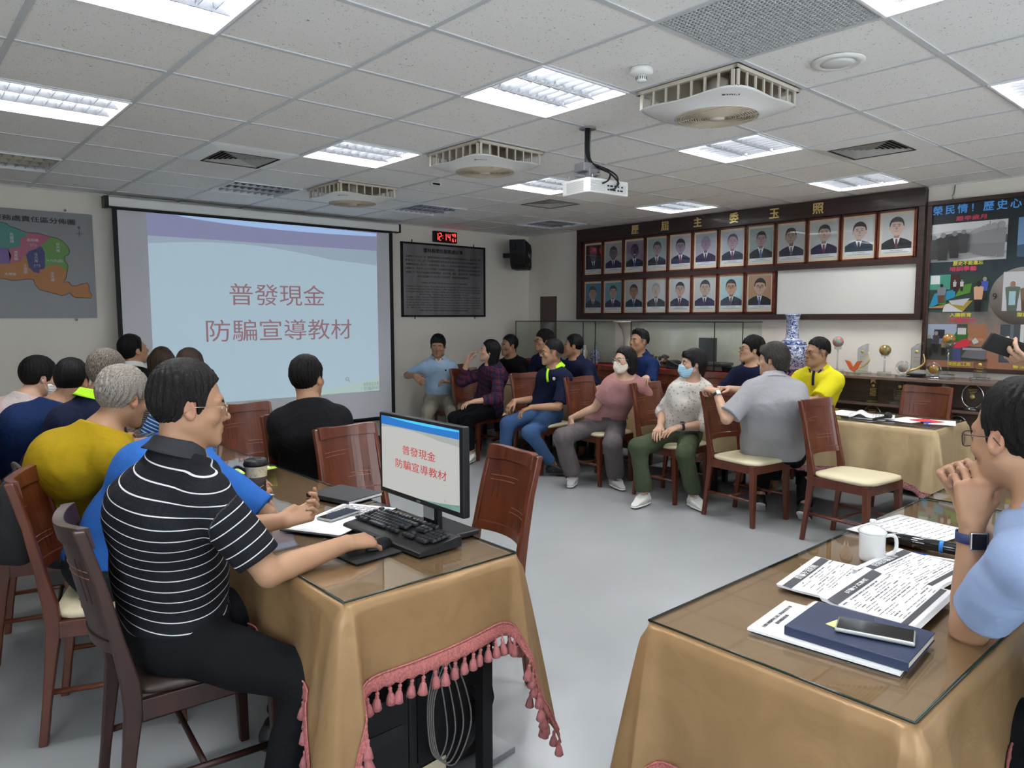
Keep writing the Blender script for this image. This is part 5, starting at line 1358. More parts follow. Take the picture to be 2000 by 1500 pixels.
chair(6.08, 2.14, -90, 'empty wooden chair behind the far table, in front of the trophy cabinet')
chair(6.08, 3.05, -90, 'wooden chair behind the far table under the yellow polo man')
chair(6.08, 4.05, -90, 'wooden chair behind the woman in the floral blouse')
chair(6.08, 4.72, -90, 'wooden chair behind the woman in the pink blouse')
chair(6.08, 5.5, -90, 'wooden chair at the far table near the glass case')
chair(2.12, .12, 0, 'wooden chair with cream seat under the man in the pale blue shirt at right')

# ---------------------------------------------------------------- tables with cloths
def satin():
    m = mat('satin_gold', (.30, .18, .08), rough=.40, spec=.4); nt, N, L = nodes_of(m); b = N['Principled BSDF']
    b.inputs['Metallic'].default_value = .25
    tc = N.new('ShaderNodeTexCoord'); n = N.new('ShaderNodeTexNoise'); n.inputs['Scale'].default_value = 7; n.inputs['Detail'].default_value = 5; n.inputs['Distortion'].default_value = 1.5
    L.new(tc.outputs['Object'], n.inputs['Vector']); bp = N.new('ShaderNodeBump'); bp.inputs['Strength'].default_value = .35; bp.inputs['Distance'].default_value = .012
    L.new(n.outputs[0], bp.inputs['Height']); L.new(bp.outputs[0], b.inputs['Normal'])
    mx = N.new('ShaderNodeMix'); mx.data_type = 'RGBA'; mx.inputs[6].default_value = (.33, .20, .095, 1); mx.inputs[7].default_value = (.22, .132, .058, 1); L.new(n.outputs[0], mx.inputs[0]); L.new(mx.outputs[2], b.inputs['Base Color'])
satin()
_m = MATS['satin_gold'].copy(); _m.name = 'satin_pale'; MATS['satin_pale'] = _m
for _n in _m.node_tree.nodes:
    if _n.type == 'MIX': _n.inputs[6].default_value = (.50, .38, .22, 1); _n.inputs[7].default_value = (.36, .26, .14, 1)
mat('braid_pink', (.42, .13, .12), rough=.7, bump=1.0, bscale=300, vary=.25, vscale=160); mat('tassel_pink', (.50, .17, .17), rough=.65, bump=.8, bscale=200, stretch=(6, 6, .4), vary=.18, vscale=80)
mat('braid_dark', (.20, .03, .05), rough=.7, vary=.4, vscale=120, rgb2=(.45, .25, .24)); glass_mat('table_glass', (.985, .992, .987), 1.15); mat('glass_edge', (.008, .022, .016), rough=.1)
def cloth_table(name, cx, cy, L_, W_, rz, drop, corner, label, tassels=None, braid='braid_pink', seed=0, gl='clear glass sheet', cw=.05, cflare=.06, asym=(.7, 2.6), glass_label=None, cloth_label=None):
    """long axis along local x"""
    hx, hy = L_ / 2, W_ / 2
    t = empty('conference_table', (cx, cy, 0), rz, label, 'table', 'conference tables')
    g = MB(); g.box((0, 0, .7345), (L_ - .02, W_ - .02, .025)); g.build('tabletop', MATS['white_plastic'], t)
    for sx in (-1, 1):
        for sy in (-1, 1):
            g = MB(); g.box((sx * (hx - .08), sy * (hy - .08), .361), (.04, .04, .722)); g.build('leg', MATS['black_plastic'], t)
    r = .02; per = []   # perimeter, counter-clockwise from the -x,-y corner
    def side(p0, p1, nrm, n):
        for k in range(n): u = k / n; per.append((p0[0] + (p1[0] - p0[0]) * u, p0[1] + (p1[1] - p0[1]) * u, nrm[0], nrm[1]))
    nx, ny = max(8, int(L_ / .022)), max(8, int(W_ / .018))
    def cor(c, a0, n=14):
        for k in range(n): a = R(a0 + 90 * k / n); per.append((c[0] + r * math.cos(a), c[1] + r * math.sin(a), math.cos(a), math.sin(a)))
    side((-hx + r, -hy), (hx - r, -hy), (0, -1), nx); cor((hx - r, -hy + r), -90); side((hx, -hy + r), (hx, hy - r), (1, 0), ny); cor((hx - r, hy - r), 0)
    side((hx - r, hy), (-hx + r, hy), (0, 1), nx); cor((-hx + r, hy - r), 90); side((-hx, hy - r), (-hx, -hy + r), (-1, 0), ny); cor((-hx + r, -hy + r), 180)
    n = len(per); D = []; s_ = 0; S = []
    for k in range(n):
        x, y, a, b = per[k]; dc = math.hypot(hx - abs(x), hy - abs(y)); S.append(s_); s_ += math.hypot(per[(k + 1) % n][0] - x, per[(k + 1) % n][1] - y)
        sd = 'x' if abs(b) > abs(a) else 'y'
        dm = drop[0] if sd == 'x' else drop[1]
        dc *= asym[0] if sd == 'x' else asym[1]
        D.append((dm + (corner - dm) * math.exp(-(dc / cw) ** 2) + .012 * math.sin(S[-1] * 9 + seed) + .03 * math.exp(-(dc / .14) ** 2), dc))
    V = []; m = 18; Z = .752
    def pt(k, v):
        x, y, a, b = per[k % n]; d, dc = D[k % n]; s = S[k % n]
        cf_ = math.exp(-(dc / (cw * 1.6)) ** 2)
        z = Z - d * v; fl = (.012 + .05 * v ** .8 * (.35 + .65 * cf_) + cflare * cf_ * v)
        rip = (.006 + .014 * v) * v ** .6 * math.sin(s * 17 + seed + 1.5 * math.sin(s * 5)) * (1 - cf_) + cf_ * .020 * math.sin(dc * 120 + seed) * v
        o = fl + rip
        edge = min(1, v * 14); z = Z - d * v - (0 if v > 0 else 0)
        return Vector((x + a * o * edge - a * (1 - edge) * 0, y + b * o * edge, z if v > 0 else Z))
    vs = [pt(k, (j / (m - 1)) ** 1.25) for j in range(m) for k in range(n)]
    fs = [(j * n + (k + 1) % n, j * n + k, (j + 1) * n + k, (j + 1) * n + (k + 1) % n) for j in range(m - 1) for k in range(n)]
    g = MB(); g.add(vs, fs, 0, True); g.add([(x, y, Z) for x, y, a, b in per], [tuple(range(n))], 0, False)
    c = empty('tablecloth', (cx, cy, 0), rz, cloth_label or ('shiny gold tablecloth ' + label.split('table', 1)[1].strip()), 'tablecloth', 'gold fringed tablecloths')
    g.build('cloth', MATS['satin_gold' if braid == 'braid_pink' else 'satin_pale'], c, solid=.0012)
    # braid along the hem, tassels below it
    g = MB(); vs = []
    for j, (off, dz) in enumerate(((.003, .030), (.0055, .018), (.004, .002), (.005, -.012))):
        for k in range(n):
            p = pt(k, 1.0); q = pt(k, .93); up_ = (q - p).normalized(); x, y, a, b = per[k]
            w = .004 * math.sin(S[k] * 190) if j == 3 else 0
            vs.append(p + up_ * (dz + w) + Vector((a, b, 0)) * off)
    g.add(vs, [(j * n + k, j * n + (k + 1) % n, (j + 1) * n + (k + 1) % n, (j + 1) * n + k) for j in range(3) for k in range(n)], 0, True)
    br = g.build('fringe_braid', MATS[braid], c, solid=.002)
    g = MB(); g.tube([pt(k, 1.0) + (pt(k, .93) - pt(k, 1.0)).normalized() * .031 + Vector((per[k][2], per[k][3], 0)) * .005 for k in range(0, n, 1)], .0032, 5, closed=True); g.build('cord', MATS[braid], c)
    if tassels:
        lo, hi, st = tassels; base = None; tot = s_; acc = 1e9; k0 = min(range(n), key=lambda q: abs(S[q] - lo))
        for kk in range(k0, k0 + n):
            if lo + 0 > hi or (S[kk % n] + (tot if kk >= n else 0)) > hi: break
            k = kk % n; p = pt(k, 1.0); acc += (pt(kk + 1, 1.0) - p).length
            if acc < st: continue
            acc = 0
            if base is None:
                g = MB(); g.tube([(0, 0, -.004), (0, 0, -.022)], .0022, 6); g.lathe([(.0, -.016), (.0058, -.020), (.0060, -.024), (.0035, -.029), (.0062, -.031), (.0045, -.035)], n=10)
                vs = []; q_ = 20
                for j, (r_, z_) in enumerate(((.0045, -.034), (.0085, -.042), (.0115, -.056), (.0135, -.070))):
                    for i in range(q_): a = 2 * PI * i / q_; rr = r_ * (1 + (.14 if i % 2 else -.10) * min(1, j)); vs.append((rr * math.cos(a), rr * math.sin(a), z_ + (.003 if i % 2 and j == 3 else 0)))
                g.add(vs, [(j * q_ + i, j * q_ + (i + 1) % q_, (j + 1) * q_ + (i + 1) % q_, (j + 1) * q_ + i) for j in range(3) for i in range(q_)] + [tuple(3 * q_ + i for i in range(q_))], 0, True)
                base = o = g.build('tassel', MATS['tassel_pink' if braid == 'braid_pink' else braid], c)
            else: o = base.copy(); col.objects.link(o); o.parent = c
            o.location = p + Vector((per[k][2], per[k][3], 0)) * .004; o.rotation_euler = (random.uniform(-.15, .15), random.uniform(-.15, .15), random.uniform(0, 3))
    t2 = empty('table_glass', (cx, cy, 0), rz, glass_label or ('glass sheet lying on the gold cloth ' + label.split('table', 1)[1].strip()), 'glass sheet', 'glass sheets on the tables')
    g = MB(); g.box((0, 0, .757), (L_ - .01, W_ - .01, .006)); g.build('pane', MATS['table_glass'], t2)
    g = MB(); g.tube([(sx * (hx - .004), sy * (hy - .004), .757) for sx, sy in ((-1, -1), (1, -1), (1, 1), (-1, 1))], .0032, 6, closed=True); g.build('edge', MATS['glass_edge'], t2)
    return c
# left row runs along +Y, right table along +X, far row along +Y
cloth_table('t', 1.192, 2.565, 1.80, .615, R(90), (.26, .23), .60, 'table at the left with the computer, near end', tassels=(3.7, 5.25, .027), seed=1.0, cw=.038)
cloth_table('t', 1.192, 4.38, 1.80, .615, R(90), (.30, .30), .55, 'table behind the computer table, under the screen side', seed=2.4)
cloth_table('t', 2.29, .765, 1.80, .615, 0, (.30, .34), .62, 'table at the lower right with the mug and handouts', tassels=(3.75, 5.1, .027), seed=.4)
cloth_table('t', 4.10, .765, 1.78, .615, 0, (.30, .34), .60, 'table beyond the lidded mug table at right', seed=2)
cloth_table('t', 5.555, 2.60, 1.80, .615, R(90), (.38, .36), .42, 'table in front of the trophy cabinet', braid='braid_dark', seed=3.3, cflare=.03)
cloth_table('t', 5.555, 4.42, 1.80, .615, R(90), (.38, .36), .42, 'table behind the two masked women', braid='braid_dark', seed=.9, cflare=.03)
cloth_table('t', 5.555, 6.24, 1.80, .615, R(90), (.38, .36), .42, 'table behind the woman in the plaid shirt', braid='braid_dark', seed=1.9, cflare=.03)

# ---------------------------------------------------------------- on the left table
ZT = .7605
t = empty('computer_monitor', (1.365, 2.02, 0), R(-90 - 1.0), 'black flat computer monitor showing the same slide, on the left table', 'monitor')   # local x along -Y... faces local -y
Mm = Matrix.Rotation(0, 4, 'Z')
# local frame: +x runs to world -Y, screen faces local -y = world -X
g = MB(); g.box((0, .012, 1.015), (.508, .028, .292), bev=.005); g.box((0, .035, 1.01), (.36, .03, .2), bev=.01); g.build('housing', MATS['black_plastic'], t)
mE = [em('mon_page', (.42, .42, .40), .9, .1), em('mon_shade', (.30, .33, .31), .9, .1), em('mon_band', (.012, .13, .42), 1.0, .1), em('mon_wave', (.05, .45, .75), 1.0, .1), em('mon_green', (.12, .24, .20), .9, .1), em('mon_title', (.42, .02, .02), .9, .1), em('mon_small', (.2, .3, .25), .9, .1)]
slide('m', -.236, .236, .888, 1.150, 0, t, Matrix.Translation((0, -.0025, 0)), mE, .0004)
g = MB(); text_mesh('acer', .014, Matrix.Translation((0, -.0028, .879)) @ Matrix.Rotation(R(90), 4, 'X'), g); g.build('logo', MATS['steel_grey'], t)
g = MB(); g.box((.0, .055, .86), (.09, .02, .20), bev=.004); g.build('stand', MATS['black_plastic'], t)
g = MB(); g.box((-.006, .042, .86), (.06, .004, .10)); g.build('sticker', mat('sticker_grey', (.30, .31, .30), rough=.4), t)
g = MB(); g.box((.0, .06, .770), (.26, .20, .018), bev=.005); g.build('base', MATS['black_plastic'], t)
t = empty('keyboard', (1.305, 2.05, ZT), R(-90 + 2), 'black desktop keyboard below the computer monitor', 'keyboard')
g = MB(); g.prism([(-.085, .0), (.085, .0), (.085, .034), (.075, .036), (-.075, .018), (-.085, .014)], .455, Matrix(((0, 0, 1, -.2275), (1, 0, 0, 0), (0, 1, 0, 0), (0, 0, 0, 1)))); g.build('body', MATS['black_plastic'], t, bevel=.003)
kb = None
def key(x, y, w=.0165):
    global kb
    z = .0265 + (y + .075) / .15 * .0185
    if kb is None:
        g = MB(); g.prism([(-.0082, -.0080), (.0082, -.0080), (.0082, .0080), (-.0082, .0080)], .004, Matrix()); g.add([(-.0065, -.0055, .0085), (.0065, -.0055, .0085), (.0065, .0068, .0085), (-.0065, .0068, .0085), (-.0082, -.008, .004), (.0082, -.008, .004), (.0082, .008, .004), (-.0082, .008, .004)], [(0, 1, 2, 3), (4, 5, 1, 0), (5, 6, 2, 1), (6, 7, 3, 2), (7, 4, 0, 3)])
        kb = o = g.build('key', mat('key_black', (.018, .018, .019), rough=.3), t)
    else: o = kb.copy(); col.objects.link(o); o.parent = t
    o.location = (x, y, z - .004); o.scale = (w / .0165, 1, 1); o.rotation_euler = (R(6.5), 0, 0)
for r_, y in enumerate((.068, .042, .024, .006, -.012, -.030)):
    if r_ == 0: xs = [-.212] + [-.172 + .0183 * k + .010 * (k // 4) for k in range(12)]
    elif r_ < 4: xs = [-.212 + .0183 * k + (.006 * r_ if k else 0) for k in range(14 if r_ == 1 else 13)]
    else: xs = [-.205 + .0183 * k for k in range(12)] if r_ == 4 else [-.212, -.189, -.166, -.02, .003, .026]
    for x in xs: key(x, y)
    if r_ == 5: key(-.093, y, .105)
    for k in range(3): 
        if r_ not in (3,) and not (r_ == 4 and k != 1): key(.075 + .0183 * k, y)
    if 0 < r_:
        for k in range(4):
            if k < 3 or r_ < 5: key(.148 + .0183 * k, y)
t = empty('mouse_pad', (1.13, 2.00, ZT), R(-86), 'black mouse pad under the striped-polo man\'s hand', 'mouse pad')
g = MB(); g.prism([(-.10, -.085), (.10, -.085), (.10, .085), (-.10, .085)], .0035); g.build('pad', MATS['black_matte'], t, bevel=.001)
t = empty('computer_mouse', (1.185, 1.985, ZT + .0035), R(-80), 'black mouse held by the striped-polo man', 'computer mouse')
v1, q1 = surface(lambda P: np.maximum(ell(P, (0, 0, 0), (.030, .053, .034)), -P[:, 2]).astype(f32), (-.04, -.06, -.01), (.04, .06, .045), .0035); np_mesh('shell', v1, q1, MATS['black_plastic'], t)
g = MB(); g.tube([(0, .05, .01), (0, .10, .004), (.03, .18, .004)], .0018, 5); g.build('cable', MATS['black_plastic'], t)
def sheet(mb, x0, x1, y0, y1, z=0, th=.0006, curl=0, mi=0, nn=8):
    def f(u, v): return Vector((x0 + (x1 - x0) * u, y0 + (y1 - y0) * v, z + curl * (2 * u - 1) ** 2))
    mb.grid(f, nn, 2, mi); return mb
mat('paper', (.74, .74, .75), rough=.7); mat('paper_grey', (.42, .43, .45), rough=.7); mat('print_ink', (.05, .05, .055), rough=.7); mat('navy_cover', (.018, .028, .07), rough=.4, bump=.2, bscale=400)
def lines(g, x0, x1, y0, y1, n, z, mi=0, seed=1, h_=.0016, gapx=.35):
    r_ = random.Random(seed)
    for k in range(n):
        y = y1 - (y1 - y0) * k / max(1, n - 1); x = x0
        while x < x1 - .004:
            w_ = min(r_.uniform(.006, .03), x1 - x)
            g.add([(x, y, z), (x + w_, y, z), (x + w_, y + h_, z), (x, y + h_, z)], [(0, 1, 2, 3)], mi); x += w_ + r_.uniform(.002, .010) * (1 + 3 * (r_.random() < gapx * .3))
t = empty('notebook', (1.435, 2.67, ZT), R(14), 'closed black leather notebook behind the monitor on the left table', 'notebook')
g = MB(); g.box((0, 0, .0035), (.19, .25, .003)); g.box((0, 0, .0165), (.19, .25, .003)); g.box((-.093, 0, .010), (.004, .25, .016)); g.build('cover', mat('black_leather', (.014, .015, .018), rough=.45, bump=.3, bscale=300), t, bevel=.001)
g = MB(); g.box((.002, 0, .010), (.182, .242, .010)); g.build('pages', MATS['paper'], t)
t = empty('clipboard', (1.26, 2.37, ZT), R(-62), 'black clipboard holding a printed calendar sheet on the left table', 'clipboard')
g = MB(); g.box((0, 0, .0025), (.24, .40, .004), bev=.001); g.build('board', MATS['black_plastic'], t)
g = MB(); sheet(g, -.112, .112, -.185, .19, .0052); sheet(g, -.105, .118, -.18, .192, .0060); g.build('paper_sheet', MATS['paper'], t)
g = MB()
for k in range(7): g.box((-.09 + k * .03, .10, .0066), (.0012, .14, .0004))
for k in range(6): g.box((0, .035 + k * .026, .0066), (.18, .0012, .0004))
lines(g, -.085, .085, .04, .16, 11, .0068, h_=.004); g.build('printed_table', MATS['print_ink'], t)
def phone(loc, rz, label, L_=.155, W_=.075, case='clear_case'):
    t = empty('smartphone', loc, rz, label, 'smartphone', 'smartphones')
    g = MB(); g.box((0, 0, .0055), (L_, W_, .009), bev=.004); g.build('case', MATS[case], t)
    g = MB(); g.box((0, 0, .0103), (L_ - .008, W_ - .008, .001), bev=.0004); g.build('display', MATS['screen_black'], t); return t
mat('clear_case', (.30, .31, .30), rough=.15, coat=.6)
phone((1.262, 2.395, ZT + .0065), R(18), 'dark smartphone lying on the calendar clipboard')
# paper coffee cup with sleeve, lid and handle
mat('cup_cream', (.62, .55, .38), rough=.5); mat('cup_print', (.10, .085, .06), rough=.6); mat('sleeve_black', (.03, .02, .018), rough=.6); mat('cup_pattern', (.40, .22, .14), rough=.6)
t = empty('coffee_cup', (1.108, 2.775, ZT), R(30), 'tall cream patterned paper cup with black lid and dark sleeve', 'cup')
g = MB(); g.lathe([(.031, 0), (.0315, .004), (.044, .165), (.0455, .168)], n=40); g.build('cup_body', MATS['cup_cream'], t)
g = MB(); g.lathe([(.0365, .055), (.0378, .056), (.0425, .118), (.0412, .119)], n=40); sl = g.build('sleeve', MATS['sleeve_black'], t)
g = MB()
for k in range(5): g.tube([(.0425 * math.cos(a), .0425 * math.sin(a), .075 + .02 * math.sin((a + 2.3 - .14 * k) * 3) * .5 + k * .004) for a in [(-2.5 + .1 * q) for q in range(8)]], .0007, 4)
for k in range(4): a = -1.45 + .0 * k; g.box((.0432 * math.cos(a + k * .05), .0432 * math.sin(a + k * .05), .09), (.001, .004, .035 - .004 * k), rz=a)
g.build('sleeve_print', MATS['cup_pattern'], sl)
g = MB(); rr = random.Random(5)
for k in range(26):
    a = rr.uniform(-3.1, 0); z = rr.choice((rr.uniform(.012, .045), rr.uniform(.125, .155))); r_ = .0318 + .0775 * z
    q = [(r_ * math.cos(a + .12 * math.cos(b)), r_ * math.sin(a + .12 * math.cos(b)), z + .006 * math.sin(b + k)) for b in [x * .5 for x in range(6)]]; g.tube(q, .0006, 4)
g.build('leaf_print', MATS['cup_print'], t)
g = MB(); g.lathe([(.047, .162), (.048, .170), (.045, .176), (.042, .186), (.038, .186), (.036, .180), (0, .180)], n=40); g.build('lid', MATS['black_plastic'], t)
g = MB(); g.tube(smooth_path([(-.030, .02, .14), (-.062, .035, .165), (-.085, .045, .155), (-.080, .045, .125), (-.045, .028, .12)], 6), .006, 8); g.build('handle', MATS['black_plastic'], t)
t = empty('paper_stack', (1.12, 2.93, ZT), R(12), 'white papers under the blue-shirted man\'s forearm', 'paper')
g = MB(); sheet(g, -.10, .10, -.06, .14, .002, mi=0); sheet(g, -.11, .09, -.055, .15, .004); g.build('sheet', MATS['paper'], t, solid=.001)
t = empty('green_sheet', (1.30, 3.36, ZT), R(-20), 'bright green checked paper sheet beside the cream coffee cup', 'paper')
mat('green_paper', (.42, .62, .06), rough=.5); mat('green_pale', (.62, .74, .36), rough=.5)
g = MB(); g.grid(lambda u, v: Vector((-.13 + .26 * u, -.10 + .2 * v, .012 + .030 * (1 - v) * u)), 10, 6)
g.build('paper', MATS['green_paper'], t, solid=.001)
g = MB()
for a in range(9):
    for b in range(5): g.box((-.10 + a * .024, -.07 + b * .028, .018 + .03 * (1 - (b * .028 + .03) / .2) * (a * .024 + .03) / .26), (.016, .016, .0008))
g.build('check_pattern', MATS['green_pale'], t)
t = empty('steel_mug', (1.05, 3.95, ZT), R(-40), 'steel mug with curved handle behind the striped-polo man\'s chin', 'mug')
g = MB(); g.lathe([(.04, 0), (.041, .09), (.038, .09), (.037, .005), (0, .005)], n=32); g.build('body', MATS['chrome'], t)
g = MB(); g.tube(smooth_path([(.038, 0, .08), (.075, 0, .085), (.08, 0, .05), (.07, 0, .02), (.04, 0, .015)], 6), .006, 8); g.build('handle', MATS['steel_grey'], t)
t = empty('drink_cup', (.95, 4.6, ZT), 0, 'cream cup with black lid beside the long-haired woman', 'cup')
g = MB(); g.lathe([(.033, 0), (.045, .10)], n=28); g.build('cup_body', MATS['cup_cream'], t)
g = MB(); g.lathe([(.047, .10), (.048, .106), (.042, .122), (0, .122)], n=28); g.build('lid', MATS['black_plastic'], t)
# under the left table
t = empty('computer_tower', (1.02, 1.93, 0), R(0), 'black computer tower with blue light under the left table', 'computer')
g = MB(); g.box((0, 0, .21), (.19, .42, .40), bev=.006); g.build('case', MATS['black_plastic'], t)
g = MB()
for k in range(9): g.box((0, -.2115, .05 + k * .014), (.14, .003, .004))
g.box((0, -.2115, .30), (.15, .003, .04)); g.build('front_slots', MATS['black_matte'], t)
g = MB(); g.box((-.05, -.213, .20), (.008, .003, .008)); g.build('power_light', em('led_blue', (.05, .15, 1), 6.0), t)
g = MB(); g.box((.0, -.1, .4115), (.07, .045, .0012), rz=.4); g.build('sticker', MATS['cup_cream'], t)
t = empty('equipment_box', (1.32, 1.98, 0), R(4), 'black box with hanging grey cables under the left table', 'box')
g = MB(); g.box((0, 0, .22), (.30, .30, .40), bev=.01); g.build('case', MATS['black_matte'], t)
g = MB(); g.box((0, -.152, .24), (.24, .006, .28)); g.build('front_panel', MATS['black_plastic'], t)
g = MB(); g.box((-.06, -.158, .06), (.10, .002, .045)); g.build('sticker', MATS['cup_cream'], t)
g = MB(); g.box((.12, -.05, .012), (.26, .34, .02)); g.build('tray', MATS['steel_grey'], t)
for k in range(4):
    w_ = .035 + .012 * k; x0 = 1.27 + .02 * k
    P = [(x0, 1.80, .42), (x0 - w_, 1.795, .30), (x0 - w_ * .9, 1.79, .16 - .01 * k), (x0, 1.785, .11 - .015 * k), (x0 + w_, 1.79, .17), (x0 + w_ * .8, 1.80, .30), (x0 + .004, 1.805, .425)]
    g = MB(); g.tube(smooth_path(P, 6), .0028, 6); tag(g.build('hanging_cable', mat('cable_grey', (.16, .15, .14), rough=.5)), 'looped grey cable hanging on the black box, number %s from the tower' % ('one', 'two', 'three', 'four')[k] if False else ['thin grey cable loop nearest the computer tower', 'second grey cable loop from the computer tower', 'third grey cable loop from the computer tower', 'widest grey cable loop, beside the bent black leg'][k], 'cable', 'cable loops under the table')
t = empty('monitor_cart_leg', (0, 0, 0), 0, 'bent black metal leg with black cables under the table corner', 'stand')
g = MB(); g.tube(smooth_path([(1.40, 1.93, .70), (1.40, 1.90, .40), (1.415, 1.86, .30), (1.455, 1.83, .24), (1.475, 1.82, .18), (1.475, 1.82, .0)], 5), .014, 10); g.build('tube_leg', MATS['black_plastic'], t)
for k in range(5):
    g = MB(); g.tube(smooth_path([(1.40, 1.86 - .005 * k, .60), (1.43 + .012 * k, 1.83, .42), (1.46 + .012 * k, 1.81, .33 - .02 * k), (1.44 + .015 * k, 1.80, .20), (1.40 + .01 * k, 1.80, .12), (1.36, 1.82, .04)], 6), .003, 6); g.build('cable', MATS['black_plastic'], t)

v1, q1 = surface(lambda P: smin(smax(ell(P, (0, 0, .20), (.10, .17, .24)), -P[:, 2], .02), ell(P, (-.07, 0, .12), (.07, .12, .11)), .03).astype(f32), (-.2, -.22, -.03), (.16, .22, .48), .01)
t = empty('backpack', (.40, 3.52, .50), R(4), 'black cloth backpack hanging on a chair at the far left', 'backpack'); t.scale = (.8, .75, .8); np_mesh('bag_body', v1, q1, mat('bag_cloth', (.018, .019, .020), rough=.85, bump=.5, bscale=30), t)
g = MB(); g.tube(smooth_path([(.04, -.08, .42), (.02, -.08, .50), (.02, .08, .50), (.04, .08, .42)], 5), .009, 8); g.build('strap', mat('strap_olive', (.07, .055, .045), rough=.9), t)

# ---------------------------------------------------------------- on the right table
t = empty('lidded_mug', (2.250, .888, ZT), R(-62), 'white porcelain mug with lid on the right table', 'mug')
g = MB(); g.lathe([(.030, 0), (.034, .002), (.0365, .010), (.0375, .080), (.0395, .088), (.0365, .088), (.035, .02), (0, .018)], n=40); g.build('cup_body', mat('porcelain', (.74, .74, .73), rough=.12, coat=.5), t)
g = MB(); g.lathe([(.0400, .087), (.0405, .090), (.034, .098), (.018, .106), (.008, .108), (.0075, .112), (.0095, .118), (.0095, .124), (.007, .127), (0, .127)], n=40); g.build('lid', MATS['porcelain'], t)
g = MB(); g.tube(smooth_path([(.035, 0, .078), (.052, 0, .082), (.064, 0, .074), (.066, 0, .045), (.056, 0, .024), (.036, 0, .020)], 5), .0055, 8); g.build('handle', MATS['porcelain'], t)
t = empty('handout', (2.64, .93, ZT), R(-8), 'white printed table of names lying beyond the lidded mug', 'paper', 'papers on the right table')
g = MB(); sheet(g, -.15, .19, -.13, .13, .002); sheet(g, -.155, .185, -.135, .125, .004); g.build('sheet', MATS['paper'], t, solid=.0008)
g = MB(); lines(g, -.13, .17, -.11, .10, 10, .0052, seed=4, h_=.0022, gapx=1); g.build('print', MATS['print_ink'], t)
t = empty('rolled_tube', (2.475, .865, ZT), R(-84), 'glossy black cylinder with a blue ring on the right table', 'tube')
g = MB(); g.tube([(-.13, 0, .019), (.15, 0, .019)], .0185, 20); g.build('barrel', mat('gloss_black', (.006, .006, .007), rough=.08, coat=.5), t)
g = MB(); g.tube([(.09, 0, .019), (.102, 0, .019)], .0197, 20); g.build('ring', mat('ring_blue', (.02, .18, .55), rough=.4), t)
t = empty('ballpoint_pen', (2.40, .735, ZT), R(-78), 'white ballpoint pen with blue cap on the right table', 'pen')
g = MB(); g.tube([(-.05, 0, .006), (.08, 0, .006)], .0048, 10); g.build('barrel', MATS['white_plastic'], t)
g = MB(); g.tube([(-.085, 0, .006), (-.05, 0, .006)], [.004, .0056], 10); g.box((-.062, .0, .012), (.035, .003, .002)); g.build('cap', mat('pen_blue', (.01, .06, .42), rough=.3), t)
def handout(loc, rz, label, w, l, title, seed, curl=.02, fold=False, sheets=5):
    t = empty('handout', loc, rz, label, 'handout', 'papers on the right table')
    prof = lambda y: .004 + curl * math.exp(-((y / l - .5) / .16) ** 2)
    g = MB()
    for k in range(sheets):
        o = k * .0018
        g.grid(lambda u, v: Vector((-w / 2 + w * u + o * .8 - .003, -l / 2 + l * v + o, prof(l * v - l / 2) + k * .0012)), 2, 24)
    g.build('sheet', MATS['paper'], t)
    top = lambda y, d=.0004: prof(y) + (sheets - 1) * .0012 + d
    g = MB()
    for (ya, yb) in (((.5 - .17) * l, (.5 - .055) * l), (-.40 * l, -.33 * l)):
        g.grid(lambda u, v: Vector((-w / 2 + w * u * .985 + .002, ya + (yb - ya) * v, top(ya + (yb - ya) * v))), 12, 5)
    g.build('title_bar', MATS['print_dark'], t)
    g = MB(); yt = (.5 - .11) * l
    text_mesh(title, .024, Matrix.Translation((0, yt, top(yt, .0012) )) , g, depth=.0004)
    g.build('bar_lettering', MATS['paper'], t)
    g = MB(); r_ = random.Random(seed)
    for k in range(15):
        y = (.28 - .042 * k) * l; x = -w / 2 + .015 + (.02 if k % 3 else 0)
        while x < w / 2 - .03:
            ww = r_.uniform(.008, .04); hh_ = .0034 if k % 4 == 0 else .002
            if r_.random() < .66: g.add([(x, y, top(y)), (x + ww, y, top(y)), (x + ww, y + hh_, top(y + hh_)), (x, y + hh_, top(y + hh_))], [(0, 1, 2, 3)])
            x += ww + .005
    g.build('print', mat('print_grey', (.13, .13, .14), rough=.7), t); return t
mat('print_dark', (.045, .047, .055), rough=.6)
handout((1.985, .872, ZT), R(7), 'stapled handout lying farthest left beneath the open ones', .31, .215, '詐騙手法防制', 2, .003, sheets=4)
handout((2.215, .752, ZT + .007), R(-3), 'stapled handout behind the open booklet, near the pen', .30, .215, '防制詐騙宣導', 5, .004, sheets=4)
handout((1.925, .708, ZT + .012), R(3), 'open handout with two black title bars, in front of the mug', .315, .222, '詐騙手法解析', 9, .010, sheets=6)
t = empty('booklet', (1.645, .70, ZT), R(-84), 'white printed booklet under the navy notebook', 'booklet')
g = MB(); g.box((-.02, 0, .004), (.33, .225, .006)); g.build('pages', MATS['paper'], t)
g = MB()
text_mesh('全國各機關學校公務人員協會會員手冊', .010, Matrix.Translation((-.158, .0, .0075)) @ Matrix.Rotation(R(90), 4, 'Z'), g, depth=.0004); text_mesh('服務機關通訊錄', .010, Matrix.Translation((-.142, -.01, .0075)) @ Matrix.Rotation(R(90), 4, 'Z'), g, depth=.0004); g.build('title_lettering', MATS['print_ink'], t)
t = empty('notebook', (1.652, .672, ZT + .0085), R(-85.5), 'navy blue leather-bound notebook with a smartphone on it', 'notebook')
g = MB(); g.box((0, 0, .0018), (.262, .20, .003)); g.box((0, 0, .0195), (.262, .20, .003)); g.box((0, -.099, .0105), (.262, .003, .020)); g.build('cover', MATS['navy_cover'], t, bevel=.0012)
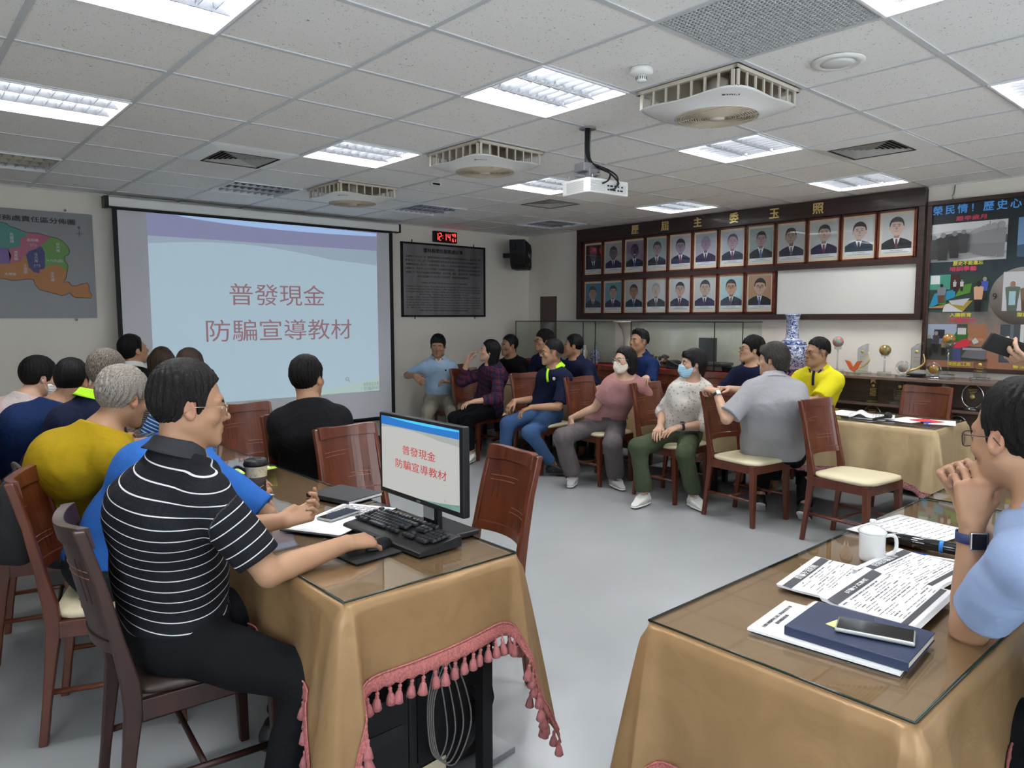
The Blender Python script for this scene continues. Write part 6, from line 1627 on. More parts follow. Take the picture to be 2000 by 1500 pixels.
g = MB(); g.box((.002, .002, .0106), (.252, .192, .0150)); g.build('pages', mat('paper_cream', (.55, .50, .42), rough=.8), t)
g = MB(); g.box((.108, -.0, .0214), (.011, .015, .0004)); g.build('emblem', MATS['steel_grey'], t)
t = empty('sticky_note', (1.640, .706, ZT + .030), R(-100), 'pale yellow sticky note under the phone on the navy notebook', 'sticky note')
g = MB(); g.box((0, 0, .0004), (.05, .05, .0006)); g.build('note', mat('note_yellow', (.62, .66, .28), rough=.7), t)
phone((1.652, .637, ZT + .0312), R(-72), 'smartphone in clear case lying on the navy notebook', L_=.160, W_=.078)

# ---------------------------------------------------------------- on the far tables
for (x, y, a, w_, l_), lab in zip(((.05, -.17, .3, .26, .19), (.02, .02, -.2, .28, .20), (-.02, .25, .15, .30, .21), (.06, .5, -.1, .3, .21)), ('white sheet of paper at the near end corner of the far table', 'white sheet of paper partly under the red card', 'white sheet of paper under the folded-open handout', 'white sheet of paper nearest the yellow polo man')):
    g = MB(); Mx = Matrix.Rotation(a, 4, 'Z'); g.add([Mx @ Vector(v) for v in ((-w_ / 2, -l_ / 2, 0), (w_ / 2, -l_ / 2, 0), (w_ / 2, l_ / 2, .001), (-w_ / 2, l_ / 2, .001))], [(0, 1, 2, 3)])
    o = g.build('paper_sheet', MATS['paper'], solid=.0012, loc=(5.52 + x, 1.95 + y, ZT + .002 + .001 * (y > 0))); tag(o, lab, 'paper', 'loose papers on the far table')
t = empty('handout', (5.50, 2.17, ZT + .006), R(20), 'folded-open handout below the black microphone foam', 'handout')
g = MB(); g.grid(lambda u, v: Vector((-.12 + .24 * u, -.11 + .3 * v, .006 + .028 * math.exp(-((v - .75) / .12) ** 2))), 2, 24); g.build('sheet', MATS['paper'], t, solid=.004)
g = MB(); lines(g, -.10, .10, -.09, .05, 8, .0092, seed=7, h_=.003); g.build('print', MATS['print_ink'], t)
t = empty('red_card', (5.56, 1.86, ZT + .006), R(-25), 'bright red card on the papers at the far table end', 'card')
g = MB(); g.box((0, 0, .001), (.13, .17, .0015)); g.build('card', mat('card_red', (.60, .03, .03), rough=.5), t)
t = empty('folded_ribbon', (5.44, 1.82, ZT + .006), R(30), 'small blue ribbon lying beside the red card', 'ribbon')
g = MB(); g.tube(smooth_path([(-.03, 0, .004), (0, .02, .006), (.03, -.01, .004), (.0, -.02, .008), (-.02, .01, .006)], 5), .0045, 6); g.build('loop', MATS['pen_blue'], t)
t = empty('microphone', (5.45, 2.08, ZT + .03), 0, 'black foam-covered microphone on the far table papers', 'microphone')
g = MB(); g.lathe([(0, -.028), (.018, -.022), (.026, -.006), (.027, .008), (.02, .022), (0, .03)], M=Matrix.Rotation(R(70), 4, 'Y'), n=20); g.build('foam', MATS['black_matte'], t)
g = MB(); g.tube([(-.02, 0, -.005), (-.13, .05, -.018)], [.011, .009], 10); g.build('handle', MATS['black_plastic'], t)
t = empty('lidded_mug', (5.50, 3.52, ZT), 0, 'small white lidded mug with green rim behind the grey-shirted person\'s hands', 'mug')
g = MB(); g.lathe([(.033, 0), (.037, .008), (.038, .085), (.033, .085), (0, .08)], n=28); g.build('cup_body', MATS['porcelain'], t)
g = MB(); g.lathe([(.040, .086), (.036, .097), (.012, .106), (.012, .114), (0, .116)], n=28); g.build('lid', MATS['porcelain'], t)
g = MB(); g.lathe([(.0385, .066), (.0385, .078)], n=28); g.build('green_band', mat('band_green', (.05, .16, .10), rough=.3), t)
g = MB(); g.box((0, 0, .003), (.3, .4, .004)); tag(g.build('paper_sheet', MATS['paper'], loc=(5.48, 6.1, ZT)), 'white sheet of paper on the table behind the plaid-shirted woman', 'paper')
t = empty('pen_case', (5.40, 6.0, ZT + .005), 0, 'slim black pen case on the table behind the plaid-shirted woman', 'pen case')
g = MB(); g.box((0, 0, .010), (.16, .04, .02), bev=.004); g.build('case', MATS['black_plastic'], t)

# ---------------------------------------------------------------- cabinets along the portrait wall
wood_mat('cab_dark', (.020, .010, .008), (.035, .018, .013), rough=.3, scale=4, stretch=(1, .4, 6)); wood_mat('cab_brown', (.105, .068, .052), (.155, .105, .082), rough=.45, scale=4, stretch=(1, .3, 8))
mat('red_cloth', (.30, .008, .02), rough=.85, bump=.3, bscale=200); mat('case_frame', (.01, .012, .012), rough=.3)
for k, (y0, y1, nm) in enumerate(((3.20, 5.40, 'right'), (5.42, 7.36, 'left'))):
    t = empty('display_cabinet', (6.64, (y0 + y1) / 2, 0), 0, 'dark wooden base cabinet under the %s glass display case' % nm, 'cabinet', 'base cabinets along the wall')
    g = MB(); g.box((0.01, 0, .47), (.42, y1 - y0, .92)); g.build('body', MATS['cab_dark'], t, bevel=.004)
    for q in range(3):
        g = MB(); w_ = (y1 - y0) / 3; g.box((-.206, -(y1 - y0) / 2 + w_ * (q + .5), .47), (.014, w_ - .02, .80)); d_ = g.build('door', MATS['cab_dark'], t, bevel=.004)
        g = MB(); g.tube([(-.218, -(y1 - y0) / 2 + w_ * (q + .5) + w_ * .38, .52), (-.218, -(y1 - y0) / 2 + w_ * (q + .5) + w_ * .38, .62)], .005, 6); g.build('handle', MATS['steel_grey'], d_)
    g = MB(); g.box((0, 0, .9345), (.44, y1 - y0, .008)); g.box((-.219, 0, .925), (.004, y1 - y0, .02)); tag(g.build('red_cloth', MATS['red_cloth']), 'red cloth spread inside the %s glass display case' % nm, 'cloth').location = (6.64, (y0 + y1) / 2, 0)
for k, (y0, y1, cuts, lab) in enumerate(((3.85, 5.25, (4.17,), 'long glass display case with ink stones on red cloth'), (5.79, 7.20, (5.985,), 'glass display case by the corner holding small vases'))):
    t = empty('glass_case', (0, 0, 0), 0, lab, 'display case', 'glass display cases'); xa, xb, za, zb = 6.44, 6.80, .94, 1.449
    g = MB()
    g.box(((xa), (y0 + y1) / 2, (za + zb) / 2), (.004, y1 - y0, zb - za)); g.box((xb, (y0 + y1) / 2, (za + zb) / 2), (.004, y1 - y0, zb - za))
    g.box(((xa + xb) / 2, y0, (za + zb) / 2), (xb - xa, .004, zb - za)); g.box(((xa + xb) / 2, y1, (za + zb) / 2), (xb - xa, .004, zb - za)); g.box(((xa + xb) / 2, (y0 + y1) / 2, zb), (xb - xa, y1 - y0, .004)); g.build('panes', MATS['case_glass'], t)
    g = MB()
    for y in (y0, y1) + cuts: g.box((xa, y, (za + zb) / 2), (.010, .006, zb - za))
    g.box((xa, (y0 + y1) / 2, zb), (.010, y1 - y0, .010)); g.box(((xa + xb) / 2, y0, zb), (xb - xa, .008, .008)); g.box(((xa + xb) / 2, y1, zb), (xb - xa, .008, .008)); g.build('edging', MATS['case_frame'], t)
def blue_white():
    m = mat('blue_white', (.62, .64, .68), rough=.15, coat=.5); nt, N, L = nodes_of(m); b = N['Principled BSDF']
    tc = N.new('ShaderNodeTexCoord'); v = N.new('ShaderNodeTexVoronoi'); v.feature = 'DISTANCE_TO_EDGE'; v.inputs['Scale'].default_value = 34
    n = N.new('ShaderNodeTexNoise'); n.inputs['Scale'].default_value = 18; n.inputs['Distortion'].default_value = 2
    ad = N.new('ShaderNodeMix'); ad.data_type = 'VECTOR'; ad.inputs[0].default_value = .12; L.new(tc.outputs['Object'], ad.inputs[4]); L.new(n.outputs['Color'], ad.inputs[5]); L.new(ad.outputs[1], v.inputs['Vector'])
    r = N.new('ShaderNodeMath'); r.operation = 'LESS_THAN'; r.inputs[1].default_value = .085; L.new(v.outputs[0], r.inputs[0])
    n2 = N.new('ShaderNodeTexNoise'); n2.inputs['Scale'].default_value = 70; L.new(tc.outputs['Object'], n2.inputs['Vector']); r2 = N.new('ShaderNodeMath'); r2.operation = 'GREATER_THAN'; r2.inputs[1].default_value = .56; L.new(n2.outputs[0], r2.inputs[0])
    mxx = N.new('ShaderNodeMath'); mxx.operation = 'MAXIMUM'; L.new(r.outputs[0], mxx.inputs[0]); L.new(r2.outputs[0], mxx.inputs[1])
    mx = N.new('ShaderNodeMix'); mx.data_type = 'RGBA'; mx.inputs[6].default_value = (.62, .65, .70, 1); mx.inputs[7].default_value = (.015, .04, .20, 1); L.new(mxx.outputs[0], mx.inputs[0]); L.new(mx.outputs[2], b.inputs['Base Color'])
blue_white(); mat('glaze_blue', (.02, .05, .24), rough=.15, coat=.5); mat('glaze_white', (.60, .63, .68), rough=.15, coat=.5)
t = empty('floor_vase', (6.62, 3.43, .94), 0, 'tall blue and white porcelain vase with long neck on the cabinet', 'vase')
prof = [(.085, 0), (.09, .01), (.10, .04), (.155, .12), (.172, .19), (.165, .25), (.13, .305), (.085, .335), (.062, .36), (.056, .42), (.058, .52), (.066, .565), (.070, .585), (.062, .585), (.05, .56)]
g = MB(); g.lathe(prof, n=56); g.build('vase_body', MATS['blue_white'], t)
g = MB()
for z, r_, mt in ((.575, .0705, 0), (.345, .078, 1), (.33, .092, 0), (.285, .148, 1), (.30, .135, 0), (.075, .127, 1), (.055, .112, 0)): g.lathe([(r_ + .0012, z - .004), (r_ + .0025, z), (r_ + .0012, z + .004)], n=48, mi=mt)
g.build('glaze_bands', [MATS['glaze_blue'], MATS['glaze_white']], t)
g = MB()
for k in range(16):
    a = 2 * PI * k / 16
    for z, r_, s_ in ((.312, .124, .016), (.268, .158, .014), (.045, .112, .02)):
        g.lathe([(0, 0), (s_ * .8, .001), (0, .004)], n=8, M=Matrix.Translation((r_ * math.cos(a), r_ * math.sin(a), z)) @ Matrix.Rotation(a, 4, 'Z') @ Matrix.Rotation(R(70 if z > .1 else 110), 4, 'Y'))
g.build('petal_band', MATS['glaze_blue'], t)
t = empty('plaster_urn', (6.62, 5.43, .94), 0, 'wide cream urn with flared rim between the two glass cases', 'urn')
g = MB(); g.lathe([(.06, 0), (.07, .05), (.06, .20), (.062, .32), (.085, .42), (.13, .49), (.18, .50), (.185, .51), (.17, .515), (.05, .50)], n=48); g.build('urn_body', mat('plaster', (.62, .58, .50), rough=.5), t)
def simple_lathe(name, x, y, z, prof, m, label, cat, parts=(), n=28):
    t = empty(name, (x, y, z), 0, label, cat); g = MB(); g.lathe(prof, n=n); g.build('vessel_body', MATS[m], t)
    for nm, pr, mm in parts: g = MB(); g.lathe(pr, n=n); g.build(nm, MATS[mm], t)
    return t
ZC = .938
simple_lathe('small_vase', 6.60, 5.93, ZC, [(.045, 0), (.05, .01), (.04, .02), (.062, .06), (.068, .10), (.055, .14), (.028, .17), (.018, .19), (.016, .24), (.022, .255), (.014, .25)], 'blue_white', 'small blue and white bottle vase in the glass case', 'vase', (('foot', [(.046, 0), (.046, .012)], 'glaze_blue'), ('collar_band', [(.024, .178), (.019, .188)], 'glaze_blue')))
simple_lathe('small_vase', 6.60, 6.12, ZC, [(.03, 0), (.035, .02), (.05, .08), (.055, .13), (.035, .17), (.03, .20), (.038, .225), (.03, .22)], 'glaze_cream', 'cream jar with brown flowers in the glass case', 'vase', (('neck_band', [(.036, .165), (.032, .175)], 'patch_brown'),)) if 'glaze_cream' in MATS or mat('glaze_cream', (.52, .46, .38), rough=.25, vary=.3, vscale=30) else None
simple_lathe('small_bottle', 6.54, 6.06, ZC, [(.018, 0), (.026, .02), (.028, .05), (.018, .09), (.012, .11), (.014, .13), (.018, .15), (0, .155)], 'porcelain', 'small white gourd-shaped bottle beside the cream jar', 'bottle', (('stopper', [(.012, .152), (.010, .162), (0, .164)], 'porcelain'),))
t = empty('root_carving', (6.62, 6.24, ZC), 0, 'brown knobbly root carving in the glass case', 'carving'); rr = random.Random(2); g = MB()
for k in range(9): g.tube(smooth_path([(0, 0, 0)] + [(rr.uniform(-.05, .05), rr.uniform(-.05, .05), .05 * j + .03) for j in range(1, 4)], 4), [.016 - .0008 * q for q in range(13)], 7)
g.build('roots', mat('root_brown', (.12, .055, .025), rough=.5), t); g = MB(); g.lathe([(.05, 0), (.045, .02), (0, .03)]); g.build('base', MATS['cab_dark'], t)
for k, (y, s_) in enumerate(((5.08, 1.0), (4.91, .95))):
    t = empty('jade_carving', (6.60, y, ZC), 0, ['green and brown leafy stone carving, left of the pair', 'green and brown leafy stone carving beside the ink stone'][k], 'carving', 'leafy stone carvings')
    g = MB(); rr = random.Random(k + 4)
    for q in range(12): g.lathe([(0, -.02), (.02, -.008), (.022, .008), (0, .02)], n=7, c=(rr.uniform(-.03, .03), rr.uniform(-.05, .05), rr.uniform(.05, .15) * s_), M=Matrix.Rotation(rr.random() * 3, 4, 'X'), smooth=False)
    g.build('leaves', mat('jade_green', (.06, .11, .05), rough=.35, vary=.5, vscale=20, rgb2=(.16, .08, .05)), t)
    g = MB(); g.lathe([(.05, 0), (.055, .02), (.03, .045), (.01, .08), (0, .09)], n=10, smooth=False); g.build('rock_base', MATS['root_brown'], t)
t = empty('ink_stone', (6.60, 4.68, ZC), R(10), 'sloping dark slate ink stone on the red cloth', 'ink stone'); g = MB(); g.prism([(-.14, 0), (.12, 0), (.12, .09), (.10, .095)], .22, Matrix(((0, 0, 1, -.11), (1, 0, 0, 0), (0, 1, 0, 0), (0, 0, 0, 1)))); g.build('stone', mat('slate', (.035, .035, .038), rough=.5), t, bevel=.006); g = MB(); g.box((.0, -.0, .055), (.14, .16, .004), rx=.36); g.build('well', MATS['black_matte'], t)
t = empty('stone_tablet', (6.72, 4.43, ZC), 0, 'upright dark slate tablet standing in the long glass case', 'tablet'); g = MB(); g.box((0, 0, .19), (.03, .21, .30), bev=.004); g.build('slab', MATS['slate'], t); g = MB(); g.box((0, 0, .02), (.10, .26, .04), bev=.004); g.build('base', MATS['cab_dark'], t)
t = empty('stone_box', (6.58, 4.25, ZC), 0, 'low grey carved stone box in the long glass case', 'stone box'); g = MB(); g.box((0, 0, .035), (.20, .28, .05), bev=.004); g.box((0, 0, .078), (.22, .31, .028), bev=.004); g.build('stone_block', mat('stone_grey', (.10, .10, .09), rough=.7), t); g = MB(); g.box((0, 0, .094), (.14, .20, .004)); g.build('inset', MATS['slate'], t)
t = empty('ink_box', (6.58, 4.00, ZC), 0, 'flat black lacquer box at the right end of the long glass case', 'box'); g = MB(); g.box((0, 0, .022), (.16, .24, .044), bev=.004); g.build('tray', MATS['black_plastic'], t); g = MB(); g.box((0, 0, .048), (.165, .245, .008), bev=.002); g.build('lid', MATS['black_plastic'], t)
t = empty('certificate_stand', (6.55, 4.46, ZC), 0, 'small white upright card in the glass case', 'card'); g = MB(); g.box((0, .12, .09), (.006, .10, .16), ry=-.15); g.build('card', MATS['paper'], t); g = MB(); g.box((-.006, .12, .09), (.002, .07, .10), ry=-.15); g.build('print', MATS['paper_grey'], t)

# trophy cabinet
CY0, CY1 = -.4, 3.18
t = empty('trophy_cabinet', (6.66, (CY0 + CY1) / 2, 0), 0, 'low brown open-shelved cabinet crowded with trophies', 'cabinet')
g = MB(); g.box((0, 0, .975), (.44, CY1 - CY0, .022)); g.build('top', MATS['cab_brown'], t)
g = MB(); g.box((.03, 0, .49), (.02, CY1 - CY0 - .03, .95)); g.build('back_panel', MATS['cab_brown'], t)
for z in (.745, .50, .27, .06): g = MB(); g.box((0, 0, z), (.41, CY1 - CY0 - .02, .02)); g.build('shelf', MATS['cab_brown'], t)
for y in (CY0 + .01, .55, 1.28, 2.05, CY1 - .01): g = MB(); g.box((0, y - (CY0 + CY1) / 2, .48), (.42, .022, .96)); g.build('divider', MATS['cab_brown'], t)
glass_mat('crystal', (.86, .89, .90), 3.0); mat('amber', (.42, .16, .02), rough=.15, vary=.6, vscale=25, rgb2=(.04, .12, .05), coat=.5); mat('gold_print', (.45, .33, .10), rough=.4, metal=.4); mat('orange_wing', (.50, .10, .04), rough=.3)
def trophy(y, z, kind, label, x=6.58, s=1.0, glow='amber'):
    t = empty('trophy', (x, y, z), 0, label, 'trophy', 'trophies on the cabinet'); M = Matrix.Scale(s, 4)
    g = MB(); 
    if kind == 'star': t.scale = (.85, .85, .85)
    if kind == 'ball':
        g.box((0, 0, .02), (.09, .09, .04), bev=.006); g.build('base', MATS['crystal'], t)
        g = MB(); g.tube([(0, 0, .04), (.0, 0, .22 * s)], .008, 8); g.lathe([(.03, .22 * s), (.035, .26 * s), (.02, .27 * s)], n=16); g.build('stem', MATS['crystal'], t)
        g = MB(); g.lathe([(0, .24 * s)] + [(.048 * math.sin(PI * k / 12), .288 * s - .048 * math.cos(PI * k / 12)) for k in range(1, 12)] + [(0, .288 * s + .048)], n=24); g.build('globe', MATS[glow], t)
    elif kind == 'slab':
        g.box((0, 0, .015), (.08, .13, .03), bev=.004); g.build('base', MATS['crystal' if s != .99 else 'black_plastic'], t)
        g = MB(); g.prism([(-.045, .03), (.045, .03), (.045, .25 * s), (.0, .285 * s), (-.045, .30 * s)], .022, Matrix(((0, 0, 1, -.011), (1, 0, 0, 0), (0, 1, 0, 0), (0, 0, 0, 1)))); g.build('slab', MATS['crystal'], t)
        g = MB(); g.lathe([(.014, 0), (.014, .001), (0, .001)], n=14, M=Matrix.Translation((-.0125, 0, .22 * s)) @ Matrix.Rotation(R(-90), 4, 'Y'))
        for k in range(3): g.box((-.0125, 0, .17 * s - .02 * k), (.001, .05 - .008 * k, .004))
        g.build('engraving', MATS['gold_print'], t)
        if glow == 'wing': g = MB(); g.tube(smooth_path([(-.03, .06, .03), (-.035, .03, .06), (-.03, -.02, .08), (-.03, -.07, .13), (-.03, -.06, .20)], 5), [.012 - .0004 * q for q in range(21)], 7); g.build('golden_figure', MATS['gold'], t)
    elif kind == 'disc':
        g.box((0, 0, .012), (.06, .10, .024), bev=.004); g.build('base', MATS['crystal'], t)
        g = MB(); g.tube([(0, .052 * math.cos(a), .085 + .052 * math.sin(a)) for a in [2 * PI * q / 36 for q in range(36)]], .009, 8, closed=True); g.build('ring', MATS['crystal'], t)
        g = MB(); g.lathe([(0, -.006), (.038, -.004), (.038, .004), (0, .006)], n=24, M=Matrix.Translation((0, 0, .085)) @ Matrix.Rotation(R(90), 4, 'Y')); g.build('medallion', MATS[glow], t)
    elif kind == 'wing':
        g.box((0, 0, .012), (.06, .10, .024), bev=.004); g.build('base', MATS['crystal'], t)
        g = MB()
        for sy in (-1, 1): g.prism([(0, .03), (sy * .03, .05), (sy * .075, .13), (sy * .03, .12), (0, .07)][::sy], .014, Matrix(((0, 0, 1, -.007), (1, 0, 0, 0), (0, 1, 0, 0), (0, 0, 0, 1))))
        g.build('wings', MATS['orange_wing'], t)
    elif kind == 'oval':
        g.lathe([(.055, 0), (.05, .02), (.03, .03)], n=24); g.build('base', MATS['crystal'], t)
        g = MB(); pts = [(.0, .075 * math.cos(a), .135 * s + .11 * s * math.sin(a)) for a in [2 * PI * q / 36 for q in range(36)]]; g.tube(pts, .005, 6, closed=True); g.build('rim', MATS['chrome'], t)
        g = MB(); g.prism([(.072 * math.cos(a), .135 * s + .107 * s * math.sin(a)) for a in [2 * PI * q / 36 for q in range(36)]], .008, Matrix(((0, 0, 1, -.004), (1, 0, 0, 0), (0, 1, 0, 0), (0, 0, 0, 1)))); g.build('plate', mat('smoke_glass', (.05, .04, .035), rough=.1, alpha=.5), t)
        g = MB(); g.lathe([(.018, 0), (.018, .001), (0, .001)], n=14, M=Matrix.Translation((-.006, 0, .13 * s)) @ Matrix.Rotation(R(-90), 4, 'Y'))
        for k in range(4): g.box((-.006, 0, .2 * s - .012 * k), (.001, .07 - .012 * k, .003))
        g.build('engraving', MATS['gold_print'], t)
    elif kind == 'star':
        g.box((0, 0, .012), (.06, .11, .024), bev=.004); g.build('base', MATS['crystal'], t)
        g = MB(); g.box((0, 0, .12), (.018, .085, .19)); g.build('slab', mat('smoke_glass', (.05, .04, .035), rough=.1, alpha=.5), t)
        g = MB(); g.prism([((.045 if q % 2 == 0 else .018) * math.sin(PI * q / 5), (.045 if q % 2 == 0 else .018) * math.cos(PI * q / 5)) for q in range(10)][::-1], .012, Matrix(((0, 0, 1, -.018), (1, 0, 0, 0), (0, 1, 0, .235), (0, 0, 0, 1)))); g.build('star', mat('star_copper', (.55, .25, .18), rough=.3), t)
        g = MB(); g.lathe([(.016, 0), (.016, .001), (0, .001)], n=14, M=Matrix.Translation((-.010, 0, .175)) @ Matrix.Rotation(R(-90), 4, 'Y'))
        for k in range(6): g.box((-.010, 0, .145 - .014 * k), (.001, .065 - .004 * (k % 3), .005))
        g.build('engraving', MATS['gold_print'], t)
    return t
ZQ = .9865
trophy(2.97, ZQ, 'ball', 'tall crystal trophy with coloured disc right of the yellow polo man', s=1.0, glow='medal_mix') if mat('medal_mix', (.45, .12, .08), rough=.2, vary=.7, vscale=40, rgb2=(.1, .3, .3)) else None
trophy(2.80, ZQ, 'wing', 'low trophy with orange wings beside the yellow polo shoulder', x=6.52)
trophy(2.77, ZQ, 'slab', 'clear crystal slab trophy with green mark and gold figure', x=6.64, s=.92, glow='wing')
trophy(2.56, ZQ, 'ball', 'crystal trophy topped by an amber globe, in front of the white wall', s=.78)
trophy(2.38, ZQ, 'disc', 'round crystal ring award with red medallion on the cabinet edge', x=6.50, glow='medal_mix')
trophy(2.33, ZQ, 'slab', 'tall curved crystal slab with gold dragon figure on a black base', x=6.66, s=.99, glow='wing')
trophy(2.14, ZQ, 'disc', 'smoky round crystal award on the cabinet edge behind the empty chair', x=6.49)
trophy(2.08, ZQ, 'ball', 'tallest crystal trophy with amber wings in front of the poster', x=6.62, s=1.15)
trophy(1.84, ZQ, 'slab', 'wide crystal block award in front of the poster, right end', x=6.60, s=.6)
trophy(2.62, .756, 'star', 'dark plaque award topped by a copper star on the upper shelf', x=6.52)
trophy(2.40, .756, 'slab', 'narrow smoky award with gold lines on the upper shelf', x=6.52, s=.7)
trophy(1.86, .756, 'oval', 'oval glass award with gold engraving on the upper shelf', x=6.52, s=.85)
trophy(2.62, .511, 'oval', 'arched crystal award with a round seal on the lower shelf', x=6.52, s=.9)
trophy(1.96, .511, 'oval', 'faceted oval glass award on the lower shelf behind the glasses man', x=6.52, s=.8)
t = empty('figurine', (6.52, 2.38, .511), 0, 'blue and white porcelain figurine on the lower cabinet shelf', 'figurine')
v1, q1 = surface(lambda P: smin(smin(cone(P, (0, 0, .03), (0, 0, .16), .055, .045), sphere(P, (0, -.01, .235), .04), .03), smin(cone(P, (-.02, .04, .15), (-.04, -.01, .11), .02, .016), cone(P, (0, -.05, .17), (-.02, -.05, .25), .018, .014), .01), .02).astype(f32), (-.09, -.09, -.03), (.09, .09, .3), .006); np_mesh('figure', v1, q1, MATS['blue_white'], t)
g = MB(); g.lathe([(.06, 0), (.055, .02), (0, .02)], n=20); g.build('plinth', MATS['glaze_blue'], t); t.scale = (.78, .78, .78)
# ---------------------------------------------------------------- the people
def CM(n, c, **k): return cloth_mat(n, c, **k)
CM('polo_striped', (.0115, .012, .0155), stripes=[('axial', .0335, .0030, (.62, .62, .64), .3)], rough=.7); CM('collar_grey', (.036, .036, .040))
CM('royal_blue', (.025, .11, .38)); CM('tee_yellow', (.34, .225, .008)); CM('polo_yellow', (.62, .56, .02)); CM('navy', (.010, .013, .036)); CM('navy_tee', (.009, .022, .080)); CM('neon', (.42, .80, .03), bump=.05)
CM('shirt_white_pink', (.52, .45, .44), stripes=[('axial', .11, .02, (.50, .30, .29, .5), 0)]); CM('blouse_stripe', (.50, .42, .40), stripes=[('axial', .02, .008, (.12, .10, .11), 0)])
CM('blue_stripe', (.02, .06, .20), stripes=[('axial', .022, .007, (.35, .55, .68), 0)]); CM('black_tee', (.008, .008, .0095)); CM('black_navy', (.016, .017, .022)); CM('pale_blue', (.30, .42, .56)); CM('light_blue', (.25, .325, .49), weave=.06)
CM('plaid', (.030, .014, .028), stripes=[('axial', .062, .022, (.14, .018, .03, .6), 0), ('wrap', .055, .020, (.012, .016, .05, .7), .2), ('axial', .062, .003, (.12, .07, .10, .7), .55), ('wrap', .055, .003, (.10, .05, .08, .6), .7)])
CM('pink_blouse', (.42, .21, .21), weave=.5, bump=.5, bscale=14); CM('grey_polo', (.30, .30, .315)); CM('denim', (.045, .095, .21), weave=.4); CM('trouser_black', (.007, .0075, .009)); CM('trouser_dark', (.02, .024, .028)); CM('trouser_grey', (.115, .10, .105)); CM('trouser_khaki', (.24, .215, .175)); CM('trouser_olive', (.055, .070, .04))
def floral_mat():
    m = CM('floral', (.62, .59, .54)); nt, N, L = nodes_of(m); b = N['Principled BSDF']; tc = N.new('ShaderNodeTexCoord')
    v = N.new('ShaderNodeTexVoronoi'); v.inputs['Scale'].default_value = 34; v.inputs['Randomness'].default_value = .8; L.new(tc.outputs['Object'], v.inputs['Vector'])
    r = N.new('ShaderNodeMath'); r.operation = 'LESS_THAN'; r.inputs[1].default_value = .26; L.new(v.outputs['Distance'], r.inputs[0])
    mx = N.new('ShaderNodeMix'); mx.data_type = 'RGBA'; mx.inputs[6].default_value = (.60, .57, .52, 1); mx.inputs[7].default_value = (.36, .31, .30, 1); L.new(r.outputs[0], mx.inputs[0]); L.new(mx.outputs[2], b.inputs['Base Color'])
floral_mat()
mat('shoe_white', (.66, .66, .64), rough=.5); mat('shoe_grey', (.42, .41, .42), rough=.6); mat('sole_white', (.70, .70, .68), rough=.6); mat('shoe_black', (.014, .014, .016), rough=.5); mat('lace_white', (.7, .7, .7), rough=.8); mat('mask_blue', (.30, .50, .62), rough=.8); mat('mask_cream', (.62, .56, .47), rough=.8); mat('mask_white', (.66, .66, .64), rough=.8); mat('strap_navy', (.02, .035, .11), rough=.6); mat('strap_black', (.015, .015, .016), rough=.6)
def long_extra(Q, X, d):
    b = cone(squash(Q, (0, -.05, 0), (1, 0, 0), 1.45), (0, -.045, .02), (0, -.075, -.37), .072, .050)
    return smin(d, b, .03)
def bob_extra(Q, X, d):
    b = cone(X, (.055, -.02, .02), (.062, -.015, -.085), .034, .030); c = cone(squash(Q, (0, -.05, 0), (1, 0, 0), 1.5), (0, -.05, .0), (0, -.055, -.085), .062, .055)
    return smin(smin(d, b, .03), c, .03)
def shag_extra(Q, X, d):
    b = cone(X, (.052, -.01, .03), (.060, -.015, -.035), .032, .028); c = cone(squash(Q, (0, -.05, 0), (1, 0, 0), 1.4), (0, -.05, .0), (0, -.06, -.05), .066, .055); e = cone(X, (0, .075, .085), (.05, .06, .055), .022, .02)
    return smin(smin(smin(d, b, .03), c, .03), e, .02)
def quiff_extra(Q, X, d): return smin(d, cone(X, (0, .05, .105), (.035, .045, .095), .028, .022), .02)
SH = lambda m='hair_black', **k: dict(mat=m, **k)
P = person
# --- left side
def on_chest(I, side, up_, m_=.012):
    '''point on the shirt front, side metres to the wearer's right, up_ below the neck base'''
    q = I['nb'] - V3(0, 0, up_) + I['cr'] * side + I['cf'] * .3
    tt = np.linspace(0, .4, 160); PP = (q[None] - I['cf'][None] * tt[:, None]).astype(f32); j = int(np.argmax(I['torso'](PP, m_) < 0)); return Vector(PP[j] + I['cf'] * .003 - I['origin'])
def badge_extra(side, up_, r_, m):
    def fn(root, I):
        p = on_chest(I, side, up_); g = MB(); f_ = Vector(I['cf']); g.lathe([(r_, -.001), (r_, .003), (r_ * .5, .006), (0, .006)], n=16, M=Matrix.Translation(p) @ f_.to_track_quat('Z', 'Y').to_matrix().to_4x4()); g.build('badge', MATS[m], root)
    return fn
def vneck_extra(m, tip=.085, w_=.05):
    def fn(root, I):
        g = MB()
        for sx in (-1, 1): g.tube([on_chest(I, sx * w_ * (1 - k / 4), .0 + tip * k / 4, .010) for k in range(5)], .0065, 6)
        g.build('neck_trim', MATS[m], root)
    return fn
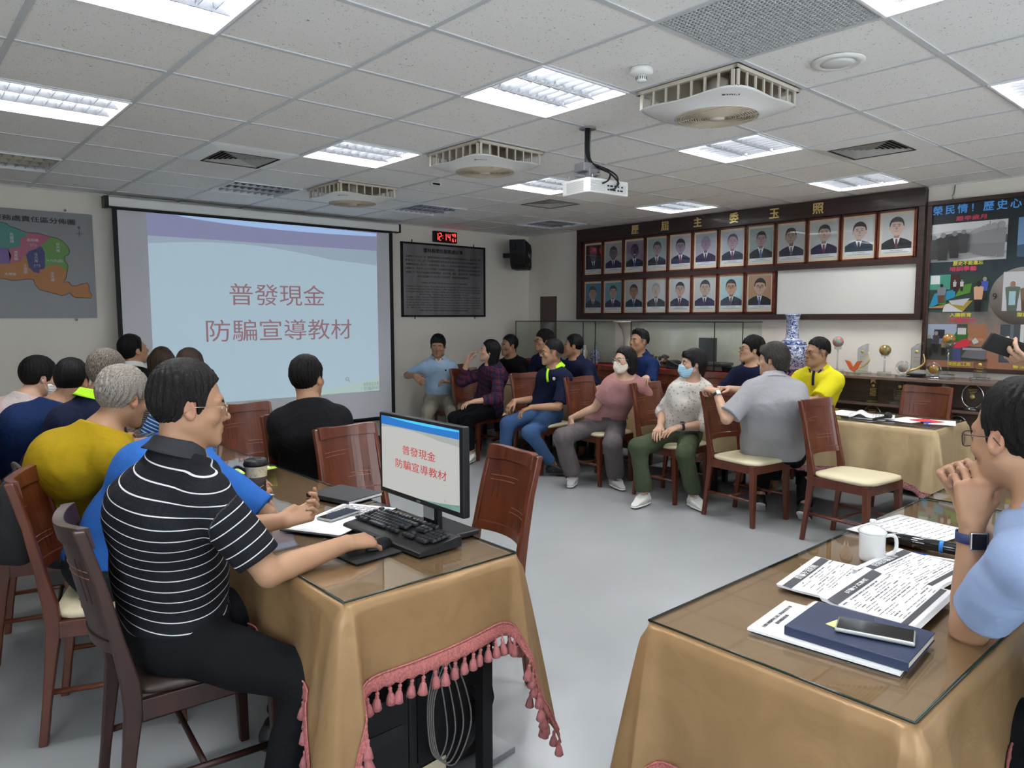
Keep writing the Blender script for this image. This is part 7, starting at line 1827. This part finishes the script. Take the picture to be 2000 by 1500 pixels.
P('man in black striped polo and glasses using the computer, front left', (.655, 2.30, .545), 100, (.685, 2.195, 1.245), 99, -5, 0, cyaw=82, s=1.0, wide=1.0, fat=.018, belly=.06, hunch=.05, vox=.0036, top_vox=.0042,
  arms=dict(R=dict(w=(1.065, 1.975, .806), hint=(-.5, -.35, -1), dir=(1, .10, -.12), back=(-.1, -.25, 1), curl=(30, 26, 24, 24), thumb=(.75, .35), spread=.03), L=dict(w=(.985, 2.245, .835), hint=(.2, .8, -1), dir=(1, -.12, .22), back=(.35, .45, -.9), curl=(62, 58, 50, 34), thumb=(.35, -.5))),
  legs=dict(R=dict(a=(.77, 1.90, .085), hint=(.7, -.8, .8)), L=dict(a=(1.0, 2.36, .085))), top='polo_striped', sleeve=.82, pants='trouser_black', collar='collar_grey', shoes=('shoe_black', 'shoe_black'),
  hair=SH('hair_pepper', style='short', tt=.017, ts=.005, rough=.0018), glasses=('metal_gold', False, .027, .0165), beard=.12, seed=3, fold=.005)
P('man in royal blue shirt, mostly hidden behind the striped-polo man', (.63, 3.02, .545), 85, (.90, 2.88, 1.17), 60, -8, cyaw=80, wide=.97, hunch=.06, vox=.007, arms=dict(R=dict(w=(1.14, 2.83, .79), hint=(.4, -1, -.6), dir=(.5, .9, -.05)), L=dict(w=(1.15, 3.15, .79), hint=(0, 1, -.6))), top='royal_blue', sleeve=.9, pants='trouser_dark', hair=SH(), seed=5, fold=.005, loose=.004)
P('grey-haired man in mustard yellow T-shirt and round glasses', (.56, 3.66, .545), 80, (.765, 3.27, 1.175), 66, -12, 4, cyaw=85, wide=.97, fat=.008, hunch=.085, fwd=.09, drop=.175, vox=.0052, arms=dict(R=dict(w=(.98, 3.22, .80), hint=(.2, -1, -.8)), L=dict(w=(1.1, 3.6, .79))), top='tee_yellow', sleeve=.85, pants='trouser_dark',
  hair=SH('hair_grey', style='short', tt=.014, ts=.007, rough=.0025), glasses=('frame_dark', True, .024, .021), seed=8, fold=.006, loose=.006)
P('man in navy polo with neon collar and thinning brown-grey hair, left row', (.58, 4.38, .545), 80, (.905, 4.15, 1.215), 52, -4, fwd=.07, drop=.18, vox=.006, wide=.97, top='navy', collar='neon', pants='trouser_dark', hair=SH('hair_mixed', style='short', tt=.010, ts=.004), seed=11, arms=dict(R=dict(w=(1.1, 4.15, .79)), L=dict(w=(1.1, 4.5, .79))))
P('man in navy T-shirt leaning forward, black hair, left row', (.55, 4.98, .545), 82, (.83, 4.62, 1.145), 42, -14, vox=.006, wide=1.08, hunch=.09, fwd=.09, drop=.17, top='navy_tee', pants='trouser_dark', hair=SH(tt=.014), seed=13, loose=.006, arms=dict(R=dict(w=(1.1, 4.75, .79), hint=(.2, -1, -.7)), L=dict(w=(1.1, 5.1, .79))))
P('man in white-pink striped shirt, glasses and white mask at far left', (.50, 5.62, .545), 80, (.775, 5.27, 1.135), 80, -6, vox=.006, wide=1.1, hunch=.07, fwd=.08, drop=.17, top='shirt_white_pink', pants='trouser_dark', hair=SH(tt=.016, ts=.008, style='low'), glasses=('frame_dark',), mask='mask_white', seed=15, skin='skin_light', arms=dict(R=dict(w=(1.1, 5.3, .79)), L=dict(w=(1.1, 5.6, .79))))
P('dark-haired man looking up right at the screen edge', (1.52, 6.55, .545), 30, (1.545, 6.22, 1.245), 76, 14, vox=.007, top='black_tee', collar='mask_white', pants='trouser_dark', hair=SH(tt=.016, style='short'), seed=17)
P('woman with long straight dark hair in striped blouse, seen from behind', (1.60, 5.78, .53), 25, (1.60, 5.68, 1.17), 24, 4, s=.93, wide=.8, vox=.007, top='blouse_stripe', pants='trouser_dark', hair=SH('hair_brown', style='long', extra=long_extra, brow=False), seed=19, skin='skin_light')
P('person with brown-black hair in blue striped shirt behind the glasses man', (1.76, 5.16, .54), 40, (1.585, 5.02, 1.165), 30, -2, vox=.007, wide=.97, top='blue_stripe', sleeve=.9, pants='trouser_dark', hair=SH('hair_brown', style='low', tt=.018, ts=.008), seed=21)
P('man in black shirt seen from behind, looking right at the screen', (1.88, 3.86, .55), 22, (1.80, 3.74, 1.165), 58, 2, cyaw=14, vox=.0052, wide=.98, fat=.008, hunch=.05, top='black_tee', sleeve=.86, pants='trouser_dark', hair=SH(tt=.015, ts=.007, rough=.002), seed=23, fold=.005, loose=.01, arms=dict(R=dict(w=(1.98, 4.12, .66), hint=(.1, -.4, -1)), L=dict(w=(1.82, 4.15, .68), hint=(-.1, -.4, -1))))
# --- far side, in front of the table
P('man in pale blue polo lounging on a chair by the screen, khaki trousers', (4.86, 6.72, .545), 212, (4.74, 6.60, 1.185), 222, -8, cyaw=214, vox=.0058, wide=.97, belly=.05, skin='skin_dark', top='pale_blue', collar='pale_blue', pants='trouser_khaki', shoes=('shoe_black', 'shoe_black'), hair=SH(style='low', tt=.014, ts=.008), extra=lambda root, I: (vneck_extra('shoe_white', .05, .03)(root, I), badge_extra(-.08, .13, .010, 'navy')(root, I)), seed=25,
  arms=dict(R=dict(w=(4.50, 6.72, .86), hint=(-.6, .5, -.5), dir=(.5, -.5, -.6), back=(-.6, -.6, .2), curl=20), L=dict(w=(4.74, 6.38, .80), hint=(.8, -.1, -.8), dir=(-.6, .2, .1), curl=40)), legs=dict(R=dict(a=(4.42, 6.52, .085)), L=dict(a=(4.66, 6.22, .085))))
P('woman with long black hair in dark plaid shirt, hand at her forehead', (4.90, 5.92, .53), 262, (4.76, 5.73, 1.155), 306, 8, s=.94, wide=.80, cyaw=270, vox=.0056, top='plaid', long_sleeve=True, sleeve=.62, pants='trouser_black', hem=-.08, loose=.004, shoes=('shoe_white', 'sole_white', 'lace_white'), hair=SH(style='long', extra=long_extra, tt=.012, ts=.006), seed=27, skin='skin_light', cuff=.86,
  arms=dict(R=dict(w=(4.63, 5.93, 1.05), hint=(-.5, .8, -.6), dir=(.25, -.45, .9), back=(-.3, .9, .4), curl=25), L=dict(w=(4.50, 5.66, .66), hint=(-.1, -.3, -1), dir=(-1, .2, -.15), curl=25)), legs=dict(R=dict(a=(4.58, 6.02, .085), fyaw=235), L=dict(a=(4.62, 5.86, .085), fyaw=235)))
P('man in black shirt half hidden behind the woman with long hair', (6.05, 6.55, .54), 262, (5.62, 6.40, 1.17), 282, 0, vox=.0075, top='black_tee', pants='trouser_dark', hair=SH(tt=.012), seed=29, skin='skin_dark', wide=.97, arms=dict(R=dict(w=(5.5, 6.65, .79)), L=dict(w=(5.5, 6.2, .79))))
P('man in navy polo with glasses and full hair before the left glass case', (6.05, 6.0, .54), 265, (5.72, 5.92, 1.235), 292, 2, vox=.0065, top='navy', pants='trouser_dark', hair=SH(style='low', tt=.018, ts=.009, rough=.003), glasses=('frame_dark',), seed=31, arms=dict(R=dict(w=(5.5, 6.15, .79)), L=dict(w=(5.5, 5.8, .79))))
P('man with buzzed sides in navy polo with neon collar and jeans', (4.95, 5.10, .545), 258, (4.845, 4.90, 1.165), 308, 2, cyaw=264, vox=.0050, wide=.88, hunch=.05, top='navy', collar='neon', placket='neon', sleeve=.86, pants='denim', shoes=('shoe_black', 'shoe_black', 'shoe_black', 'sole_white'), hair=SH(tt=.016, ts=.001, style='fade'), glasses=('frame_dark', False, .026, .017), extra=badge_extra(-.07, .10, .016, 'mask_cream'), seed=33, fold=.005,
  arms=dict(R=dict(w=(4.70, 5.28, .68), hint=(.3, .6, -1), dir=(-.7, .1, -.6), curl=30), L=dict(w=(4.60, 4.93, .66), hint=(.1, -.6, -1), dir=(-.8, .5, -.35), curl=30)), legs=dict(R=dict(a=(4.50, 5.22, .085), fyaw=235), L=dict(a=(4.80, 4.83, .10), fyaw=150, hint=(-1, .1, .6))))
P('man in navy shirt behind the neon-collar man, only ear and shoulder showing', (6.05, 5.42, .54), 265, (5.72, 5.46, 1.19), 318, 0, vox=.007, wide=.97, top='navy', collar='navy', pants='trouser_dark', hair=SH(tt=.010, ts=.004), seed=35, arms=dict(R=dict(w=(5.5, 5.6, .79)), L=dict(w=(5.5, 5.2, .79))))
def blouse_extra(root, I):
    pass
P('woman in dusty pink blouse with cream mask and round glasses', (4.97, 4.32, .53), 222, (4.84, 4.01, 1.13), 283, 3, 4, cyaw=226, s=.94, wide=.76, fat=.0, bust=.070, vox=.0048, top='pink_blouse', sleeve=.62, loose=.008, pants='trouser_grey', pants_wide=.026, cuff=.93, shoes=('shoe_grey', 'sole_white', 'lace_white', 'shoe_grey'), hair=SH(style='long', extra=bob_extra, tt=.010, ts=.007) , mask='mask_cream', glasses=('metal_silver', True, .026, .022), seed=37, skin='skin_light', fold=.007, neck_low=.02,
  arms=dict(R=dict(w=(4.66, 4.47, .60), hint=(-.1, .5, -.6), dir=(-.15, .1, -1), back=(-.8, .4, 0), curl=12), L=dict(w=(5.05, 3.94, .975), hint=(.3, .1, -1), dir=(-.6, -.3, -.05), back=(-.2, -.2, 1), curl=35, thumb=(.9, .4))),
  legs=dict(R=dict(a=(4.66, 4.44, .085), fyaw=236, hint=(-1, .1, .7)), L=dict(a=(4.86, 4.12, .085), fyaw=205, hint=(-1, -.7, .7))))
P('man with quiff in navy shirt looking up behind the pink-bloused woman', (6.08, 4.76, .54), 262, (5.98, 4.77, 1.245), 282, 10, vox=.0062, top='navy_tee', collar='navy_tee', pants='trouser_dark', hair=SH(tt=.018, ts=.003, rough=.004, style='fade', extra=quiff_extra), seed=39, arms=dict(R=dict(w=(5.65, 4.95, .79)), L=dict(w=(5.65, 4.6, .79))))
P('woman in white floral shirt with blue mask and olive trousers', (4.97, 3.52, .53), 232, (4.90, 3.365, 1.13), 305, 4, 0, cyaw=222, s=.94, wide=.76, fat=.0, bust=.066, vox=.0048, top='floral', collar='floral', sleeve=.30, long_sleeve=True, loose=.004, pants='trouser_olive', pants_wide=.012, cuff=.90, shoes=('shoe_white', 'sole_white', 'lace_white', 'shoe_black'), hair=SH(style='low', extra=shag_extra, tt=.014, ts=.009), mask='mask_blue', seed=41, skin='skin_light', fold=.006,
  watch=('strap_black', 'metal_silver'), arms=dict(R=dict(w=(4.71, 3.53, .625), hint=(-.2, .5, -1), dir=(-.75, -.25, -.35), back=(-.4, 0, 1), curl=22), L=dict(w=(4.76, 3.39, .63), hint=(.3, -.5, -1), dir=(-.85, .35, -.25), back=(-.5, 0, 1), curl=18, watch=1)),
  legs=dict(R=dict(a=(4.56, 3.56, .085), fyaw=262, hint=(-1, .1, .7)), L=dict(a=(4.80, 3.26, .085), fyaw=208, hint=(-1, -.4, .7))))
P('man in dark navy polo with glasses, looking up left beside the grey-shirted person', (6.10, 3.62, .54), 258, (6.06, 3.53, 1.20), 312, 8, vox=.006, wide=.92, top='navy', collar='navy', pants='trouser_dark', hair=SH(style='low', tt=.018, ts=.008, rough=.004), glasses=('frame_dark',), seed=43, skin='skin_light', arms=dict(R=dict(w=(5.68, 3.75, .79)), L=dict(w=(5.62, 3.40, .80), dir=(-.8, .3, .1), curl=45)))
P('person in grey polo seen from behind, watch on wrist, dark streaked hair', (5.00, 2.72, .545), 66, (4.855, 2.655, 1.195), 350, -2, cyaw=48, wide=.98, fat=.04, hunch=.05, s=.98, vox=.0050, top='grey_polo', collar='grey_polo', sleeve=.86, hem=-.10, loose=.012, pants='trouser_black', shoes=('shoe_black', 'sole_white'), hair=SH('hair_streak', style='low', extra=shag_extra, tt=.014, ts=.008), seed=45, skin='skin_light', fold=.007, watch=('strap_black', 'metal_silver'),
  arms=dict(L=dict(w=(4.64, 2.98, .955), hint=(-.7, -.2, -1), dir=(.10, .55, .10), back=(-.3, -.3, 1), curl=50, watch=1), R=dict(w=(4.93, 3.06, .95), hint=(.6, .2, -1), dir=(-.8, .3, .1), curl=50)), legs=dict(R=dict(a=(5.10, 2.50, .10), fyaw=80, toe=35), L=dict(a=(5.10, 2.86, .10), fyaw=60, toe=35))) if hair_mat('hair_streak', (.025, .021, .018), (.30, .28, .26), .16) else None
P('man in bright yellow polo with glasses behind the far table', (6.10, 3.00, .54), 262, (6.05, 2.905, 1.195), 302, 0, cyaw=262, vox=.0052, wide=.92, fat=.008, top='polo_yellow', collar='polo_yellow', placket='navy', sleeve=.86, pants='trouser_dark', hair=SH(tt=.016, ts=.002, rough=.003, style='fade'), glasses=('frame_dark', False, .026, .014), extra=vneck_extra('navy'), seed=47, fold=.006, loose=.008,
  arms=dict(R=dict(w=(5.68, 3.02, .80), hint=(.1, .8, -.8), dir=(-.3, -.9, 0)), L=dict(w=(5.68, 2.98, .82), hint=(.1, -.8, -.8), dir=(-.3, .9, 0))))
# --- right
P('man in light blue short-sleeved shirt and rimless glasses, chin on hands, front right', (2.14, .06, .56), 0, (1.905, .447, 1.232), 26, -6, 0, cyaw=4, fwd=.075, s=1.0, wide=1.0, fat=.012, hunch=.04, vox=.0034, top_vox=.0042, top='light_blue', collar='light_blue', sleeve=.74, pants='trouser_black', shoes=('shoe_black', 'shoe_black'), hair=SH('hair_black', style='receding', tt=.014, ts=.004, rough=.0014), glasses=('frame_dark', False, .026, .018), seed=49, fold=.005, skin='skin',
  watch=('strap_navy', 'metal_silver'), arms=dict(L=dict(w=(1.872, .520, 1.03), hint=(.1, .1, -1), dir=(.10, .05, 1), back=(-.75, -.55, .1), curl=(50, 45, 40, 35), thumb=(.7, .2), watch=1), R=dict(w=(2.10, .62, 1.06), hint=(.6, .3, -1), dir=(-.6, -.05, .55), back=(.55, .6, .5), curl=(45, 40, 35, 30), thumb=(.5, .5))))
P('person in navy sleeve at the right edge holding up a black phone', (3.42, .22, .98), -20, (3.40, .26, 1.66), -15, -12, vox=.0055, top='navy', long_sleeve=True, sleeve=.55, pants='trouser_dark', hair=SH(), seed=51, skin='skin_light', shoes=('shoe_black', 'shoe_black'),
  arms=dict(L=dict(w=(3.09, .69, 1.335), hint=(-.2, -.4, -1), dir=(-.75, .6, .15), back=(-.3, -.2, -1), curl=35, thumb=(.4, -.5)), R=dict(w=(3.10, .74, 1.445), hint=(.6, 0, -1), dir=(-.85, .35, -.15), back=(.1, .3, 1), curl=45)), legs=dict(R=dict(a=(3.52, .20, .09), hint=(0, 1, 0)), L=dict(a=(3.32, .22, .09), hint=(0, 1, 0))))
t = empty('smartphone', (2.995, .765, 1.395), R(-41), 'black phone held up by the person at the right edge', 'smartphone', 'smartphones')
t.scale = (.82, .82, .82)
g = MB(); g.box((0, 0, 0), (.165, .018, .078), bev=.005, rx=R(25), ry=R(18)); g.build('case', MATS['black_matte'], t)
g = MB(); g.box((0, -.009, .005), (.15, .002, .068), rx=R(25), ry=R(18)); g.build('display', MATS['screen_black'], t)
# ---------------------------------------------------------------- camera, light, exposure
cam = bpy.data.cameras.new('camera'); co = bpy.data.objects.new('camera', cam); col.objects.link(co)
cam.sensor_width = 36; cam.sensor_fit = 'HORIZONTAL'; cam.lens = 1416.04 / 2000 * 36; cam.clip_start = .02
yaw, pitch, roll = 0.724337, 0.091699, -0.001563
fw = Vector((math.sin(yaw) * math.cos(pitch), math.cos(yaw) * math.cos(pitch), -math.sin(pitch)))
rt = Vector((math.cos(yaw), -math.sin(yaw), 0)); up = rt.cross(fw)
r2 = rt * math.cos(roll) + up * math.sin(roll); u2 = -rt * math.sin(roll) + up * math.cos(roll)
Mc = Matrix((r2, u2, -fw)).transposed().to_4x4(); Mc.translation = (0, 0, 1.5); co.matrix_world = Mc
sc = bpy.context.scene; sc.camera = co
w = bpy.data.worlds.new('world'); sc.world = w; w.use_nodes = True
w.node_tree.nodes['Background'].inputs[0].default_value = (.5, .55, .6, 1); w.node_tree.nodes['Background'].inputs[1].default_value = .05
sc.view_settings.view_transform = 'Standard'; sc.view_settings.look = 'None'; sc.view_settings.gamma = 1; sc.view_settings.use_curve_mapping = False
sc.view_settings.exposure = .30
sc.cycles.use_denoising = True; sc.cycles.use_adaptive_sampling = True; sc.cycles.adaptive_threshold = .06; sc.cycles.max_bounces = 6; sc.cycles.diffuse_bounces = 5; sc.cycles.glossy_bounces = 3; sc.cycles.use_light_tree = True; sc.cycles.transparent_max_bounces = 24; sc.cycles.caustics_reflective = False; sc.cycles.caustics_refractive = False; sc.cycles.sample_clamp_indirect = 6
bpy.context.view_layer.update()
